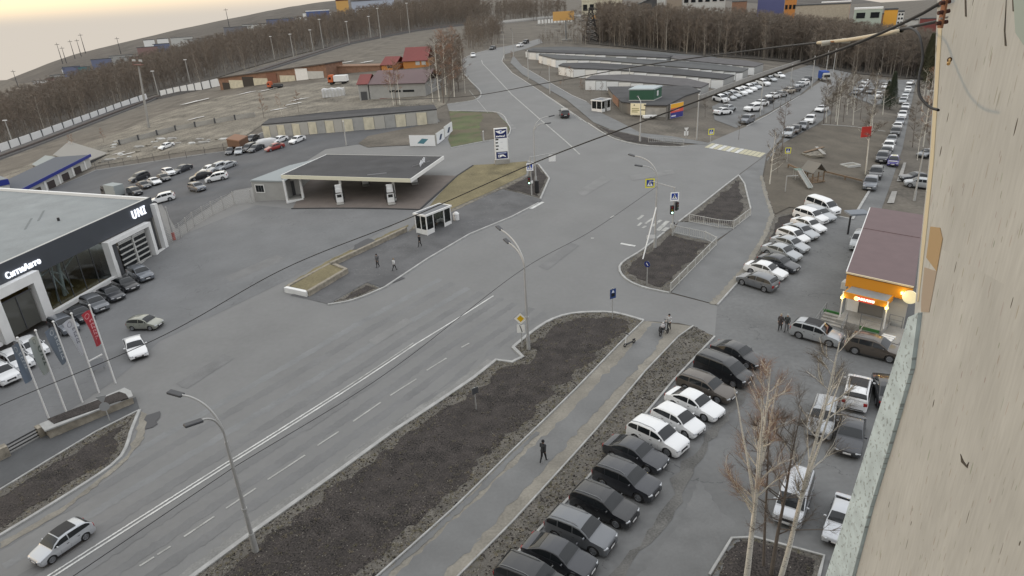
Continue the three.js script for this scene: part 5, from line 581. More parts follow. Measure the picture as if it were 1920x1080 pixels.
board('shop_board', [32.62,-131.57], [35.75,-133.98], 2.8, 0.1, 'bright yellow, red and blue advertising board beside the shop block', 'sign', (x, w, h) => { x.fillStyle = '#f0b43a'; x.fillRect(0, 0, w, h * .3); x.fillStyle = '#d85a4a'; x.fillRect(0, h * .3, w, h * .32); x.fillStyle = '#e7a09a'; x.fillRect(20, h * .4, w * .6, h * .1); x.fillStyle = '#3b3d86'; x.fillRect(0, h * .62, w, h * .38); x.fillStyle = '#d9d9e8'; x.fillRect(20, h * .8, w * .35, h * .1); });
{ const p = [28.7,-131.82], g = thing('parked_trailer', 'white folded trailer on the grass before the shop boards', 'trailer', ...p, 0.2); mesh('body', rbox(2.6, 0.5, 1.2, 0.1, 0, 0.25, 0), M.white, g); for (const s of [-1, 1]) mesh('wheel', cyl(.28, .28, .16, 0, 0, 0, 12).rotateX(Math.PI / 2), M.rubber, g, [0, .28, s * .6]); }
structure('lot_wall', strip(along([[44.9,-154.43],[68.04,-190.22],[111.01,-256.54]], 2), 0.3, 1.1), M.concrete);
// ---------------------------------------------------------------- left: workshop with blue roof edge, sheds, building yard
{ const F = [[-91.67,-122.01],[-93.75,-152.12]], f = frameOf(...F), h = 1.97 + 0.4, g = thing('blue_workshop', 'long white workshop with blue roof edge and brown gates', 'workshop', ...F[0], f.ang), L = f.len, rise = gh(...F[1]) - gh(...F[0]), sl = (x) => rise * x / L;
  mesh('wall', prism([[0, 0], [L, 0], [L, -7], [0, -7]], -1, (p) => h + sl(p[0])), M.offwhite, g); mesh('roof', prism([[-0.3, 0.3], [L + 0.3, 0.3], [L + 0.3, -7.3], [-0.3, -7.3]], (p) => h + 0.003 + sl(p[0]), (p) => h + 0.25 + sl(p[0])), std([0.1, 0.11, 0.13]), g); mesh('roof_edge', bar([-0.3, h + 0.1, 0.36], [L + 0.3, h + 0.1 + rise, 0.36], 0.12, 0.62), blueTrim, g);
  for (const t of [0.09, 0.27, 0.44, 0.63, 0.8]) mesh('gate', box(L * 0.085, h - 0.9, 0.12, L * t, sl(L * t), 0.03), std([0.05, 0.04, 0.04]), g); for (const t of [0.0, 0.18, 0.36, 0.53, 0.72, 0.9]) mesh('wall_pilaster', box(0.5, h - 0.4, 0.2, L * t + 0.3, sl(L * t), 0.06), M.white, g); }
{ const F = [[-97.63,-121.88],[-94.1,-125.9]], f = frameOf(...F), g = thing('blue_office', 'white office block with blue roof band beside the blue workshop', 'building', ...F[0], f.ang), L = f.len, h = 4.89; mesh('wall', box(L, h + 1, 8, L / 2, -1, -4), M.offwhite, g); mesh('roof_edge', box(L + 0.3, 1.0, 8.3, L / 2, h - 0.4, -4), blueTrim, g); for (let i = 0; i < 4; i++) mesh('window', box(1.0, 1.1, 0.1, L * (0.25 + i * 0.2), 1.0, 0.01), M.glass, g); mesh('sign', box(1.6, 0.9, 0.08, L * 0.86, 1.1, 0.06), M.white, g); mesh('roof', box(L, 0.1, 8, L / 2, h + 0.603, -4), roofGrey, g); }
function shed(name, R, y0, h, label, cat, wallM, roofM, over = 0.02, rt = 0.2) { const o = R[0], g = thing(name, label, cat, ...o), q = R.map((p) => [p[0] - o[0], p[1] - o[1]]), c = q.reduce((s, p) => [s[0] + p[0] / q.length, s[1] + p[1] / q.length], [0, 0]); mesh('wall', prism(q, y0, h - rt - 0.003), wallM, g); mesh('roof', prism(q.map(([x, z]) => [x + (x - c[0]) * over, z + (z - c[1]) * over]), h - rt, h), roofM, g); return g; }
shed('open_shed', [[-110.63,-157.4],[-100.06,-147.94],[-96.52,-150.94],[-105.18,-162.54],[-114.03,-167.89]], -0.5, 2.6, 'low open shed with grey sheet roof behind the blue workshop', 'shed', M.darkGrey, std([0.3, 0.32, 0.31]));
shed('open_shed', [[-110.97,-166.37],[-96.65,-153.75],[-96.61,-164.38],[-118.15,-185.18]], -0.5, 2.6, 'long grey-roofed lean-to beyond the blue workshop', 'shed', M.darkGrey, std([0.27, 0.26, 0.24]));
shed('brown_hut', [[-55.28,-135.28],[-51.68,-132.21],[-51.65,-137.16],[-55.37,-140.43]], -0.5, 2.6, 'rust-brown metal hut beside the parked cars', 'hut', std([0.14, 0.075, 0.045]), std([0.24, 0.13, 0.08]));
garageRow('cream_garage_row', [[-50.61,-143.4],[-41.63,-139.77],[-32.2,-137.03],[-23.34,-135.55],[-12.78,-135.12],[-13.72,-140.16],[-26.73,-143.16],[-38.8,-146.52],[-50.77,-149.47]], 5, 2.9, 'long garage row with alternating cream doors beyond the filling station', 0, undefined, [cream, greyWall, cream, std([0.42, 0.41, 0.38])], 2.05);
{ const F = [[-33.02,-174.77],[-18.5,-170.92]], f = frameOf(...F), h = 3.78, g = thing('maroon_hall', 'grey hall with maroon pitched roof in the building yard', 'hall', ...F[0], f.ang), L = f.len, d = 14, gable = (x0, x1, hh, r, dd, m1, m2, n) => { mesh('wall', box(x1 - x0, hh + 0.8, dd, (x0 + x1) / 2, -0.8, -dd / 2), m1, n); const s = [[0.4, hh], [-dd / 2, hh + r], [-dd - 0.4, hh]]; const geo = (a, b) => surf([[[x0 - 0.3, a[1], a[0]], [x1 + 0.3, a[1], a[0]]], [[x0 - 0.3, b[1], b[0]], [x1 + 0.3, b[1], b[0]]]]); mesh('roof', [geo(s[0], s[1]), geo(s[1], s[2]), geo([0.4, hh - 0.12], [-dd / 2, hh + r - 0.12])], m2, n); };
  gable(0, L, h, 2.6, d, greyWall, maroon, g); for (const t of [0.46, 0.7]) mesh('window', box(3.0, 0.5, 0.1, L * t, h * 0.45, 0.02), M.glass, g); mesh('red_base', box(L * 0.75, 0.9, 0.15, L * 0.55, -0.6, 0.1), maroonRed, g);
  const A2 = [[-35.84,-175.27],[-33.33,-174.99]], g2 = thing('maroon_annex', 'small grey annex with red roof at the end of the hall', 'annex', ...A2[0], frameOf(...A2).ang); gable(0, frameOf(...A2).len, 4.05, 2, 8, greyWall, maroonRed, g2); mesh('door', box(1.6, 2.2, 0.1, frameOf(...A2).len * 0.5, 0, 0.02), M.darkGrey, g2);
  const O = [[-32.07,-235.53],[-23.86,-234.4]], g3 = thing('orange_house', 'orange timber house with wide maroon roof', 'house', ...O[0], frameOf(...O).ang); gable(0, frameOf(...O).len, 2.39, 4, 12, orange, maroonRed, g3); for (const t of [0.6, 0.85]) mesh('window', box(1.4, 1.4, 0.1, frameOf(...O).len * t, 1.0, 0.02), M.offwhite, g3);
  const O2 = [[-39.71,-236.98],[-34.72,-235.06]], g4 = thing('orange_house', 'small orange timber house with red roof and one window', 'house', ...O2[0], frameOf(...O2).ang); gable(0, frameOf(...O2).len, 1.89, 2.4, 8, orange, maroonRed, g4); mesh('window', box(1.8, 1.2, 0.1, frameOf(...O2).len * 0.6, 0.9, 0.02), M.glass, g4);
  const Br = [[-59.27,-247.59],[-40.4,-239.08]], g5 = thing('brown_barn', 'long low brown barn beside the small orange house', 'barn', ...Br[0], frameOf(...Br).ang), Lb = frameOf(...Br).len; mesh('wall', box(Lb, 3.4, 6, Lb / 2, -0.8, -3), brick, g5); mesh('roof', box(Lb + 0.4, 0.3, 6.6, Lb / 2, 2.603, -3), std([0.24, 0.14, 0.09]), g5); }
{ const F = [[-106.82,-266.47],[-59.53,-241.2]], f = frameOf(...F), L = f.len, rise = gh(...F[1]) - gh(...F[0]), h = 4.28, g = thing('brick_depot', 'old brick depot with cream gates and flat dark roof', 'depot', ...F[0], f.ang); mesh('wall', prism([[0, 0], [L, 0], [L, -9], [0, -9]], -1.5, (p) => h + rise * p[0] / L), brick, g); mesh('roof', prism([[-0.3, 0.5], [L + 0.3, 0.5], [L + 0.3, -9.5], [-0.3, -9.5]], (p) => h + 0.003 + rise * p[0] / L, (p) => h + 0.4 + rise * p[0] / L), std([0.1, 0.085, 0.075]), g);
  for (const [t, w, m, hh] of [[0.07, 5, M.black, 0.6], [0.17, 9, cream, 0.7], [0.29, 7, M.black, 0.85], [0.41, 9, cream, 0.6], [0.52, 6, std([0.2, 0.09, 0.06]), 0.9], [0.66, 9, cream, 0.55], [0.79, 7, M.white, 0.95], [0.91, 9, M.offwhite, 0.6]]) mesh('gate', box(w * 0.8, h * hh, 0.2, L * t, rise * t - 0.1, 0.06), m, g); }
// far town on the slopes
const townM = [M.white, M.offwhite, greyWall, std([0.14, 0.16, 0.3]), std([0.3, 0.16, 0.15]), std([0.1, 0.2, 0.22]), cream, std([0.22, 0.2, 0.22])];
function block(a, b, topY, label, m, o = {}) { const f = frameOf(a, b), g = thing(o.name ?? 'far_building', label, 'building', ...a, f.ang, o.group), L = f.len, h = Math.max(3, topY), d = o.d ?? Math.max(8, L * 0.3); mesh('wall', box(L, h + 8, d, L / 2, -8, -d / 2), m, g); mesh('roof', box(L * 1.02, h * 0.12 + 0.3, d * 1.05, L / 2, h + 0.01, -d / 2), o.roof ?? roofs[1], g); if (o.win) { const n = o.win, rws = o.rows ?? 1; for (let r = 0; r < rws; r++) for (let i = 0; i < n; i++) mesh('window', box(L / n * 0.6, h / (rws * 2), 0.4, L * (i + 0.5) / n, h * (r + 0.35) / rws, 0.05), M.glass, g); } return g; }
function block3(a, b, h, m, label, o = {}) { // a far building given by the two foot points of its front
  const f = frameOf([a[0], a[2]], [b[0], b[2]]), g = thing(o.name ?? 'far_building', label, 'building', a[0], a[2], f.ang, o.group, Math.min(a[1], b[1])), L = f.len, d = o.d ?? Math.max(10, L * 0.3);
  mesh('wall', box(L, h + 12, d, L / 2, -12, -d / 2), m, g); mesh('roof', box(L * 1.02, h * 0.1 + 0.3, d * 1.05, L / 2, h + 0.02, -d / 2), o.roof ?? roofs[1], g);
  const R = o.rows ?? 1, n = o.win ?? 0; for (let r = 0; r < R; r++) for (let i = 0; i < n; i++) mesh('window', box(L / n * 0.62, h / R * 0.45, 0.5, L * (i + 0.5) / n, h * (r + 0.3) / R, 0.05), M.glass, g); return g;
}
{ const townM = [M.white, M.offwhite, greyWall, std([0.16, 0.18, 0.27]), std([0.26, 0.17, 0.16]), std([0.1, 0.2, 0.22]), cream, std([0.2, 0.2, 0.22])];
  for (const [a, b, h, m, c] of [
[[-833.81,-74.58,-1222.77],[-813.99,-68.23,-1236.05],5,1,'pale'],
[[-817.84,-67.73,-1233.51],[-797.59,-61.26,-1246.69],8,0,'white'],
[[-799.74,-64.62,-1245.32],[-781.9,-58.62,-1256.59],8,4,'red'],
[[-794.29,-61.67,-1248.8],[-774.3,-55.87,-1261.29],10,2,'grey'],
[[-777.22,-56.44,-1259.49],[-772.73,-55.14,-1262.26],16,0,'white'],
[[-775.97,-51.12,-1260.26],[-751.85,-44.68,-1274.8],12,3,'blue'],
[[-760.69,-51.94,-1269.55],[-739.13,-46.03,-1282.22],10,5,'teal'],
[[-755.6,-60.79,-1272.58],[-724.53,-53.14,-1290.53],5,1,'pale'],
[[-735.65,-43.64,-1284.22],[-704.4,-37.56,-1301.62],14,3,'blue'],
[[-709.38,-36.15,-1298.92],[-673.36,-30.26,-1317.95],7,2,'grey'],
[[-695.08,-40.33,-1306.63],[-664.87,-34.78,-1322.25],7,4,'red'],
[[-666.56,-28.07,-1321.4],[-631.51,-22.66,-1338.5],12,4,'red'],
[[-654.36,-16.07,-1327.48],[-637.73,-13.71,-1335.55],12,0,'white'],
[[-641.94,-25.54,-1333.53],[-616.1,-20.17,-1345.67],14,3,'blue'],
[[-633.53,-16.86,-1337.55],[-616.34,-13.55,-1345.56],14,0,'white'],
[[-612.87,-12.88,-1347.14],[-577.78,-7.07,-1362.56],7,1,'pale'],
[[-592.56,-16.37,-1356.2],[-543.17,-8.66,-1376.72],6,2,'grey'],
[[-577.23,-25.22,-1362.79],[-527.05,-17.54,-1382.98],5,6,'cream'],
[[-524.05,-2.35,-1384.11],[-476.89,5.05,-1401.06],10,7,'slate'],
[[-491.86,-0.71,-1395.88],[-448.69,5.17,-1410.35],12,1,'pale'],
[[-448.52,6.12,-1410.4],[-389.38,13.18,-1427.86],12,3,'blue'],
[[-421.01,10.23,-1418.85],[-383.22,14.76,-1429.52],7,0,'white'],
[[-381.11,15.61,-1430.09],[-328.75,18.43,-1443.03],9,0,'white'],
[[-351.47,2.03,-1437.66],[-299.9,6.88,-1449.3],4,1,'pale'],
[[-855.12,-84.08,-1207.96],[-840.84,-77.19,-1217.94],5,0,'white'],
[[-129,23.26,-1474.37],[-85.73,23.94,-1477.51],9,1,'pale']]) block3(a, b, h * 0.55, townM[m], `low ${c} building in the far town beyond the wood`, { group: 'far town beyond the wood' });
  // nearer blocks beyond the trees
  block3([61.45,15.1,-516.36], [89.5,12.97,-512.24], 9, cream, 'cream two-storey civic building with a row of windows behind the pylon', { name: 'civic_building', win: 6, roof: cream });
  { const a = [97.96,13.33,-551.37], b = [127.67,12.96,-545.25], f = frameOf([a[0], a[2]], [b[0], b[2]]), g = thing('arched_hall', 'pale hall with a sweeping curved roof beside the cream civic building', 'hall', a[0], a[2], f.ang, undefined, a[1]), P = []; for (let i = 0; i <= 12; i++) { const t = i / 12; P.push([[f.len * t, 3 + 12 * t * t, 0], [f.len * t, 3 + 12 * t * t, -18]]); } mesh('roof', [surf(P), surf(P.map((r) => r.map(([x, y, z]) => [x, y - 0.8, z])))], std([0.5, 0.54, 0.53]), g); mesh('wall', prism(P.map((r) => [r[0][0], r[0][1]]).concat([[f.len, -10], [0, -10]]).map(([x, y]) => [x, y]), 0, 17).rotateX(-Math.PI / 2).translate(0, 0, -0.6).scale(1, 1, 1), M.darkGrey, g); for (const x of [0.86, 0.96]) mesh('pillar', box(3.2, 30, 3, f.len * x, -10, 0.5), M.offwhite, g); }
  block3([238.7,4.36,-593.82], [247.08,3.98,-590.38], 22, orange, 'orange-brown tower block corner beside the hall roofs', { win: 3, rows: 3, roof: orange }); block3([246.41,3.19,-590.66], [283.38,2.32,-573.84], 6, beigeWall, 'long beige hall roof behind the wood'); block3([239.45,5.97,-657.77], [260.73,5.84,-649.63], 10, std([0.1, 0.11, 0.24]), 'blue-roofed warehouse behind the wood'); block3([314.01,3.48,-692.09], [337,0.49,-681.2], 6, std([0.42, 0.3, 0.24]), 'pinkish low block with white roof edge behind the wood', { roof: M.white });
  block3([277.78,-1.67,-554.29], [295.14,-4.66,-545.25], 9, std([0.42, 0.48, 0.42]), 'pale green storage hall with curved white roof behind the wood', { roof: M.white, win: 2 }); block3([305.75,-6.51,-562.24], [314.02,-7.6,-557.67], 10, std([0.75, 0.38, 0.06]), 'bright orange panelled building behind the wood', { name: 'orange_building', win: 0 }); block3([314.34,-7.61,-557.49], [317.97,-8.52,-555.42], 9, M.white, 'white stair tower beside the orange panelled building', { win: 2, rows: 3 }); block3([301.33,-5.56,-564.62], [305.75,-6.51,-562.24], 6, brick, 'reddish block joined to the orange panelled building'); block3([349.29,-12.75,-606.62], [357.78,-14.73,-601.66], 6, M.offwhite, 'white low houses beyond the orange building'); block3([461.13,-22.34,-772.89], [475.84,-23.91,-763.92], 6, maroonRed, 'red-roofed houses on the far slope');
  block3([-192.4,22.56,-879.19], [-178.06,22.94,-882.21], 12, std([0.6, 0.36, 0.12]), 'small orange house with dark roof above the wood', { roof: std([0.1, 0.03, 0.025]) }); block3([-174.79,23.96,-882.86], [-123.9,24.76,-891.43], 9, std([0.4, 0.44, 0.52]), 'long blue-grey warehouse above the wood'); block3([-159.68,20.42,-834.87], [-80.35,24.04,-846.19], 4, M.white, 'long white low warehouse edge above the wood', { win: 10 }); block3([-227.79,18.65,-870.7], [-201.32,20.68,-877.2], 6, std([0.1, 0.14, 0.3]), 'blue and white store front above the wood', { roof: M.white });
  block3([175.62,12.82,-677.61], [212.52,11.85,-666.96], 7, M.offwhite, 'pale yard buildings behind the wood', { win: 6 }); block3([215.06,8.2,-655.63], [227.33,7.59,-651.48], 5, brick, 'brick shed behind the wood'); block3([161.43,11.69,-681.13], [174.76,11.01,-677.83], 8, std([0.3, 0.25, 0.2]), 'brown block beside the curved hall');
}

// ---------------------------------------------------------------- the building the view is taken from: plastered wall and ledge at close range
{
  const g = thing('apartment_wall', 'beige plastered wall of the apartment block with pale blue ledge', 'wall', 2.4, -1, 0, undefined, 0);
  const slab = (pts, x0, t, bev = false) => { const ar = THREE.ShapeUtils.area(pts.map(([z, y]) => new THREE.Vector2(z, y))); const P = ar < 0 ? pts.slice().reverse() : pts, s = new THREE.Shape(P.map(([z, y]) => new THREE.Vector2(z + 1, y))), e = new THREE.ExtrudeGeometry(s, { depth: t, bevelEnabled: bev, bevelSize: 0.015, bevelThickness: 0.015, bevelSegments: 2 }); e.rotateY(Math.PI / 2); const p = e.attributes.position, n = e.attributes.normal; for (let i = 0; i < p.count; i++) { p.setX(i, p.getX(i) + x0); } e.scale(1, 1, -1); const idx = e.index; const q = e.attributes.position, u = e.attributes.uv; for (let i = 0; i < q.count; i++) u.setXY(i, q.getZ(i), q.getY(i)); const ng = e.index ? e.toNonIndexed() : e, a = ng.attributes.position.array; for (let i = 0; i < a.length; i += 9) for (let k = 0; k < 3; k++) { const w = a[i + 3 + k]; a[i + 3 + k] = a[i + 6 + k]; a[i + 6 + k] = w; } const b = ng.attributes.uv.array; for (let i = 0; i < b.length; i += 6) for (let k = 0; k < 2; k++) { const w = b[i + 2 + k]; b[i + 2 + k] = b[i + 4 + k]; b[i + 4 + k] = w; } ng.computeVertexNormals(); return ng; };
  const canvasTex = (w, h, draw, sx, sy) => { const c = document.createElement('canvas'); c.width = w; c.height = h; draw(c.getContext('2d'), w, h); const t = new THREE.CanvasTexture(c); t.colorSpace = THREE.SRGBColorSpace; t.wrapS = t.wrapT = THREE.RepeatWrapping; t.repeat.set(1 / sx, 1 / sy); return t; };
  const plaster = canvasTex(1024, 1024, (x, W, H) => { const im = x.createImageData(W, H); for (let j = 0; j < H; j++) for (let i = 0; i < W; i++) { const a = fbm(i / 150, j / 260, 3, 5), b = fbm(i / 9, j / 60, 2, 9), k = 1 + a * 0.10 + b * 0.07; im.data.set([197 * k, 200 * k, 199 * k, 255], (j * W + i) * 4); } x.putImageData(im, 0, 0); for (let i = 0; i < 520; i++) { const u = rnd() * W, v = rnd() * H, l = rr(4, 30), w = rr(0.6, 2.0); x.fillStyle = `rgba(${rr(105, 150) | 0},${rr(98, 130) | 0},${rr(85, 110) | 0},${rr(0.15, 0.5)})`; x.beginPath(); x.ellipse(u, v, w, l / 2, rr(-0.05, 0.05), 0, 7); x.fill(); } for (let i = 0; i < 26; i++) { const u = rnd() * W, v = rnd() * H; x.fillStyle = 'rgba(70,62,52,0.85)'; x.beginPath(); x.ellipse(u, v, rr(1, 2.4), rr(4, 16), 0, 0, 7); x.fill(); } }, 1.5, 3.2);
  const wall = mesh('plaster_wall', slab([[-3.91,27.02],[-3.76,26.46],[-3.67,26.04],[-3.61,25.65],[-3.54,25.24],[-3.52,25.14],[-3.51,24.78],[-3.57,24.19],[-3.62,23.6],[-3.69,22.76],[-1.6,24.9],[-2.37,26.97]], 0, 0.4, true), std(0xffffff, { map: plaster, roughness: 0.92, bumpMap: plaster, bumpScale: 0.004 }), g);
  const blue = canvasTex(512, 512, (x, W, H) => { const im = x.createImageData(W, H); for (let j = 0; j < H; j++) for (let i = 0; i < W; i++) { const a = fbm(i / 90, j / 90, 3, 15), b = fbm(i / 14, j / 20, 3, 19), k = 1 + a * 0.2, s = b > 0.2 ? 0.8 : 1; im.data.set([200 * k * s, 218 * k * s, 226 * k * s, 255], (j * W + i) * 4); } x.putImageData(im, 0, 0); }, 0.9, 0.9);
  mesh('ledge', slab([[-3.46,25.19],[-3.54,25.12],[-3.56,24.95],[-3.66,24.29],[-3.8,23.29],[-3.92,22.51],[-3.58,22.88],[-3.53,23.68],[-3.47,24.26],[-3.42,24.84]], 0, 0.3), std(0xffffff, { map: blue, roughness: 0.9 }), g, [-0.04, 0, 0]);
  mesh('bare_patch', slab([[-3.54,25.69],[-3.46,25.71],[-3.42,25.66],[-3.41,25.47],[-3.52,25.51],[-3.53,25.6]], 0, 0.02), std([0.50, 0.37, 0.22], { roughness: 0.95 }), g, [-0.019, 0, 0]);
  mesh('pink_patch', slab([[-3.52,25.45],[-3.41,25.47],[-3.4,25.22],[-3.47,25.19],[-3.49,25.27]], 0, 0.02), std([0.47, 0.40, 0.33], { roughness: 0.95 }), g, [-0.018, 0, 0]);
  mesh('painted_edge_light', slab([[-3.82,26.76],[-3.79,26.76],[-3.63,26.05],[-3.57,25.67],[-3.51,25.24],[-3.52,25.23],[-3.6,25.65],[-3.66,26.04]], 0, 0.02), std([0.75, 0.68, 0.5], { roughness: 0.9 }), g, [-0.0185, 0, 0]);  // warm low-sun light along the wall edge, put into this strip's colour
  mesh('blue_patch', slab([[-3.33,26.96],[-3.01,26.95],[-2.89,26.6],[-3.09,26.63],[-3.23,26.73]], 0, 0.02), std([0.42, 0.5, 0.48], { roughness: 0.95 }), g, [-0.0186, 0, 0]);
  for (const q of [[[-3.34,26.87],[-3.34,26.87],[-3.3,26.73],[-3.27,26.67],[-3.28,26.67],[-3.31,26.74]], [[-3.64,26.87],[-3.63,26.87],[-3.6,26.79],[-3.61,26.79]], [[-3.3,26.87],[-3.29,26.87],[-3.27,26.82],[-3.28,26.82]], [[-2.91,24.6],[-2.88,24.58],[-2.85,24.57],[-2.84,24.6],[-2.84,24.56],[-2.85,24.56],[-2.89,24.56]]]) mesh('crack', slab(q, 0, 0.008), std([0.09, 0.08, 0.07]), g, [-0.0182, 0, 0]);
}
{ // the rest of the apartment block, out of view behind the viewpoint, its length set to darken the ground at its foot
  const g = thing('unseen_apartment_block', 'tall pale apartment block out of view behind the camera, darkening the ground at its foot', 'building', -34, 8.6, 0, undefined, 0); mesh('wall', box(124, 36, 14, 0, -1, 0), M.concrete, g); mesh('roof', box(125, 0.5, 15, 0, 35.01, 0), M.bitumen, g); mesh('flank_wall', box(8, 36, 4.2, 42.9, -1, -9.1), M.concrete, g);
  const pane = box(1.5, 1.5, 0.08), fr = [box(1.7, 0.1, 0.12, 0, -0.1, 0), box(1.7, 0.1, 0.12, 0, 1.5, 0), box(0.1, 1.5, 0.12, -0.8, 0, 0), box(0.1, 1.5, 0.12, 0.8, 0, 0)], frm = merge(fr); for (let f = 0; f < 11; f++) for (let i = 0; i < 14; i++) { const x = -4 + i * 2.9 - 8; if (x > 30) continue; const w = mesh('window', pane, M.glass, g, [x, 1.2 + f * 3, -7.02]); mesh('frame', frm, M.white, w, [0, 0, -0.02]); }
}
// wires from the wall
const wireM = std([0.02, 0.02, 0.022], { roughness: 0.6 });
const wire = (name, pts, r, label, m = wireM, n = 80) => tag(mesh(name, tube(pts, r, n, 6), m), label, 'cable');
wire('cable', [[2.34,26.87,-3.73], [2.45,26.78,-4.13], [2.62,26.55,-5.17], [2.6,26.18,-6.71], [1.9,25.33,-9.31], [0.59,24.38,-11.48], [-2.21,22.74,-13.82], [-5.49,21.3,-15.03], [-8.9,19.66,-15.07], [-12.7,18.51,-14.13], [-14.92,17.85,-13.32]], 0.0105, 'thick black overhead cable running from the wall over the crossroads to the dealership');
wire('cable', [[2.45,26.76,-3.9], [2.61,26.69,-4.5], [2.74,26.6,-5.11], [2.91,26.48,-6.37], [3.01,26.33,-7.84], [2.37,25.83,-11.76], [0.76,25.12,-15.98], [-0.87,24.58,-18.98], [-4.55,23.91,-24.58]], 0.009, 'thin overhead cable with a pale splice sleeve near the wall');
wire('splice_sleeve', [[2.63,26.67,-4.59], [2.73,26.61,-5.1], [2.83,26.54,-5.72], [2.89,26.48,-6.35]], 0.0145, 'pale spiral wrapped splice sleeve on the thin cable', std([0.62, 0.55, 0.42]));
wire('cable_loop', [[2.38,26.71,-4.17], [2.33,26.72,-3.96], [2.27,26.68,-3.77], [2.24,26.59,-3.67], [2.19,26.51,-3.59], [2.15,26.43,-3.49], [2.14,26.39,-3.38], [2.12,26.39,-3.27]], 0.007, 'drooping black cable loop beside the wall edge');
{ const p = [2.84,26.52,-5.96], g = thing('damper_weight', 'two-ended vibration damper hanging under the splice sleeve', 'damper', p[0], p[2], 0, undefined, p[1] - 0.1), L = (v) => [v[0] - p[0], v[1] - p[1] + 0.1, v[2] - p[2]], a = L([2.76,26.5,-5.99]), b = L([2.96,26.52,-5.9]), wm = std([0.62, 0.6, 0.54]);
  mesh('rod', rod(a, b, 0.008), M.greyMetal, g); mesh('weight', rod(a, L([2.82,26.51,-5.97]), 0.02, 10), wm, g); mesh('weight', rod(L([2.9,26.52,-5.93]), b, 0.02, 10), wm, g); mesh('clamp', rod(L([2.84,26.51,-5.96]), [0, 0.1, 0], 0.02, 8), std([0.5, 0.25, 0.12]), g); }
{ const p = [2.02,26.83,-3.22], g = thing('cable_bracket', 'rusty cable bracket with insulators bolted to the wall edge', 'bracket', p[0], p[2], 0, undefined, p[1] - 0.05); g.scale.setScalar(0.5); mesh('plate', box(0.02, 0.3, 0.06, 0, -0.02, 0), std([0.36, 0.17, 0.1]), g); for (const [y, s] of [[0.02, 1], [0.11, 1], [0.19, 0.8]]) mesh('insulator', rod([-0.05, y, 0.01], [0.05 * s, y + 0.012, 0.01], 0.018, 8), std([0.09, 0.04, 0.035]), g); mesh('bolt', rod([-0.03, 0.06, 0.02], [0.04, 0.07, 0.02], 0.01), std([0.4, 0.38, 0.36]), g); }
{ const p = [1.94,26.65,-2.97], g = thing('wall_hook', 'rusty hook plate on the beige wall', 'hook', p[0], p[2], 0, undefined, p[1]); g.scale.setScalar(0.6); mesh('plate', rod([-0.03, -0.015, 0.02], [0.01, 0.01, -0.04], 0.012, 6), std([0.62, 0.4, 0.16]), g); mesh('eye', new THREE.TorusGeometry(0.014, 0.005, 6, 12), std([0.12, 0.07, 0.04]), g, [-0.015, 0.012, 0]); }

// ---------------------------------------------------------------- lamp posts
const lampHead = rbox(0.85, 0.14, 0.34, 0.05);
function lampPost(base, heads, label, o = {}) { // heads: [plan point, height]; arms curve out of the pole towards them
  const g = thing('lamp_post', label, 'lamp post', ...base, 0, o.group ?? 'street lamp posts'), hp = o.h ?? heads[0][1] - 2.4; g.rotation.z = o.lean ?? 0;
  mesh('foot', cyl(0.17, 0.15, 1.3, 0, 0, 0, 10), M.galv, g); mesh('pole', [rod([0, 1.2, 0], [0, hp, 0], 0.115, 10, 0.075), cyl(0.14, 0.14, 0.1, 0, 2.9, 0, 10)], M.galv, g);
  heads.forEach(([p, h]) => { let dx = p[0] - base[0], dz = p[1] - base[1], L = Math.hypot(dx, dz) || 1; const mx = o.max ?? 4.2; if (L > mx) { dx *= mx / L; dz *= mx / L; L = mx; } const dy = h - hp;
    mesh('arm', tube([[0, hp - 0.3, 0], [dx * 0.02, hp + dy * 0.4, dz * 0.02], [dx * 0.28, hp + dy * 0.8, dz * 0.28], [dx * 0.65, hp + dy * 0.97, dz * 0.65], [dx, h, dz]], 0.055, 22, 8), M.galv, g);
    const hd = mesh('lamp_head', lampHead, M.darkGrey, g, [dx * (1 + 0.3 / L), h - 0.04, dz * (1 + 0.3 / L)]); hd.rotation.set(0, Math.atan2(-dz, dx), 0.12, 'YXZ'); }); return g;
}
lampPost([-14.53,-27.49], [[[-16.48,-28.18], 9.6], [[-15.17,-26.86], 8.9]], 'two-armed street lamp at the kerb of the wide planted strip, across from the flagpoles');
lampPost([1.07,-48.18], [[[-0.84,-52.42], 9.2], [[-0.08,-50.69], 8.5]], 'two-armed street lamp beside the priority road sign');
lampPost([15.63,-67.25], [[[13.63,-69.6], 9.6], [[14.08,-67.83], 8.9]], 'two-armed street lamp propped by a slanted strut on the corner island');
lampPost([4.14,-90.36], [[[6.32,-91.02], 9.2], [[5.72,-89.85], 8.5]], 'two-armed street lamp on the island by the filling station');
lampPost([23.08,-112.98], [[[23.75,-120.48], 6.8]], 'single-armed street lamp on the verge below the shop boards', { h: 6.2 });
lampPost([5.32,-249.97], [[[4.1,-240.34], 9]], 'street lamp on the far bend beside the first garage row', { h: 7.4 }); lampPost([1.92,-237.67], [[[0.4,-223.95], 9]], 'street lamp on the far bend at the road edge', { h: 7.4 }); lampPost([22.22,-325.49], [[[16.43,-258.49], 9]], 'street lamp on the far road behind the garages', { h: 7.6 });
lampPost([53.71,-84.16], [[[53.27,-83.15], 6.8]], 'street lamp with one arm on the dirt beyond the drive', { h: 6.3 });
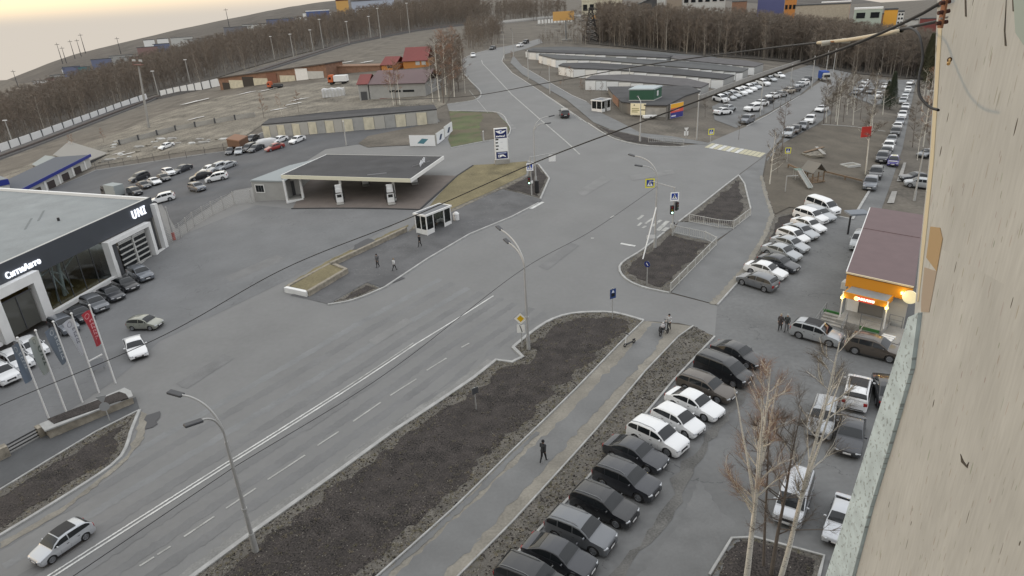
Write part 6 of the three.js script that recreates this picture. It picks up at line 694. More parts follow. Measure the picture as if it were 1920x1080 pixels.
for (const [b, h, l] of [[[33.22,-114.81], 7.49, 'tall white pole beside the side street junction'], [[53.34,-139.68], 5.97, 'white pole at the edge of the car lot'], [[11.56,-162.4], 6.72, 'white pole on the grassy strip beside the upper road'], [[7.69,-187.3], 7.35, 'white pole at the end of the garage rows'], [[105.15,-222.62], 7.5, 'pale pole behind the blue truck'], [[113.33,-234.8], 7.55, 'pale pole beyond the blue truck'], [[83.71,-184.49], 8.47, 'timber pole at the end of the car lot'], [[79.15,-187.32], 5.56, 'short pale pole inside the car lot'], [[-28.93,-123.92], 4.36, 'slim grey pole by the filling station bed'], [[-43.21,-82.5], 4.29, 'slim pole with red base beside the dealership corner'], [[33.91,-181.57], 2.95, 'thin pole standing among the garage roofs'], [[-3.46,-117.32], 1.67, 'short white post on the green verge']]) { const g = thing('utility_pole', l, 'pole', ...b); mesh('pole', rod([0, 0, 0], [0, h, 0], 0.13, 8, 0.09), M.galv, g); mesh('cap', cyl(0.12, 0.1, 0.15, 0, h, 0, 8), /red base/.test(l) ? M.galv : M.white, g); if (/red base/.test(l)) mesh('guard', cyl(0.2, 0.2, 1.0, 0, 0.02, 0, 10), std([0.45, 0.1, 0.08]), g); }
{ const h = 17.44, g = thing('floodlight_mast', 'tall concrete mast with a floodlight platform in the building yard', 'mast', ...[-102.73,-198.67]); g.rotation.z = -0.1; mesh('shaft', rod([0, 0, 0], [0, h, 0], 0.4, 8, 0.22), M.concrete, g); mesh('platform', [box(2.4, 0.2, 1.4, 0, h, 0), box(2.4, 0.1, 0.1, 0, h + 0.9, 0.6), box(0.1, 0.9, 0.1, 1.1, h, 0.6), box(0.1, 0.9, 0.1, -1.1, h, 0.6)], std([0.2, 0.1, 0.08]), g); for (const s of [-1, 1]) mesh('floodlight', box(0.8, 0.6, 0.4, s * 0.9, h + 0.9, 0.3), M.offwhite, g); }
for (const [b, t, l] of [[[-174.78,-242.64], 236, 'railway lamp mast at the white panel fence'], [[-153.11,-311.84], 138, 'railway lamp mast at the end of the panel fence'], [[-149.22,-337.87], 138, 'short railway mast behind the depot'], [[-119.69,-378.47], 88, 'railway mast with lamp behind the depot roof'], [[-106.13,-367.48], 84, 'pale railway mast beyond the depot'], [[-97.22,-373.66], 73, 'railway lamp post along the bend of the track'], [[-95.68,-390.22], 50, 'tall pale catenary mast along the track'], [[-82.64,-396.44], 60, 'railway lamp mast beyond the depot'], [[-73.77,-416.89], 55, 'pale railway mast at the wood edge'], [[-67.77,-414.79], 49, 'railway lamp mast at the wood edge'], [[-52.95,-432.52], 22, 'tall catenary mast where the track meets the wood']]) { const h = 0.0 + (t ? 1 : 0), g = thing('railway_mast', l, 'mast', ...b, 0, 'masts along the railway'); const H2 = clamp((gh(...b) * 0 + (b[1] * -1)) * 0.022 + 3.2, 6, 13) * (t < 55 ? 1.3 : 1); mesh('shaft', rod([0, 0, 0], [0, H2, 0], 0.28, 6, 0.2), M.concrete, g); mesh('lamp_head', box(1.4, 0.3, 0.5, 0, H2, 0), M.white, g); void h; }
// street cable strung between lamp posts
wire('cable', [[...[-14.53,-27.49], 5.6], [...[-8.36,-35.23], 6.3], [...[1.07,-48.18], 7.2], [...[7.38,-56.37], 6.9], [...[15.63,-67.25], 6.8]].map(([x, z, h]) => [x, gh(x, z) + h, z]).concat([]).map((p, i) => i % 2 ? [p[0], p[1] - 0.25, p[2]] : p), 0.02, 'cable strung from lamp post to lamp post over the main road', wireM, 60);
wire('cable', [[-18.28,6.85,-19.87], [...[-14.53,-27.49], 5.6]].map(([x, z, h], i) => i ? [x, gh(x, z) + h, z] : [x, z, h]), 0.02, 'cable running from the first lamp post out of view', wireM, 10);

// ---------------------------------------------------------------- signs and signals
const print2 = (w, h, draw, px = 128) => { const c = document.createElement('canvas'); c.width = px; c.height = Math.round(px * h / w); draw(c.getContext('2d'), c.width, c.height); const t = new THREE.CanvasTexture(c); t.colorSpace = THREE.SRGBColorSpace; return std(0xffffff, { map: t, roughness: 0.5 }); };
const walker = (x, w, h) => { x.fillStyle = '#1d3f9a'; x.fillRect(w * .14, h * .14, w * .72, h * .72); x.fillStyle = '#fff'; x.beginPath(); x.moveTo(w / 2, h * .2); x.lineTo(w * .8, h * .8); x.lineTo(w * .2, h * .8); x.fill(); x.strokeStyle = '#111'; x.lineWidth = w * .06; x.beginPath(); x.arc(w * .5, h * .4, w * .04, 0, 7); x.moveTo(w * .5, h * .46); x.lineTo(w * .48, h * .6); x.lineTo(w * .38, h * .74); x.moveTo(w * .48, h * .6); x.lineTo(w * .6, h * .74); x.moveTo(w * .38, h * .54); x.lineTo(w * .62, h * .52); x.stroke(); };
const pedM = print2(1, 1, (x, w, h) => { x.fillStyle = '#fff'; x.fillRect(0, 0, w, h); walker(x, w, h); }), pedYellow = print2(1, 1, (x, w, h) => { x.fillStyle = '#e8e04a'; x.fillRect(0, 0, w, h); walker(x, w, h); });
function plate(parent, w, h, y, mat, o = {}) { const g = new THREE.Group(); g.name = 'sign_plate'; g.position.set(o.x ?? 0, y, o.z ?? 0.06); g.rotation.y = o.turn ?? 0; parent.add(g); const back = mesh('backing', o.round ? cyl(w / 2, w / 2, 0.03, 0, 0, 0, 24).rotateX(Math.PI / 2).translate(0, 0, -0.02) : o.diamond ? box(w, h, 0.03, 0, -h / 2, 0).rotateZ(Math.PI / 4) : box(w, h, 0.03, 0, -h / 2, 0), o.back ?? M.greyMetal, g); mesh('face', o.round ? new THREE.CircleGeometry(w / 2, 24).translate(0, 0, 0.02) : o.diamond ? new THREE.PlaneGeometry(w, h).rotateZ(Math.PI / 4).translate(0, 0, 0.02) : new THREE.PlaneGeometry(w, h).translate(0, 0, 0.02), mat, g); return g; }
function signPost(base, h, label, build, turn = 0, r = 0.04) { const g = thing('road_sign', label, 'road sign', ...base, turn); mesh('post', rod([0, 0, 0], [0, h, 0], r, 8), M.galv, g); build(g); return g; }
signPost([0.55,-48.42], 3.1, 'yellow diamond priority road sign over a white arrow plate', (g) => { plate(g, 0.72, 0.72, 2.75, print2(1, 1, (x, w, h) => { x.fillStyle = '#f5f3ea'; x.fillRect(0, 0, w, h); x.fillStyle = '#e3b512'; x.fillRect(w * .2, h * .2, w * .6, h * .6); }), { diamond: 1 }); plate(g, 0.66, 0.74, 1.85, print2(1, 1.1, (x, w, h) => { x.fillStyle = '#f2f2ee'; x.fillRect(0, 0, w, h); x.strokeStyle = '#111'; x.lineWidth = 14; x.beginPath(); x.moveTo(w * .35, 12); x.quadraticCurveTo(w * .5, h * .4, w * .62, h - 10); x.stroke(); })); }, -0.15);
signPost([8.62,-52.31], 3.0, 'blue rectangular road sign at the kerb of the yard entrance', (g) => plate(g, 0.62, 0.9, 2.45, print2(0.62, 0.9, (x, w, h) => { x.fillStyle = '#24417c'; x.fillRect(0, 0, w, h); x.fillStyle = '#111'; x.fillRect(w * .2, h * .45, w * .6, h * .35); x.fillStyle = '#dfe4ee'; x.beginPath(); x.moveTo(w * .5, h * .1); x.lineTo(w * .75, h * .4); x.lineTo(w * .25, h * .4); x.fill(); })), 0.5);
signPost([12.96,-58.57], 2.4, 'round blue keep-past sign on the corner island', (g) => plate(g, 0.62, 0.62, 2.15, print2(1, 1, (x, w, h) => { x.fillStyle = '#16296f'; x.fillRect(0, 0, w, h); x.strokeStyle = '#fff'; x.lineWidth = 14; x.beginPath(); x.moveTo(w * .35, h * .3); x.lineTo(w * .65, h * .7); x.stroke(); }), { round: 1 }), -0.7);
signPost([-3.05,-40.26], 1.9, 'grey back of a small road sign standing in the planted strip', (g) => plate(g, 0.5, 0.5, 1.65, M.darkGrey), 0.6);
signPost([-29.72,-41.23], 2.1, 'round and triangular signs seen from behind beside the stone planter', (g) => { plate(g, 0.66, 0.66, 1.3, std([0.36, 0.37, 0.38]), { round: 1, turn: 0.3 }); const t = mesh('triangle_plate', cyl(0.42, 0.42, 0.03, 0, 0, 0, 3).rotateX(Math.PI / 2), std([0.36, 0.37, 0.38]), g, [0, 2.0, 0.06]); }, 0.2);
signPost([35.01,-112.71], 2.0, 'yellow-backed pedestrian crossing sign at the side street crossing', (g) => plate(g, 1.0, 1.0, 1.9, pedYellow, { back: M.black }), 0.1); signPost([43.59,-101.44], 2.1, 'yellow-backed pedestrian crossing sign among the playground trees', (g) => plate(g, 0.85, 0.9, 1.9, pedYellow, { back: M.black }), -0.25);
signPost([31.75,-116.26], 1.5, 'white give-way triangle over two small white plates', (g) => { mesh('triangle_plate', cyl(0.45, 0.45, 0.03, 0, 0, 0, 3).rotateX(Math.PI / 2), M.white, g, [0, 1.5, 0.06]); for (const s of [-0.22, 0.22]) plate(g, 0.3, 0.75, 0.75, M.white, { x: s }); });
function signal(parent, y, x, turn, lit2) { const g = new THREE.Group(); g.name = 'traffic_light'; g.position.set(x, y, 0.12); g.rotation.y = turn; parent.add(g); mesh('housing', rbox(0.34, 1.0, 0.26, 0.04, 0, -0.5, 0), M.black, g); [[.3, [.25, .02, .02]], [0, [.25, .16, .01]], [-.3, [.03, .2, .1]]].forEach(([q, c], i) => { mesh('lens', cyl(.11, .11, .04, 0, 0, 0, 14).rotateX(Math.PI / 2), lit2 && i === 2 ? std([.4, .6, .5], { emissive: new THREE.Color(.6, 1, .8), emissiveIntensity: 1.5 }) : std(c, { roughness: .3 }), g, [0, q, .14]); mesh('visor', new THREE.CylinderGeometry(.13, .13, .16, 12, 1, true, 0, Math.PI).rotateX(Math.PI / 2), M.black, g, [0, q, .2]); }); return g; }
{ const b = [18.28,-70.37], h = 5.63, g = thing('traffic_signal', 'traffic light pole with crossing sign and gantry arm on the railed island', 'traffic light', ...b), Y = [15.98,-73.51], v = loc(g, Y); mesh('pole', rod([0, 0, 0], [0, h, 0], 0.09, 10, 0.075), M.galv, g); const dx = clamp(v[0], -4.4, -2), dz = clamp(v[1], -2, 2); mesh('arm', rod([0, h - 0.05, 0], [dx, h + 0.35, dz], 0.05, 8), M.galv, g); plate(g, 1.05, 1.05, h + 0.1, pedYellow, { x: dx, z: dz + 0.12, back: M.black }); plate(g, 0.95, 1.0, h - 1.0, pedM, { back: M.black, z: 0.14 }); signal(g, h - 2.5, -0.24, 0.2, true); signal(g, h - 2.1, 0.24, 1.4); mesh('control_box', rbox(0.32, 0.5, 0.2, 0.03, -0.12, 1.0, 0.1), M.offwhite, g); mesh('push_button', rbox(0.12, 0.25, 0.1, 0.02, 0.12, 1.4, 0.05), M.black, g); }
{ const b = [3.33,-86.17], h = 5.21, g = thing('traffic_signal', 'traffic light pole with gantry arm on the filling station island', 'traffic light', ...b); mesh('pole', rod([0, 0, 0], [0, h, 0], 0.09, 10, 0.075), M.galv, g); mesh('arm', rod([0, h - 0.05, 0], [3.2, h + 0.25, -0.5], 0.05, 8), M.galv, g); plate(g, 0.9, 0.9, h - 0.4, M.white, { x: 2.9, z: -0.4 }); plate(g, 0.9, 1.0, h - 1.3, pedM, { back: M.black, z: 0.12, x: -0.1 }); signal(g, h - 3.1, -0.28, 0, true); mesh('control_box', rbox(0.35, 0.35, 0.2, 0.03, 0.05, 1.7, 0.12), M.white, g); mesh('cabinet', rbox(0.55, 1.6, 0.45, 0.03, 0.75, 0.2, -0.8), M.black, g); }
{ const b = [13.72,-64.36], t = [15.63,-67.25], g = thing('pole_strut', 'slanted white strut with a small white plate propping the lamp post', 'strut', ...b), e = loc(g, t); mesh('strut', rod([0, 0, 0], [e[0], 4.6 + gh(...t) - gh(...b), e[1]], 0.07, 8), M.white, g); plate(g, 0.9, 0.42, 1.9, M.white, { x: e[0] * 0.6, z: e[1] * 0.6 + 0.1 }); }
// ---------------------------------------------------------------- railings and fences
function railing(L, h, label, name = 'railing', m = M.white, gap = 2.2, cat = 'railing') { // each bay of posts, rails and bars is a part
  const P = along(L, gap), o = P[0], g = thing(name, label, cat, ...o), y = (p) => gh(...p) - gh(...o), q = P.map((p) => [p[0] - o[0], y(p), p[1] - o[1]]);
  q.forEach(([x, yy, z]) => mesh('post', rod([x, yy - 0.05, z], [x, yy + h + 0.05, z], 0.045, 6), m, g));
  for (let i = 0; i + 1 < q.length; i++) { const a = q[i], b = q[i + 1], up = (p, s) => [p[0], p[1] + s, p[2]]; const bay = [rod(up(a, h - 0.04), up(b, h - 0.04), 0.035), rod(up(a, 0.16), up(b, 0.16), 0.03)]; const n = 8; for (let k = 1; k < n; k++) { const t = k / n, p = [lerp(a[0], b[0], t), lerp(a[1], b[1], t), lerp(a[2], b[2], t)]; bay.push(rod(up(p, 0.16), up(p, h - 0.04), 0.018, 4)); } mesh('bay', bay, m, g); }
  return g;
}
railing([[18.65,-71.14],[21.55,-69.01],[22.27,-67.28],[14.76,-56.66]], 1.0, 'white railing round the corner island with the traffic light', 'railing', M.offwhite); railing([[21.24,-74.5],[24.07,-72.43],[25.66,-72.01],[29.13,-76.35]], 1.05, 'white railing along the triangular island', 'railing', M.offwhite);
railing([[24.37,-112.21],[26.99,-112.2],[29.97,-110.82]], 0.9, 'faint grey railing along the far pavement', 'railing', M.galv, 3);
function meshFence(L, h, label, m = M.galv, gap = 3, cat = 'fence') { const P = along(L, gap), o = P[0], g = thing('mesh_fence', label, cat, ...o), q = P.map((p) => [p[0] - o[0], gh(...p) - gh(...o), p[1] - o[1]]); q.forEach(([x, y, z]) => mesh('post', rod([x, y, z], [x, y + h, z], 0.06, 6), m, g)); for (let i = 0; i + 1 < q.length; i++) { const a = q[i], b = q[i + 1], w = []; for (let k = 0; k <= 8; k++) { const s = 0.12 + (h - 0.2) * k / 8; w.push(rod([a[0], a[1] + s, a[2]], [b[0], b[1] + s, b[2]], 0.011, 4)); } for (let k = 1; k < 14; k++) { const t = k / 14; w.push(rod([lerp(a[0], b[0], t), lerp(a[1], b[1], t) + 0.1, lerp(a[2], b[2], t)], [lerp(a[0], b[0], t), lerp(a[1], b[1], t) + h - 0.1, lerp(a[2], b[2], t)], 0.011, 4)); } mesh('mesh_panel', w, m, g); } return g; }
meshFence([[-43.48,-80.45],[-42.48,-82.95],[-42.47,-87.22],[-41.42,-91.21],[-39.61,-94.75],[-36.83,-94.25]], 2.0, 'grey wire mesh fence between dealership and filling station kiosk'); 
meshFence([[-89.66,-146.64],[-78.03,-142.94],[-64.93,-137.22],[-56.75,-136.44],[-54.84,-142.16]], 1.6, 'wire fence along the rubble behind the parked cars', std([0.16, 0.15, 0.14]), 6);
function panelFence(L, h, label, m, gap, group) { const P = along(L, gap), o = P[0], g = thing('panel_fence', label, 'fence', ...o, 0, group), q = P.map((p) => [p[0] - o[0], gh(...p) - gh(...o), p[1] - o[1]]); for (let i = 0; i + 1 < q.length; i++) { const a = q[i], b = q[i + 1]; mesh('panel', bar([lerp(a[0], b[0], .03), (a[1] + 0) + h / 2, lerp(a[2], b[2], .03)], [lerp(a[0], b[0], .97), b[1] + h / 2, lerp(a[2], b[2], .97)], 0.15, h), m, g); mesh('post', box(0.35, h + 0.3, 0.35, a[0], a[1] - 0.1, a[2]), M.darkGrey, g); } return g; }
panelFence([[-166.4,-213.53],[-162.72,-229.24],[-157.43,-252.35],[-151.79,-277.14],[-147.58,-290.66]], 3.2, 'pale concrete panel fence along the railway below the wood', M.white, 5); panelFence([[-142.18,-291.13],[-132.15,-288.48],[-121.91,-285.89],[-114.74,-286.1]], 3.0, 'white concrete panel fence beside the depot', M.white, 5); 
panelFence([[-99.78,-176.39],[-86.28,-180.22],[-63.06,-175.89]], 1.2, 'weathered low concrete fence crossing the building yard', M.concrete, 6);
for (const [a, b, l] of [[[-16.42,-117.6], [-11.81,-116.35], 'white hoarding with a large teal diamond'], [[-11.68,-117.06], [-10.67,-121.5], 'white hoarding with a small navy diamond next to the teal one'], [[-10.59,-121.89], [-9.53,-127.17], 'white hoarding with a navy diamond at the green verge']]) board('hoarding', a, b, 1.9, 0.1, l, 'hoarding', (x, w, h) => { x.fillStyle = '#e6e8ea'; x.fillRect(0, 0, w, h); x.fillStyle = /teal/.test(l) && /large/.test(l) ? '#4f7f8c' : '#33425f'; x.beginPath(); x.moveTo(w * .3, h * .75); x.lineTo(w * .5, h * .3); x.lineTo(w * .75, h * .35); x.lineTo(w * .55, h * .8); x.fill(); });
structure('flower_bed', sheet([[-26.78,-124.09],[-25.95,-129.68],[-19.1,-132.87],[-11.5,-137.14],[-9.95,-129.15],[-11.83,-120.26],[-16.41,-118.36],[-24.31,-120.15]], 0.05), M.dirt);
// ---------------------------------------------------------------- stone planters, flagpoles, steps
function stoneWall(L, h, label, w = 0.35) { const g = tag(mesh('stone_wall', strip(L, w, h, -0.2, 0.04), M.stone), label, 'wall'); return g; }
stoneWall(along([[-12.22,-76.08],[-16.02,-71.31],[-19.36,-67.16]], 1), 0.55, 'low stone retaining wall behind the bus stop pavement'); stoneWall(along([[-19.36,-67.16],[-22.44,-62.58],[-22.65,-61.77]], 1), 0.5, 'stone edge of the raised lawn beside the forecourt'); stoneWall(along([[-18.79,-66.64],[-17.23,-65.15],[-20.08,-60.34]], 1), 0.6, 'stone front wall of the raised lawn', 0.4); tag(mesh('planter_edging', strip(along([[-22.69,-61.9],[-20.08,-60.34]], 1), 0.4, 0.55, -0.2), M.white), 'white-edged end of the raised lawn with a dark recess', 'edging');
structure('raised_lawn', sheet([[-19.42,-66.9],[-18.73,-66.36],[-17.35,-65.17],[-20.06,-60.68],[-22.3,-62.07]], 0.3), M.grassDry); structure('wall_top_verge', sheet([[-12.3,-76.79],[-16.16,-72.11],[-19.55,-67.48],[-22.77,-62.77],[-23.24,-62.87],[-20.27,-68.62],[-16.38,-73.41],[-12.26,-78.18]], 0.04, 4, 0.15), M.grassDry);
{ const P = [[-34.03,-40.45],[-33.08,-39.61],[-29.01,-43.4],[-29.55,-44.14],[-30.3,-44.64]], o = P[0], g = thing('stone_planter', 'raised stone planter with dark soil below the flagpoles', 'planter', ...o), q = P.map((p) => [p[0] - o[0], p[1] - o[1]]); mesh('wall', prism(q, -0.3, 0.75), M.stone, g); const c = q.reduce((s, p) => [s[0] + p[0] / 5, s[1] + p[1] / 5], [0, 0]); mesh('coping', prism(q.map(([x, z]) => [x + (x - c[0]) * 0.02, z + (z - c[1]) * 0.06]), 0.753, 0.86), M.kerb, g); mesh('soil', prism(q.map(([x, z]) => [lerp(x, c[0], 0.07), lerp(z, c[1], 0.22)]), 0.8, 0.9), soilDark, g); }
{ const P = [[-35.17,-37.81],[-33.9,-40.24]], o = P[0], g = thing('steel_railing', 'dark three-bar railing between stone posts below the planter', 'railing', ...o), e = [P[1][0] - o[0], P[1][1] - o[1]]; for (const s of [0.25, 0.5, 0.75]) mesh('bar', rod([0, s, 0], [e[0], s, e[1]], 0.05), M.black, g); for (const t of [0, 1]) mesh('stone_post', box(0.7, 0.95, 0.6, e[0] * t, -0.1, e[1] * t, 0.9), M.stone, g); }
const flagT = (bg, fg, txt) => print2(0.9, 3.2, (x, w, h) => { x.fillStyle = bg; x.fillRect(0, 0, w, h); x.strokeStyle = fg; x.lineWidth = 5; x.beginPath(); x.arc(w * .5, h * .12, w * .2, 0, 7); x.stroke(); x.fillStyle = fg; x.save(); x.translate(w * .64, h * .24); x.rotate(Math.PI / 2); if (txt === 'UNI') { x.font = 'bold 104px sans-serif'; x.fillText(txt, 0, 10); } else for (let k = 0; k < txt.length; k++) { x.fillRect(k * 34, -26, 20, 9); x.fillRect(k * 34, -26, 8, 34); x.fillRect(k * 34 + (k % 2 ? 12 : 0), -2, 18, 9); } x.restore(); }, 96);
[[94,790,'#6e7b8c','#b9c2cc','.....','slate grey'], [125,774,'#a3a9a6','#59625f','UNI','pale grey with large dark letters'], [155,755,'#727c8a','#c3cad2','.......','grey with small pale lettering'], [186,737,'#c6c8d0','#7d7f8c','.....','pale lilac'], [217,719,'#b23a46','#e2a9ae','......','red']].forEach(([, , bg, fg, tx, l], i) => {
  const b = [[-34.61,-42], [-33.97,-43], [-33.49,-44.29], [-32.88,-45.53], [-32.25,-46.83]][i], g = thing('flagpole', `white flagpole carrying a ${l} banner`, 'flagpole', ...b, 0, 'flagpoles along the stone planter'), h = 6.9; mesh('pole', rod([0, 0, 0], [0, h, 0], 0.065, 10, 0.05), M.white, g); mesh('finial', new THREE.SphereGeometry(0.09, 10, 8), M.white, g, [0, h + 0.05, 0]); const rows = []; for (let k = 0; k <= 14; k++) { const t = k / 14, r = []; for (let j = 0; j <= 8; j++) { const s = j / 8, wd = 1.0 * (1 - 0.42 * t * (i === 3 ? 1.1 : 0.7)); r.push([-0.07 - s * wd * 0.92 , h - 0.35 - t * 2.9 - s * 0.42 + 0.05 * Math.sin(t * 9 + s * 4), -s * wd * 0.25 + 0.16 * Math.sin(s * 5 + t * 3 + i) * s]); } rows.push(r); }
  const fl = surf(rows.map((r) => r.slice().reverse())); const u = fl.attributes.uv; for (let k = 0; k < u.count; k++) u.setXY(k, u.getX(k), 1 - u.getY(k)); const m = flagT(bg, fg, tx); m.side = THREE.DoubleSide; mesh('banner', fl, m, g); });
{ const b = [-34.98,-49.34], g = thing('info_stand', 'small tilted grey display stand on the forecourt near the planter', 'stand', ...b, 0.5); mesh('board', box(1.1, 0.9, 0.05, 0, 0.2, 0, 0, 0.1), std([0.36, 0.37, 0.39]), g); mesh('top_edge', box(1.2, 0.1, 0.1, 0, 1.15, 0, 0, 0.3), M.white, g); mesh('leg', [rod([-.4, 0, 0], [-.4, .4, 0], .03), rod([.4, 0, 0], [.4, .4, 0], .03)], M.greyMetal, g); }
{ const b = [-44.83,-71.31], g = thing('banner_stand', 'white upright advertising banner beside the workshop door', 'banner', ...b, 1.2); mesh('panel', box(0.9, 2.0, 0.08, 0, 0.05, 0), M.white, g); mesh('print', box(0.3, 0.5, 0.02, 0, 0.9, 0.05), M.darkGrey, g); mesh('base', box(1.0, 0.06, 0.5), M.greyMetal, g); }
// ---------------------------------------------------------------- trucks and yard clutter
function truck(px, deg, s, cab, boxM, label, o = {}) { const g = thing('truck', label, 'truck', ...px, rad(deg)); g.scale.setScalar(s); mesh('cab', [rbox(1.5, 1.5, 2.1, 0.15, 2.2, 0.7, 0), rbox(1.2, 0.5, 1.9, 0.1, 2.15, 2.15, 0)], cab, g); mesh('windscreen', box(0.06, 0.75, 1.8, 2.96, 1.45, 0), M.glass, g); for (const z of [-1.06, 1.06]) mesh('side_window', box(0.7, 0.6, 0.04, 2.3, 1.5, z), M.glass, g); mesh('chassis', box(5.4, 0.25, 0.9, 0.1, 0.55, 0), M.black, g); if (!o.flat) mesh('cargo_box', rbox(3.7, o.h ?? 2.2, 2.25, 0.05, -0.6, 0.85, 0), boxM, g); else mesh('flat_bed', [box(3.7, 0.2, 2.2, -0.6, 0.85, 0), box(3.7, 0.4, 0.08, -0.6, 1.05, 1.05), box(3.7, 0.4, 0.08, -0.6, 1.05, -1.05)], boxM, g); for (const x of [2.1, -1.3]) for (const z of [-0.95, 0.95]) mesh('wheel', cyl(.45, .45, .3, 0, 0, 0, 16).rotateX(Math.PI / 2), M.rubber, g, [x, .45, z]); mesh('bumper', box(0.2, 0.3, 2.1, 3.0, 0.5, 0), M.darkGrey, g); for (const z of [-.75, .75]) mesh('headlight', rbox(.08, .2, .35, .03, 3.0, .85, z), mHead, g); return g; }
truck([97.38,-207.1], -98, 0.95, M.offwhite, std([0.02, 0.07, 0.32]), 'blue-boxed delivery truck on the side street'); truck([-67.4,-113.16], 150, 0.8, M.darkGrey, std([0.33, 0.36, 0.36]), 'grey-boxed light truck half hidden by the dealership roof'); truck([-74.98,-233.17], 175, 0.9, std([0.5, 0.12, 0.05]), M.darkGrey, 'orange-cabbed flat truck before the brick depot', { flat: 1 }); truck([-49.62,-215.65], 175, 1.1, std([0.55, 0.14, 0.05]), M.white, 'orange-cabbed tanker truck near the hall', { h: 1.6 }); truck([114.17,-178.21], -100, 1.1, M.white, M.offwhite, 'white box truck showing past the building wall');
{ const b = [-45.61,-189.71], g = thing('tarpaulin_stack', 'load under a pleated white tarpaulin in the building yard', 'load', ...b, 0.1); g.scale.setScalar(0.55); const rows = []; for (let i = 0; i <= 20; i++) { const r = []; for (let j = 0; j <= 6; j++) { const t = j / 6, x = -5.5 + 11 * i / 20, f = 0.18 * Math.sin(i * 2.1) * (t < 0.5 ? 1 - t * 2 : 0); r.push(t < 0.5 ? [x, 4.2 * t * 2 * 0.95, 2 + f] : [x, 4.0 + 0.2 * Math.sin(i), 2 - (t - 0.5) * 8]); } rows.push(r); } mesh('cover', surf(rows), std(0xffffff, { map: ground([0.6, 0.6, 0.6], 0.3, 3, 256, 0.8, 140), side: THREE.DoubleSide }), g); mesh('load', box(10.6, 3.7, 4, 0, 0, 0), M.offwhite, g); }
{ const b = [-47.04,-134.12], g = thing('covered_car', 'car under a crumpled white dust cover in the lot', 'car', ...b, 0.6), s = new THREE.SphereGeometry(1, 24, 12, 0, 7, 0, 1.57), p = s.attributes.position; for (let i = 0; i < p.count; i++) { const x = p.getX(i), y = p.getY(i), z = p.getZ(i); p.setXYZ(i, 2.2 * Math.sign(x) * Math.pow(Math.abs(x), .6) + 0.08 * Math.sin(y * 20), 1.55 * Math.pow(y, .55), 0.95 * Math.sign(z) * Math.pow(Math.abs(z), .6) + 0.06 * Math.sin(x * 18)); } s.computeVertexNormals(); mesh('dust_cover', s, M.snow, g); for (const x of [-1.3, 1.3]) mesh('wheel', cyl(.3, .3, 1.7, 0, 0, 0, 12).rotateX(Math.PI / 2), M.rubber, g, [x, .3, 0]); }
for (const [x, s] of [[[-106.98,-242.02], 5.5], [[-86.43,-195.5], 3], [[-56.56,-193.31], 3], [[-55.8,-186.14], 2.4], [[-86.15,-234.68], 4], [[-77.91,-232.01], 3], [[-87.97,-157.65], 2], [[-91.91,-161.67], 2], [[-58.54,-180.99], 2.4], [[-61.46,-284.79], 4], [[-50.87,-274.06], 4]]) structure('snow_patch', sheet(Array.from({ length: 12 }, (_, i) => { const a = i / 12 * 6.283, r = s * rr(0.35, 1.15); return [x[0] + Math.cos(a) * r, x[1] + Math.sin(a) * r * 0.35 - Math.cos(a) * r * 0.16]; }), 0.1, 4), M.snow);
for (let i = 0; i < 46; i++) { const t = rnd(), L = [[-92.76,-154.46],[-85.61,-158.15],[-75.08,-157.9],[-61.93,-150.28],[-85.99,-170.16],[-103.43,-181.87]], a = L[Math.floor(rnd() * 6)], b = L[Math.floor(rnd() * 6)], x = lerp(a[0], b[0], t), z = lerp(a[1], b[1], t), g = new THREE.DodecahedronGeometry(rr(0.3, 0.9), 0).scale(rr(1, 2.4), rr(0.35, 0.7), 1); tag(mesh('concrete_rubble', g.translate(x, gh(x, z) + 0.15, z), pick([M.concrete, M.gravel, M.offwhite])), 'broken concrete lump on the rubble heap behind the lot', 'rubble', 'rubble heap behind the lot'); }
for (const [a, l] of [[[[-157.03,-196.47],[-154.57,-222.68],[-152.13,-250.39],[-146.17,-293.61],[-114.17,-289.39],[-97.79,-346.03],[-84.86,-399.98],[-50.7,-447.84],[-10.92,-468.53]], 'track']]) { const L = along(a, 8); structure('railway_embankment', strip(L, 9, 0.9, -0.5, 1.2), std(0xffffff, { map: ground([0.075, 0.07, 0.068], 0.4, 6, 256, 0.8, 150) })); for (const s of [-1.6, 1.6, 0.2]) structure('rail', strip(offset(L, s), 0.3, 1.1, 0.7), std([0.12, 0.1, 0.09])); }
// lattice pylon, billboard, letters
{ const b = [39.34,-299.39], h = 13.33, g = thing('lattice_pylon', 'dark lattice power pylon in front of the cream civic building', 'pylon', ...b), w = (t) => lerp(3.4, 0.5, Math.pow(t, .8)), P = [[1, 1], [1, -1], [-1, -1], [-1, 1]], st = []; for (let i = 0; i < 8; i++) { const t0 = i / 8, t1 = (i + 1) / 8; P.forEach(([x, z], k) => { const [x2, z2] = P[(k + 1) % 4], a = (X, Z, t) => [X * w(t), h * t, Z * w(t)]; st.push(rod(a(x, z, t0), a(x, z, t1), 0.16, 4), rod(a(x, z, t0), a(x2, z2, t1), 0.1, 4), rod(a(x2, z2, t0), a(x, z, t1), 0.1, 4), rod(a(x, z, t1), a(x2, z2, t1), 0.1, 4)); }); } mesh('lattice', st, std([0.05, 0.045, 0.045]), g); for (const [t, l] of [[0.62, 5], [0.78, 4], [0.93, 3]]) mesh('cross_arm', [rod([-l, h * t, 0], [l, h * t, 0], 0.14, 4), rod([-l, h * t, 0], [0, h * (t + .06), 0], 0.09, 4), rod([l, h * t, 0], [0, h * (t + .06), 0], 0.09, 4)], std([0.05, 0.045, 0.045]), g); }
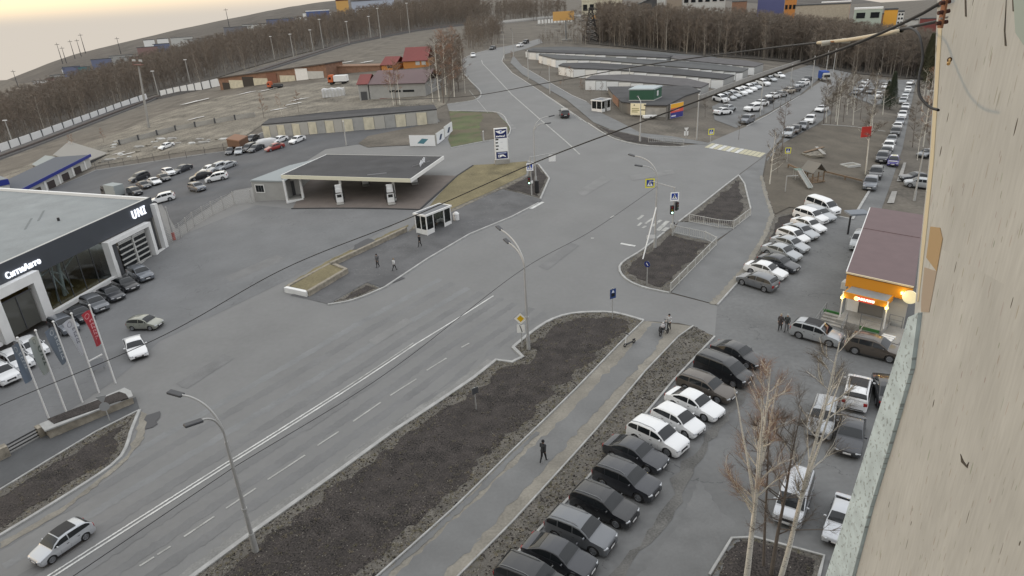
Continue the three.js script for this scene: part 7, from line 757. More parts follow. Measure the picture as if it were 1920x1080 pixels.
{ const b = [29.34,-305.63], h = 8.13, g = thing('billboard', 'orange billboard on a single post beyond the garages', 'billboard', ...b); mesh('post', rod([0, 0, 0], [0, h, 0], 0.4, 8, 0.3), M.greyMetal, g); mesh('panel', box(9, 3.6, 0.5, -0.8, h, 0), std([0.62, 0.36, 0.12]), g); mesh('base', box(4, 0.6, 3), M.concrete, g); const b2 = [66.79,10.92,-475.33]; const g2 = thing('billboard', 'small orange billboard below the cream civic building', 'billboard', b2[0], b2[2], 0, undefined, b2[1] - 10); mesh('panel', box(7, 4.5, 0.5, 0, 8, 0), std([0.62, 0.38, 0.16]), g2); mesh('post', rod([0, 0, 0], [0, 8, 0], 0.4), M.greyMetal, g2); }
{ const a = [23.89,-420.08], g = thing('hillside_letters', 'row of large white block letters on the far grassy bank', 'sign', ...a); let lx = 0; for (const w of [1.9, 1.4, 1.6, 1.6, 1.2, 1.8, 1.5, 1.5, 1.7, 1.3, 1.6]) { mesh('letter', box(w * 0.78, 2.1, 0.4, lx + w / 2, 0.75, 0), M.white, g); lx += w + 0.35; } mesh('base', box(22, 0.4, 0.8, 10, 0, 0), M.concrete, g); }
structure('far_road_bank', strip(along([[-16.56,-429.38],[9.79,-459.22],[40.15,-495.79],[59.93,-507.08]], 10), 6, 1.6, -0.5, 1), M.concrete);
[[-847.76,-52.13,-1237.46], [-783.69,-19.66,-1279], [-778.69,-19.24,-1282.05], [-765.73,-12.32,-1289.83], [-756.47,-9.53,-1295.28], [-749.55,-4.7,-1299.3], [-700.67,-10.7,-1326.3], [-520.85,21.67,-1406.67]].forEach((p, i) => { const g = thing('power_pylon', 'thin power pylon standing on the far ridge', 'pylon', p[0], p[2], 0, 'power pylons on the far ridge', p[1] - 20), h = 20 + [10, 16, 9, 12, 10, 14, 10, 16][i]; mesh('shaft', rod([0, 0, 0], [0, h, 0], 0.9, 4, 0.3), M.darkGrey, g); mesh('cross_arm', rod([-4, h - 3, 0], [4, h - 3, 0], 0.35, 4), M.darkGrey, g); });

// ---------------------------------------------------------------- bare spring trees
function limb(a, dir, len, r0, r1, bend, n = 5, up = 0.1) { const P = [a.clone()], d = dir.clone().normalize(); for (let i = 1; i <= n; i++) { d.x += rr(-bend, bend); d.z += rr(-bend, bend); d.y += up * rr(0.2, 1); d.normalize(); P.push(P[i - 1].clone().addScaledVector(d, len / n)); } return { P, r: (t) => lerp(r0, r1, t), at: (t) => { const f = clamp(t, 0, 0.999) * n, i = Math.floor(f); return P[i].clone().lerp(P[i + 1], f - i); }, dir: (t) => { const i = Math.min(n - 1, Math.floor(t * n)); return P[i + 1].clone().sub(P[i]).normalize(); } }; }
function limbGeo(L, sides) { const n = L.P.length, pos = [], idx = [], uv = [], X = new THREE.Vector3(), Z = new THREE.Vector3(); let run = 0;
  L.P.forEach((p, i) => { const d = L.P[Math.min(n - 1, i + 1)].clone().sub(L.P[Math.max(0, i - 1)]).normalize(); X.set(1, 0, 0.013).cross(d).normalize(); Z.crossVectors(d, X); if (i) run += p.distanceTo(L.P[i - 1]); const r = L.r(i / (n - 1)); for (let k = 0; k <= sides; k++) { const a = k / sides * 6.2832; pos.push(p.x + r * (X.x * Math.cos(a) + Z.x * Math.sin(a)), p.y + r * (X.y * Math.cos(a) + Z.y * Math.sin(a)), p.z + r * (X.z * Math.cos(a) + Z.z * Math.sin(a))); uv.push(k / sides * 0.6, run); } });
  for (let i = 0; i + 1 < n; i++) for (let k = 0; k < sides; k++) { const a = i * (sides + 1) + k; idx.push(a, a + 1, a + sides + 1, a + 1, a + sides + 2, a + sides + 1); }
  const g = new THREE.BufferGeometry(); g.setAttribute('position', new THREE.Float32BufferAttribute(pos, 3)); g.setAttribute('uv', new THREE.Float32BufferAttribute(uv, 2)); g.setIndex(idx); g.computeVertexNormals(); return g; }
function bareTree(s, H, o = {}) { // tapered stem, limbs, and a crown of fine twigs
  const keep = seed; seed = s; const top = new THREE.Vector3(o.lean ?? 0, 1, o.leanZ ?? 0), stem = limb(new THREE.Vector3(), top, H, o.r ?? H * 0.012, H * 0.0015, o.bend ?? 0.035, 8, 0.02), G = [limbGeo(stem, o.sides ?? 6)], tw = [], pos = [], from = o.from ?? 0.3;
  for (let q = 0; q < (o.fork ?? 0); q++) { const f = limb(stem.at(0.3 + q * 0.09), new THREE.Vector3(rr(-.17, .17), 1, rr(-.17, .17)), H * (0.62 - q * 0.08), H * 0.007, H * 0.001, .05, 7, .05); G.push(limbGeo(f, o.sides ?? 6)); tw.push([f, 1]); }
  const nl = o.limbs ?? 16; for (let i = 0; i < nl; i++) { const t = from + (0.97 - from) * (i + rnd() * 0.8) / nl, a = rr(0, 6.28), k = o.spread ?? 0.26, L = limb(stem.at(t), new THREE.Vector3(Math.cos(a), rr(0.35, 0.9) + (o.steep ?? 0), Math.sin(a)), H * k * (1.15 - t) * rr(0.7, 1.3) + 0.4, stem.r(t) * 0.55, H * 0.0008, 0.16, 5, 0.07); G.push(limbGeo(L, o.sides2 ?? 4)); tw.push([L, 1]);
    const ns = o.sub ?? 4; for (let j = 0; j < ns; j++) { const q = rr(0.25, 0.95), b = L.dir(q).add(new THREE.Vector3(rr(-.8, .8), rr(-.1, .6), rr(-.8, .8))), S = limb(L.at(q), b, H * k * 0.45 * rr(0.5, 1.1) * (1.1 - t * 0.5), H * 0.0016, H * 0.0006, 0.2, 3, 0.03); G.push(limbGeo(S, 3)); tw.push([S, 0.8]); } }
  tw.push([stem, 1]); const nt = o.twigs ?? 500, w = o.tw ?? 0.012; for (let i = 0; i < nt; i++) { const [L] = tw[Math.floor(rnd() * tw.length)], q = L === stem ? rr(0.55, 1) : rr(0.15, 1), p = L.at(q), d = L.dir(q).add(new THREE.Vector3(rr(-1, 1), rr(-.35, .75), rr(-1, 1))).normalize(), l = H * (o.tl ?? 0.055) * rr(0.5, 1.3), e = p.clone().addScaledVector(d, l); e.y -= l * 0.12; const side = new THREE.Vector3(rr(-1, 1), rr(-1, 1), rr(-1, 1)).cross(d).normalize().multiplyScalar(w * rr(0.6, 1.2)); pos.push(p.x + side.x, p.y + side.y, p.z + side.z, p.x - side.x, p.y - side.y, p.z - side.z, e.x, e.y, e.z); const m = p.clone().lerp(e, rr(.3, .7)), d2 = d.clone().add(new THREE.Vector3(rr(-.9, .9), rr(-.5, .6), rr(-.9, .9))).normalize(), e2 = m.clone().addScaledVector(d2, l * 0.6); pos.push(m.x + side.x * .7, m.y + side.y * .7, m.z + side.z * .7, m.x - side.x * .7, m.y - side.y * .7, m.z - side.z * .7, e2.x, e2.y, e2.z); }
  const c = new THREE.BufferGeometry(); c.setAttribute('position', new THREE.Float32BufferAttribute(pos, 3)); c.computeVertexNormals(); seed = keep; return { trunk: merge(G), crown: c };
}
function plantTree(name, T, x, z, label, group, turn, sc, bark, twig, lean) { const g = thing(name, label, 'tree', x, z, turn, group, gh(x, z) - 0.05); g.scale.setScalar(sc); if (lean) { g.rotation.set(lean[1], turn, lean[0], 'XZY'); } mesh('trunk', T.trunk, bark, g); stuff(mesh('crown', T.crown, twig, g)); return g; }
// birches beside the parked cars
{ const warm = M.twigWarm, yb = 'birches in the yard bed';
  plantTree('birch_tree', bareTree(21, 11.47, { lean: 0.02, leanZ: -0.01, limbs: 26, sub: 6, twigs: 5200, tl: 0.042, tw: 0.0036, fork: 4, steep: 0.5, from: 0.34, spread: 0.19, r: 0.15, sides: 10 }), ...[10.48,-23.63], 'straight birch with a forked white trunk and reddish twigs in the yard bed', yb, 0.4, 1, M.birch, warm);
  plantTree('birch_tree', bareTree(33, 13.0, { lean: 0.12, limbs: 16, sub: 5, twigs: 3200, tl: 0.042, tw: 0.0045, fork: 1, steep: 0.4, from: 0.35, spread: 0.2, r: 0.13, sides: 10 }), ...[12.06,-23.53], 'leaning birch with black-flecked trunk in front of the white minibus', yb, 0.3, 1, M.birch, M.twigGrey);
  plantTree('birch_tree', bareTree(45, 9.5, { lean: 0.08, limbs: 15, sub: 5, twigs: 2200, tl: 0.05, tw: 0.0045, from: 0.25, spread: 0.3, r: 0.11, sides: 8 }), ...[11.78,-23.89], 'darker young tree with crooked branches beside the minibus', yb, 1.4, 1, M.bark, M.twigGrey);
  plantTree('birch_tree', bareTree(57, 9.0, { lean: 0.05, limbs: 13, sub: 5, twigs: 2000, tl: 0.05, tw: 0.0045, from: 0.3, spread: 0.26, r: 0.08, sides: 8 }), ...[11.63,-24.45], 'thin grey tree between the two birches in the yard bed', yb, 2.2, 1, M.bark, M.twig);
}
const MID = [71, 72, 73, 74].map((s, i) => bareTree(s, 8, { limbs: 14, sub: 3, twigs: 700, tl: 0.07, tw: 0.014, from: 0.25 + 0.08 * i, spread: 0.24, r: 0.085, bend: 0.03 }));
{ const g = 'trees round the playground and drive', put = (p, h, label, m, tw2, v, lean) => plantTree('birch_tree', MID[v % 4], ...p, label, g, v * 1.3, h / 8, m, tw2, lean);
  put([36.3,-89.21], 7.36, 'white-footed birch at the bend of the yard pavement', M.birch, M.twigGrey, 0); put([45.09,-107.17], 7.87, 'spreading bare tree beside the yellow crossing sign', M.bark, M.twig, 1); put([39.6,-95.04], 4, 'small bare sapling behind the white-footed birch', M.bark, M.twigGrey, 2); put([40.9,-115.86], 4, 'bare shrubby tree beside the white junction pole', M.bark, M.twigGrey, 3);
  put([53.42,-96.32], 10.2, 'tall straight birch trunk carrying the red board', M.birch, M.twigGrey, 3, [0.06, 0]); put([67.33,-134.73], 8.78, 'slender birch at the playground edge behind the street cars', M.birch, M.twigGrey, 2, [0.05, 0]);
  const l = 'thin pale birch in the grove beyond the playground'; for (const [p, h, v] of [[[64.71,-135.23], 9, 0], [[65.92,-136.68], 8, 1], [[66.16,-135.27], 7, 2], [[68.95,-138.85], 9, 3], [[70.89,-139.6], 7.5, 0], [[71.55,-136.8], 8, 1], [[76.76,-144], 7.5, 2], [[72.35,-130.86], 10, 3], [[76.16,-148.78], 7, 1], [[81.3,-154.95], 8, 0], [[77.72,-155.33], 8, 2], [[88.2,-159.69], 9, 1], [[84.62,-163.96], 8, 3], [[75.39,-154.36], 8, 0], [[91.62,-170.09], 8, 2], [[86.42,-152.78], 8, 1]]) put(p, h, l, v % 2 ? M.birch : M.bark, M.twigGrey, v, [0.05, 0]);
  const l2 = 'thin bare tree on the dirt beyond the drive'; for (const [p, h, v] of [[[73.64,-118.81], 8, 1], [[76.31,-119.97], 9, 0], [[68.29,-108.23], 6, 2], [[85.15,-133.51], 9, 3], [[66.15,-101], 7, 1], [[98.68,-158.06], 10, 2], [[106.71,-168.3], 10, 0]]) put(p, h, l2, v % 2 ? M.bark : M.birch, v === 0 ? M.twigWarm : M.twigGrey, v, [0.07, 0]);
  const l3 = 'bare tree standing in the trodden strip of the car lot'; for (const [p, h, v] of [[[55.13,-142.41], 3.5, 0], [[59.26,-147.83], 4, 1], [[61.62,-149.92], 4.5, 2], [[64.98,-155.62], 4, 3], [[68.09,-160.18], 5, 0], [[45.71,-137.79], 4.5, 2], [[40.42,-134.67], 4, 1]]) put(p, h, l3, M.bark, M.twigGrey, v);
  const l4 = 'reddish birch beside the side road to the building yard'; for (const [p, h, v] of [[[-13.22,-157.75], 17, 0], [[-14.46,-161.17], 15, 1], [[-12.22,-161.52], 12, 2], [[-11.18,-165.51], 11, 3], [[-15.91,-160.48], 10, 1], [[-13.52,-169.79], 15, 3], [[-12.56,-175.94], 12, 0], [[-10.52,-173.22], 8, 2], [[-10.32,-193.87], 10, 1], [[-11.85,-194.72], 13, 2], [[-14.1,-213.51], 14, 0], [[-8.78,-169.92], 6, 3]]) put(p, h * 0.92, l4, v % 2 ? M.birch : M.bark, v ? M.twig : M.twigWarm, v, [-0.03, 0]);
  const l5 = 'thin bare sapling in front of the maroon-roofed hall'; for (const [p, h, v] of [[[-25.35,-161.64], 9, 1], [[-24.53,-161.14], 10, 2], [[-23.8,-161.4], 9, 3], [[-59.29,-170.68], 6, 0], [[-55.14,-171.82], 5, 1], [[-50.72,-171.62], 5, 2], [[-114.71,-180.51], 5, 3], [[-110.9,-188.59], 4, 0]]) put(p, h, l5, v % 2 ? M.birch : M.bark, M.twigWarm, v);
  const sh = 'low bare shrub on the bank beside the garages'; for (let i = 0; i < 16; i++) { const L = [[7.08,-235.33],[10.25,-210.84],[13.13,-184.92],[16.01,-170.56],[18.61,-164.47],[20.54,-159.67],[18.73,-183.96],[15.39,-195.06]], a = L[i % 8], x = a[0] + rr(-3, 3), z = a[1] + rr(-3, 3); plantTree('bare_shrub', MID[i % 4], x, z, sh, 'shrubs on the garage bank', i, rr(0.25, 0.42), M.bark, i % 3 ? M.twig : M.twigWarm); }
  // spruce behind the drive
  const pos = []; const sp = seed; for (let i = 0; i < 5200; i++) { const t = Math.pow(rnd(), 0.7), y = 0.6 + t * 8.2, R = (1 - t) * 1.9 + 0.12, a = rr(0, 6.28), r = R * Math.sqrt(rr(0.1, 1)), x = Math.cos(a) * r, z = Math.sin(a) * r, s = 0.2; pos.push(x - s * Math.sin(a) * .35, y, z + s * Math.cos(a) * .35, x + s * Math.sin(a) * .35, y, z - s * Math.cos(a) * .35, x + Math.cos(a) * s * 1.6, y - 0.22 + rr(-.1, .1), z + Math.sin(a) * s * 1.6); } void sp;
  const c = new THREE.BufferGeometry(); c.setAttribute('position', new THREE.Float32BufferAttribute(pos, 3)); c.computeVertexNormals(); const sM = [std([0.035, 0.045, 0.026], { roughness: 1 }), std([0.05, 0.05, 0.024], { roughness: 1 })], tr = cyl(0.16, 0.05, 8, 0, 0, 0, 8);
  [[[93.06,-161.93], 1, 'dark spruce beside the parked cars at the drive end', 0], [[137.89,-218.77], 1.9, 'tall spruce against the building wall edge', 1], [[151.36,-244.07], 1.8, 'broad spruce behind the bare trees beyond the drive', 1], [[156.61,-247.18], 1.6, 'olive spruce closest to the building wall', 1], [[94.09,-165.76], 0.7, 'small spruce leaning on its taller neighbour', 0]].forEach(([p, s, l, m], i) => { const g = thing('spruce_tree', l, 'tree', ...p, i, 'spruces'); g.scale.setScalar(s); mesh('trunk', tr, M.bark, g); stuff(mesh('crown', c, sM[m], g)); });
}
// ---------------------------------------------------------------- woodland: edge trees one by one, the mass behind as one
{
  const FAR = [91, 92, 93, 94, 95].map((s, i) => bareTree(s, 14, { limbs: 11, sub: 2, twigs: 420, tl: 0.085, tw: 0.026, from: 0.1 + 0.06 * i, spread: 0.19, r: 0.13, sides: 4, sides2: 3 }));
  const palM = [std([0.36, 0.33, 0.285]), M.bark, std([0.27, 0.24, 0.2]), M.bark], woodTw = [std([0.2, 0.17, 0.14], { roughness: 1 }), std([0.19, 0.155, 0.125], { roughness: 1 }), std([0.21, 0.17, 0.135], { roughness: 1 })];
  const massM = [M.bark, M.bark, std([0.22, 0.195, 0.165]), M.bark, std([0.19, 0.165, 0.14])]; const edge = (L, n, label, group, hh) => { const P = along(L, 2); for (let i = 0; i < n; i++) { const p = P[Math.floor(rnd() * P.length)], x = p[0] + rr(-4, 4), z = p[1] - rr(0, 10); plantTree('woodland_tree', FAR[i % 5], x, z, label, group, rr(0, 6), rr(...hh) / 14, palM[i % 4], woodTw[i % 3]); } };
  const LL = [[-182.43,-235.25],[-175.48,-254.43],[-170.77,-282.57],[-157.31,-316.98],[-132.63,-324.87],[-120.46,-349.76],[-106.27,-377.41],[-86.85,-409.76],[-57.6,-449.28],[-18.23,-478.04]], RL = [[29.74,-289.63],[50.59,-272.06],[70.18,-252.59],[98.51,-255.23],[113.29,-252.54],[122.12,-238.24],[138.55,-240.42],[156.72,-244.8]];
  edge(LL, 90, 'slender bare tree at the edge of the wood along the railway', 'trees along the railway wood edge', [9, 15]); edge(RL, 110, 'slender bare tree at the edge of the wood behind the garages', 'trees along the garage wood edge', [9, 15]);
  const wood = (poly, n, hh, label) => { const xs = poly.map((p) => p[0]), zs = poly.map((p) => p[1]), b = [Math.min(...xs), Math.max(...xs), Math.min(...zs), Math.max(...zs)], by = FAR.map(() => []); let k = 0, guard = n * 40; const o = new THREE.Object3D(); while (k < n && guard--) { const x = rr(b[0], b[1]), z = rr(b[2], b[3]); if (!inPoly(poly, x, z)) continue; const d = Math.hypot(x, z); if (rnd() > clamp(330 / d, 0.3, 1)) continue; o.position.set(x, gh(x, z) - 0.2, z); o.rotation.set(0, rr(0, 6.3), 0); const s = rr(...hh) / 14; o.scale.set(s * rr(.8, 1.3), s, s * rr(.8, 1.3)); o.updateMatrix(); by[k++ % FAR.length].push(o.matrix.clone()); }
    by.forEach((T, v) => { for (const [geo, mat, nm] of [[FAR[v].trunk, massM[v % 5], 'woodland_trunks'], [FAR[v].crown, woodTw[v % 3], 'woodland_twigs']]) { const m = lit(new THREE.InstancedMesh(geo, mat, T.length)); T.forEach((t, i) => m.setMatrixAt(i, t)); m.name = numbered(nm); scene.add(m); tag(stuff(m), label, 'woodland'); } }); };
  wood([[-179.53,-218.9],[-179.1,-241.63],[-179.01,-273.53],[-173.41,-304.31],[-163.48,-329.93],[-140.96,-346.13],[-128.4,-373.77],[-113.65,-404.73],[-93.54,-442.64],[-60.69,-474.64],[-11.46,-496.04],[-17.58,-805.28],[-103.69,-826.42],[-160.15,-770.07],[-219.09,-794.43],[-254.1,-753.64],[-309.69,-776.73],[-330.79,-680.77],[-354.85,-635.69],[-358.06,-559.15],[-350.83,-484.5],[-337.17,-421.06]], 5200, [7, 16.5], 'bare deciduous wood beyond the railway, read as one brown mass');
  wood([[41.32,-294.19],[52.28,-281.19],[72.33,-260.5],[101.62,-263.49],[116.85,-260.69],[125.9,-245.84],[142.98,-248.32],[166.09,-254.96],[231.12,-357.69],[200.21,-350.62],[170.76,-335.93],[149.89,-336.27],[126.06,-328.35],[89.98,-325.22],[62.79,-338.2],[49.01,-348.9]], 3600, [7, 15.5], 'bare deciduous wood behind the garages, read as one brown mass');
  wood([[-73.78,-424.54],[-24.59,-462.22],[16.91,-466.48],[45.93,-479.34],[55.56,-578.77],[-14.01,-624.81],[-77.67,-613.53]], 700, [8, 13], 'thin bare wood beyond the far bend, read as one mass'); wood([[-13.92,-278.28],[-15.21,-389.85],[3.52,-372.16],[0.29,-296.31],[-9.19,-274.64]], 160, [6, 10], 'bare thicket inside the far bend, read as one mass'); wood([[-16.28,-169.66],[-11.31,-163.3],[-9.71,-193.55],[-13.09,-233.78],[-18.3,-254.24],[-18.77,-210.43]], 70, [6, 11], 'bare thicket beside the side road, read as one mass');
  wood([[14.41,-288.9],[35.04,-279.61],[41.26,-310.37],[32.05,-335.99],[18.51,-320.63]], 60, [2, 4], 'low scrub behind the garages, read as one mass');
}

// ---------------------------------------------------------------- people: one continuous body each, from joined tapered bones
function figure(H, pose, col) {
  const s = H / 1.75, J = {}; const p = (x, y, z) => new THREE.Vector3(x * s, y * s, z * s);
  const st = pose.stride ?? 0.25, ar = pose.arm ?? 0.25, ln = pose.lean ?? 0.02;
  J.pel = p(ln * 0.3, 0.95, 0); J.chest = p(ln, 1.28, 0); J.neck = p(ln * 1.3, 1.48, 0); J.head = p(ln * 1.5 + 0.02, 1.63, 0);
  const leg = (q, f, bend) => [p(0, 0.92, q * 0.09), p(f * 0.5 + bend * 0.16, 0.5, q * 0.095), p(f - bend * 0.1, 0.08 + Math.max(0, bend) * 0.12, q * 0.09), p(f - bend * 0.1 + 0.17, 0.05 + Math.max(0, bend) * 0.05, q * 0.11)];
  const arm = (q, f, e) => [p(ln, 1.41, q * 0.19), p(ln + f * 0.6 - 0.03, 1.14, q * 0.25), p(ln + f + e * 0.25, 0.9 + e * 0.22, q * 0.23), p(ln + f * 1.1 + e * 0.34, 0.83 + e * 0.27, q * 0.22)];
  const L = leg(1, st, 0.05), R = leg(-1, -st, 0.5), A = arm(1, -ar, pose.elbow ?? 0.3), B = arm(-1, ar, pose.elbow ?? 0.3);
  const { jacket, pants, skin, shoe, hair } = col, bones = [[J.pel, J.chest, .15, .165, jacket], [J.chest, J.neck, .15, .075, jacket], [p(ln, 1.40, -.15), p(ln, 1.40, .15), .075, .075, jacket], [p(0, .93, -.07), p(0, .93, .07), .12, .12, pants], [J.neck, J.head, .06, .06, skin], [J.head, p(ln * 1.5 + 0.025, 1.66, 0), .095, .1, skin], [p(ln * 1.5 + .1, 1.6, 0), p(ln * 1.5 + .125, 1.615, 0), .022, .018, skin]];
  for (const l of [L, R]) bones.push([l[0], l[1], .092, .066, pants], [l[1], l[2], .066, .046, pants], [l[2], l[3], .045, .038, shoe]);
  for (const [a, q] of [[A, 1], [B, -1]]) { bones.push([a[0], a[1], .06, .05, jacket], [a[1], a[2], .05, .038, jacket], [a[2], a[3], .034, .03, skin]); for (let f = 0; f < 4; f++) bones.push([a[3], a[3].clone().add(p(.05 + f * .004, -.06 + f * .008, q * (f - 1.5) * .016)), .013, .01, skin]); bones.push([a[3], a[3].clone().add(p(.045, -.01, -q * .04)), .014, .011, skin]); }
  if (pose.coat) bones.push([p(0, .9, -.05), p(0, .72, -.06), .15, .17, jacket], [p(0, .9, .05), p(0, .72, .06), .15, .17, jacket]);
  const n = 84, mc = new MarchingCubes(n, new THREE.MeshStandardMaterial(), false, false, 60000); mc.isolation = 0; const half = 0.95 * s, v = new THREE.Vector3(), ab = new THREE.Vector3(), F = mc.field; 
  const dist = (q, b) => { ab.subVectors(b[1], b[0]); const t = clamp((q.x - b[0].x) * ab.x + (q.y - b[0].y) * ab.y + (q.z - b[0].z) * ab.z, 0, ab.lengthSq()) / (ab.lengthSq() || 1); return Math.hypot(q.x - b[0].x - ab.x * t, q.y - b[0].y - ab.y * t, q.z - b[0].z - ab.z * t) - lerp(b[2], b[3], t) * s; };
  for (let k = 0; k < n; k++) for (let j = 0; j < n; j++) for (let i = 0; i < n; i++) { v.set((i / (n / 2) - 1) * half, (j / (n / 2) - 1) * half + 0.9 * s, (k / (n / 2) - 1) * half); let d = 1; if (Math.abs(v.z) < 0.42 * s) for (const b of bones) { const e = dist(v, b), h = clamp(0.5 + 0.5 * (d - e) / (0.035 * s), 0, 1); d = lerp(d, e, h) - 0.035 * s * h * (1 - h); } F[i + j * n + k * n * n] = -d; }
  mc.update(); const c = mc.count, P = new Float32Array(c * 3), N = new Float32Array(c * 3), C = new Float32Array(c * 3);
  for (let i = 0; i < c; i++) { v.set(mc.positionArray[i * 3] * half, mc.positionArray[i * 3 + 1] * half + 0.9 * s, mc.positionArray[i * 3 + 2] * half); v.toArray(P, i * 3); N.set([mc.normalArray[i * 3], mc.normalArray[i * 3 + 1], mc.normalArray[i * 3 + 2]], i * 3); let m = 1e9, q = jacket; for (const b of bones) { const e = dist(v, b); if (e < m) { m = e; q = b[4]; } } C.set(q, i * 3); }
  const g = new THREE.BufferGeometry(); g.setAttribute('position', new THREE.BufferAttribute(P, 3)); g.setAttribute('color', new THREE.BufferAttribute(C, 3)); g.computeVertexNormals();
  const hd = p(ln * 1.5 + 0.005, 1.66, 0), hg = new THREE.SphereGeometry(.118 * s, 16, 12, 0, 6.3, 0, 1.9).scale(1.0, 1.08, .93).rotateZ(0.42).translate(hd.x, hd.y + 0.012, 0); const eye = [-1, 1].map((q) => new THREE.SphereGeometry(.012 * s, 6, 5).translate(hd.x + .096 * s, hd.y - .01 * s, q * .036 * s));
  return { body: g, hair: hg, eye: merge(eye), mouth: box(.012, .008, .045, hd.x + .098 * s, hd.y - .075 * s, 0), bag: pose.bag ? rbox(.16 * s, .4 * s, .3 * s, .05 * s, ln * s - .21 * s, 1.05 * s, 0) : null };
}
const skinMat = std(0xffffff, { vertexColors: true, roughness: 0.85 });
const SK = [0.42, 0.27, 0.2], BK = [0.018, 0.018, 0.02];
function person(px, deg, H, pose, col, label) { const f = figure(H, pose, { skin: SK, shoe: BK, ...col }), g = thing('person', label, 'person', ...px, rad(deg)); g.position.y += 0.035 * (1 + Math.hypot(...px) / 120); mesh('body', f.body, skinMat, g); mesh(col.hat ? 'hat' : 'hair', f.hair, std(col.hat ?? col.hair ?? [0.02, 0.016, 0.014], { roughness: 0.9 }), g); mesh('eyes', f.eye, M.black, g); mesh('mouth', f.mouth, std([0.3, 0.12, 0.1]), g); if (f.bag) mesh('backpack', f.bag, M.black, g); return g; }
const head = (a, b) => Math.atan2(-(b[1] - a[1]), b[0] - a[0]) * 180 / Math.PI;
person([1.35,-34.06], head([1.35,-34.06], [3.85,-38.13]), 1.62, { stride: 0.24, arm: 0.2 }, { jacket: [0.04, 0.042, 0.045], pants: [0.016, 0.016, 0.018], shoe: [0.3, 0.3, 0.3], hat: [0.014, 0.014, 0.016] }, 'person in dark hooded jacket walking along the pavement');
person([-14.07,-66.1], head([-14.07,-66.1], [-16.6,-59.33]), 1.5, { stride: 0.12, arm: 0.15, bag: 1 }, { jacket: [0.12, 0.12, 0.125], pants: BK }, 'person in grey top and black trousers standing at the bus stop pavement');
person([-12.17,-65.03], head([-12.17,-65.03], [-9.24,-69.88]), 1.35, { stride: 0.3, arm: 0.22 }, { jacket: [0.6, 0.6, 0.6], pants: BK, hair: [0.22, 0.17, 0.11] }, 'person in white jacket striding past the bus stop');
person([-10.07,-71.06], head([-10.07,-71.06], [-11.48,-68.76]), 1.38, { stride: 0.22, arm: 0.2 }, { jacket: BK, pants: BK }, 'person all in black walking beside the shelter corner'); person([-8.77,-76.16], 120, 1.5, { stride: 0.05, arm: 0.1 }, { jacket: BK, pants: BK }, 'person in black waiting inside the bus shelter');
person([21.91,-48.67], head([21.91,-48.67], [17.82,-42.45]), 1.5, { stride: 0.1, arm: 0.1, coat: 1 }, { jacket: [0.06, 0.05, 0.05], pants: BK, hair: [0.3, 0.26, 0.2] }, 'person in long dark coat walking beside a companion in the yard'); person([22.35,-48.44], head([22.35,-48.44], [18.2,-42.41]), 1.55, { stride: 0.2, arm: 0.15 }, { jacket: [0.05, 0.055, 0.055], pants: [0.14, 0.14, 0.15], hat: [0.3, 0.3, 0.3] }, 'person in dark jacket and grey trousers beside the coated companion');
{ const b = [12.95,-49.66], t = [11.86,-48.01]; person(b, head(b, t), 1.5, { stride: 0.14, arm: 0.05, elbow: 0.9 }, { jacket: [0.5, 0.5, 0.5], pants: BK }, 'adult in white top and black trousers pushing a tricycle');
  const c = [12.29,-49.11], g = thing('tricycle', 'black three-wheeled push tricycle at the end of the pavement', 'tricycle', ...c, rad(head(b, t))); g.position.y += 0.05; const w = (x, z, r) => mesh('wheel', new THREE.TorusGeometry(r, .045, 8, 18), M.rubber, g, [x, r + .04, z]); w(0.45, 0, .24); w(-0.3, .34, .2); w(-0.3, -.34, .2); mesh('frame', [rod([.45, .28, 0], [.3, .7, 0], .03), rod([.35, .5, 0], [-.3, .3, 0], .03), rod([-.3, .24, .34], [-.3, .24, -.34], .025), rod([-.35, .4, 0], [-.75, 1.0, 0], .02), rod([-.75, 1.0, -.2], [-.75, 1.0, .2], .025), rod([.3, .7, -.22], [.3, .7, .22], .02)], M.black, g); mesh('seat', rbox(.32, .1, .32, .04, -.12, .42, 0), M.black, g); mesh('backrest', rbox(.08, .4, .3, .04, -.3, .5, 0), std([.2, .2, .21]), g);
  const k = figure(0.95, { stride: 0.02, arm: -0.1, elbow: 0.7 }, { jacket: [.66, .64, .66], pants: [.3, .3, .33], skin: SK, shoe: BK }), ch = thing('person', 'small child in pale overall and white hat sitting on the tricycle', 'person', ...c, rad(head(b, t)), undefined, gh(...c) + 0.16); mesh('body', k.body, skinMat, ch, [-.08, 0, 0]); mesh('hat', k.hair, M.white, ch, [-.08, 0, 0]); }
{ const a = [8.86,-47.38], b = [9.66,-47.95], f = frameOf(a, b), g = thing('kick_scooter', 'kick scooter with white stem left standing at the pavement edge', 'scooter', ...a, f.ang); g.position.y += 0.06; mesh('wheel', new THREE.TorusGeometry(.13, .045, 8, 16), M.rubber, g, [0, .17, 0]); mesh('wheel', new THREE.TorusGeometry(.13, .045, 8, 16), M.rubber, g, [1.02, .17, 0]); mesh('deck', rbox(.8, .07, .17, .03, .52, .16, 0), M.black, g); mesh('rear_guard', rbox(.3, .06, .1, .02, 1.0, .34, 0), M.black, g); mesh('stem', rod([0, .2, 0], [.16, 1.15, 0], .035, 8), M.white, g); mesh('handlebar', rod([.16, 1.15, -.28], [.16, 1.15, .28], .03, 8), M.black, g); mesh('display', rbox(.16, .06, .1, .02, .16, 1.15, 0), M.black, g); }
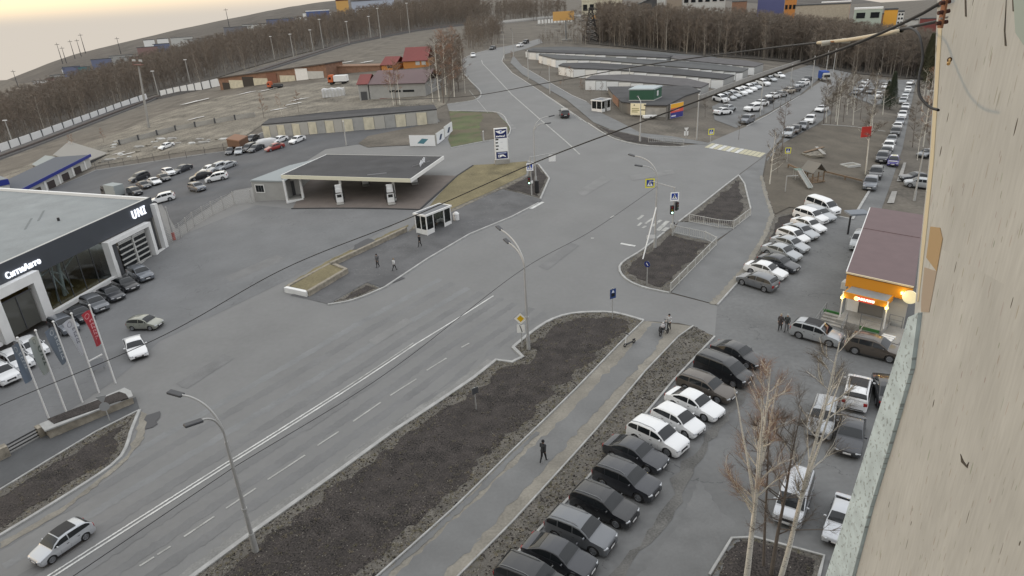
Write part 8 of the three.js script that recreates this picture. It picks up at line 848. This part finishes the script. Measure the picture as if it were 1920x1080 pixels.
// ---------------------------------------------------------------- playground
{ const b = [43.4,-91.81], g = thing('playhouse', 'timber playhouse frame with pitched roof in the playground', 'playhouse', ...b, 0.35), P = [[-1, 1], [0, 1], [1, 1], [-1, -1], [1, -1], [0, -1]]; for (const [x, z] of P) mesh('post', box(.12, 1.5, .12, x, 0, z), M.wood, g); const W = M.wood; mesh('roof', [bar([-1.2, 1.45, 0], [0, 2.7, 0], 2.5, .08), bar([0, 2.7, 0], [1.2, 1.45, 0], 2.5, .08)], std([0.2, 0.19, 0.17]), g); mesh('rail', [bar([-1, .8, 1], [-.1, .8, 1], .08, .1), bar([.1, .8, 1], [1, .8, 1], .08, .1), bar([-1, .8, -1], [1, .8, -1], .08, .1)], W, g); mesh('floor', box(2.4, .12, 2.4), W, g); }
{ const b = [41.41,-91.8], e = [41.02,-87.04], f = frameOf(b, e), g = thing('slide', 'grey metal slide beside the playhouse', 'slide', ...b, f.ang); mesh('chute', bar([0, 1.4, 0], [f.len, .15, 0], .6, .06), std([.3, .31, .29]), g); for (const s of [-.32, .32]) mesh('side_rail', bar([0, 1.5, s], [f.len, .25, s], .05, .18), M.galv, g); mesh('platform', box(1.2, .08, .9, -.6, 1.36, 0), std([.16, .22, .19]), g); for (const [x, z] of [[-1.1, .4], [-1.1, -.4], [-.1, .4], [-.1, -.4]]) mesh('leg', rod([x, 0, z], [x, 1.4, z], .05), M.galv, g); }
{ const P = [[48.23,-107.09],[52.12,-110.3],[53.4,-109.51],[51.08,-105],[48.87,-104.9]], o = P[0], g = thing('mound', 'pointed pale heap of old boards in the playground', 'heap', ...o), q = P.map((p) => [p[0] - o[0], p[1] - o[1]]); mesh('base', prism(q, -.1, .25), M.gravel, g); mesh('board', bar([q[0][0] + .5, .35, q[0][1]], [q[2][0] - .5, .5, q[2][1]], .5, .1), M.wood, g); mesh('board', bar([q[1][0], .4, q[1][1]], [q[3][0], .35, q[3][1]], .5, .1), M.concrete, g); }
{ const g = thing('sandbox', 'small timber sandbox with pale edge in the playground', 'sandbox', ...[53.38,-101.02], 0.3); for (const [w, d, x, z] of [[2.4, .15, 0, .8], [2.4, .15, 0, -.8], [.15, 1.45, -1.12, 0], [.15, 1.45, 1.12, 0]]) mesh('board', box(w, .35, d, x, 0, z), M.offwhite, g); mesh('sand', box(2.1, .18, 1.45), M.sand, g); }
for (const [a, b, l] of [[[46.65,-95.25], [50.6,-90.53], 'low beam fence across the playground'], [[42.57,-98.29], [43.43,-94.21], 'short beam fence leading to the playhouse']]) { const f = frameOf(a, b), g = thing('beam_fence', l, 'fence', ...a, f.ang), dy = gh(...b) - gh(...a), n = Math.round(f.len / 3); mesh('beam', bar([0, .55, 0], [f.len, .55 + dy, 0], .18, .2), M.wood, g); for (let i = 0; i <= n; i++) mesh('post', box(.16, .6, .16, f.len * i / n, dy * i / n - .05, .02), M.wood, g); }
{ const g = thing('red_board', 'red square board fixed to the tall birch trunk', 'board', ...[53.33,-96.3], 0.1); const h = 6.44; mesh('panel', box(1.5, 1.5, .06, -.95, h - .75, .1), std([.5, .04, .03]), g); mesh('strap', rod([-.2, h, .05], [.1, h, .05], .04), M.black, g); }
{ const g = thing('swing_post', 'grey post with a crossbar in the playground', 'post', ...[37.16,-85.94]); mesh('post', rod([0, 0, 0], [0, 2.2, 0], .06), M.galv, g); mesh('crossbar', rod([0, 2.15, 0], [1.4, 2.2, .2], .05), M.galv, g); }
for (const [q, l] of [[[[49.06,-82.33],[52.7,-87.81],[53.5,-87.91],[50.03,-82.43]], 'lower'], [[[56.34,-93.15],[64.17,-105.13],[64.68,-105.25],[57.1,-93.25]], 'upper']]) structure('slab_path', sheet(q, .06), M.concrete);
{ const b = [39.05,-70.3], g = thing('shop_gate', 'dark open metal frame behind the shop', 'gate', ...b); for (const x of [-1, 1]) mesh('post', box(.15, 2.3, .15, x, 0, 0), M.black, g); mesh('lintel', box(2.2, .2, 1.6, 0, 2.3, -.6), std([.2, .22, .25]), g); }

renderer.render(scene, camera);
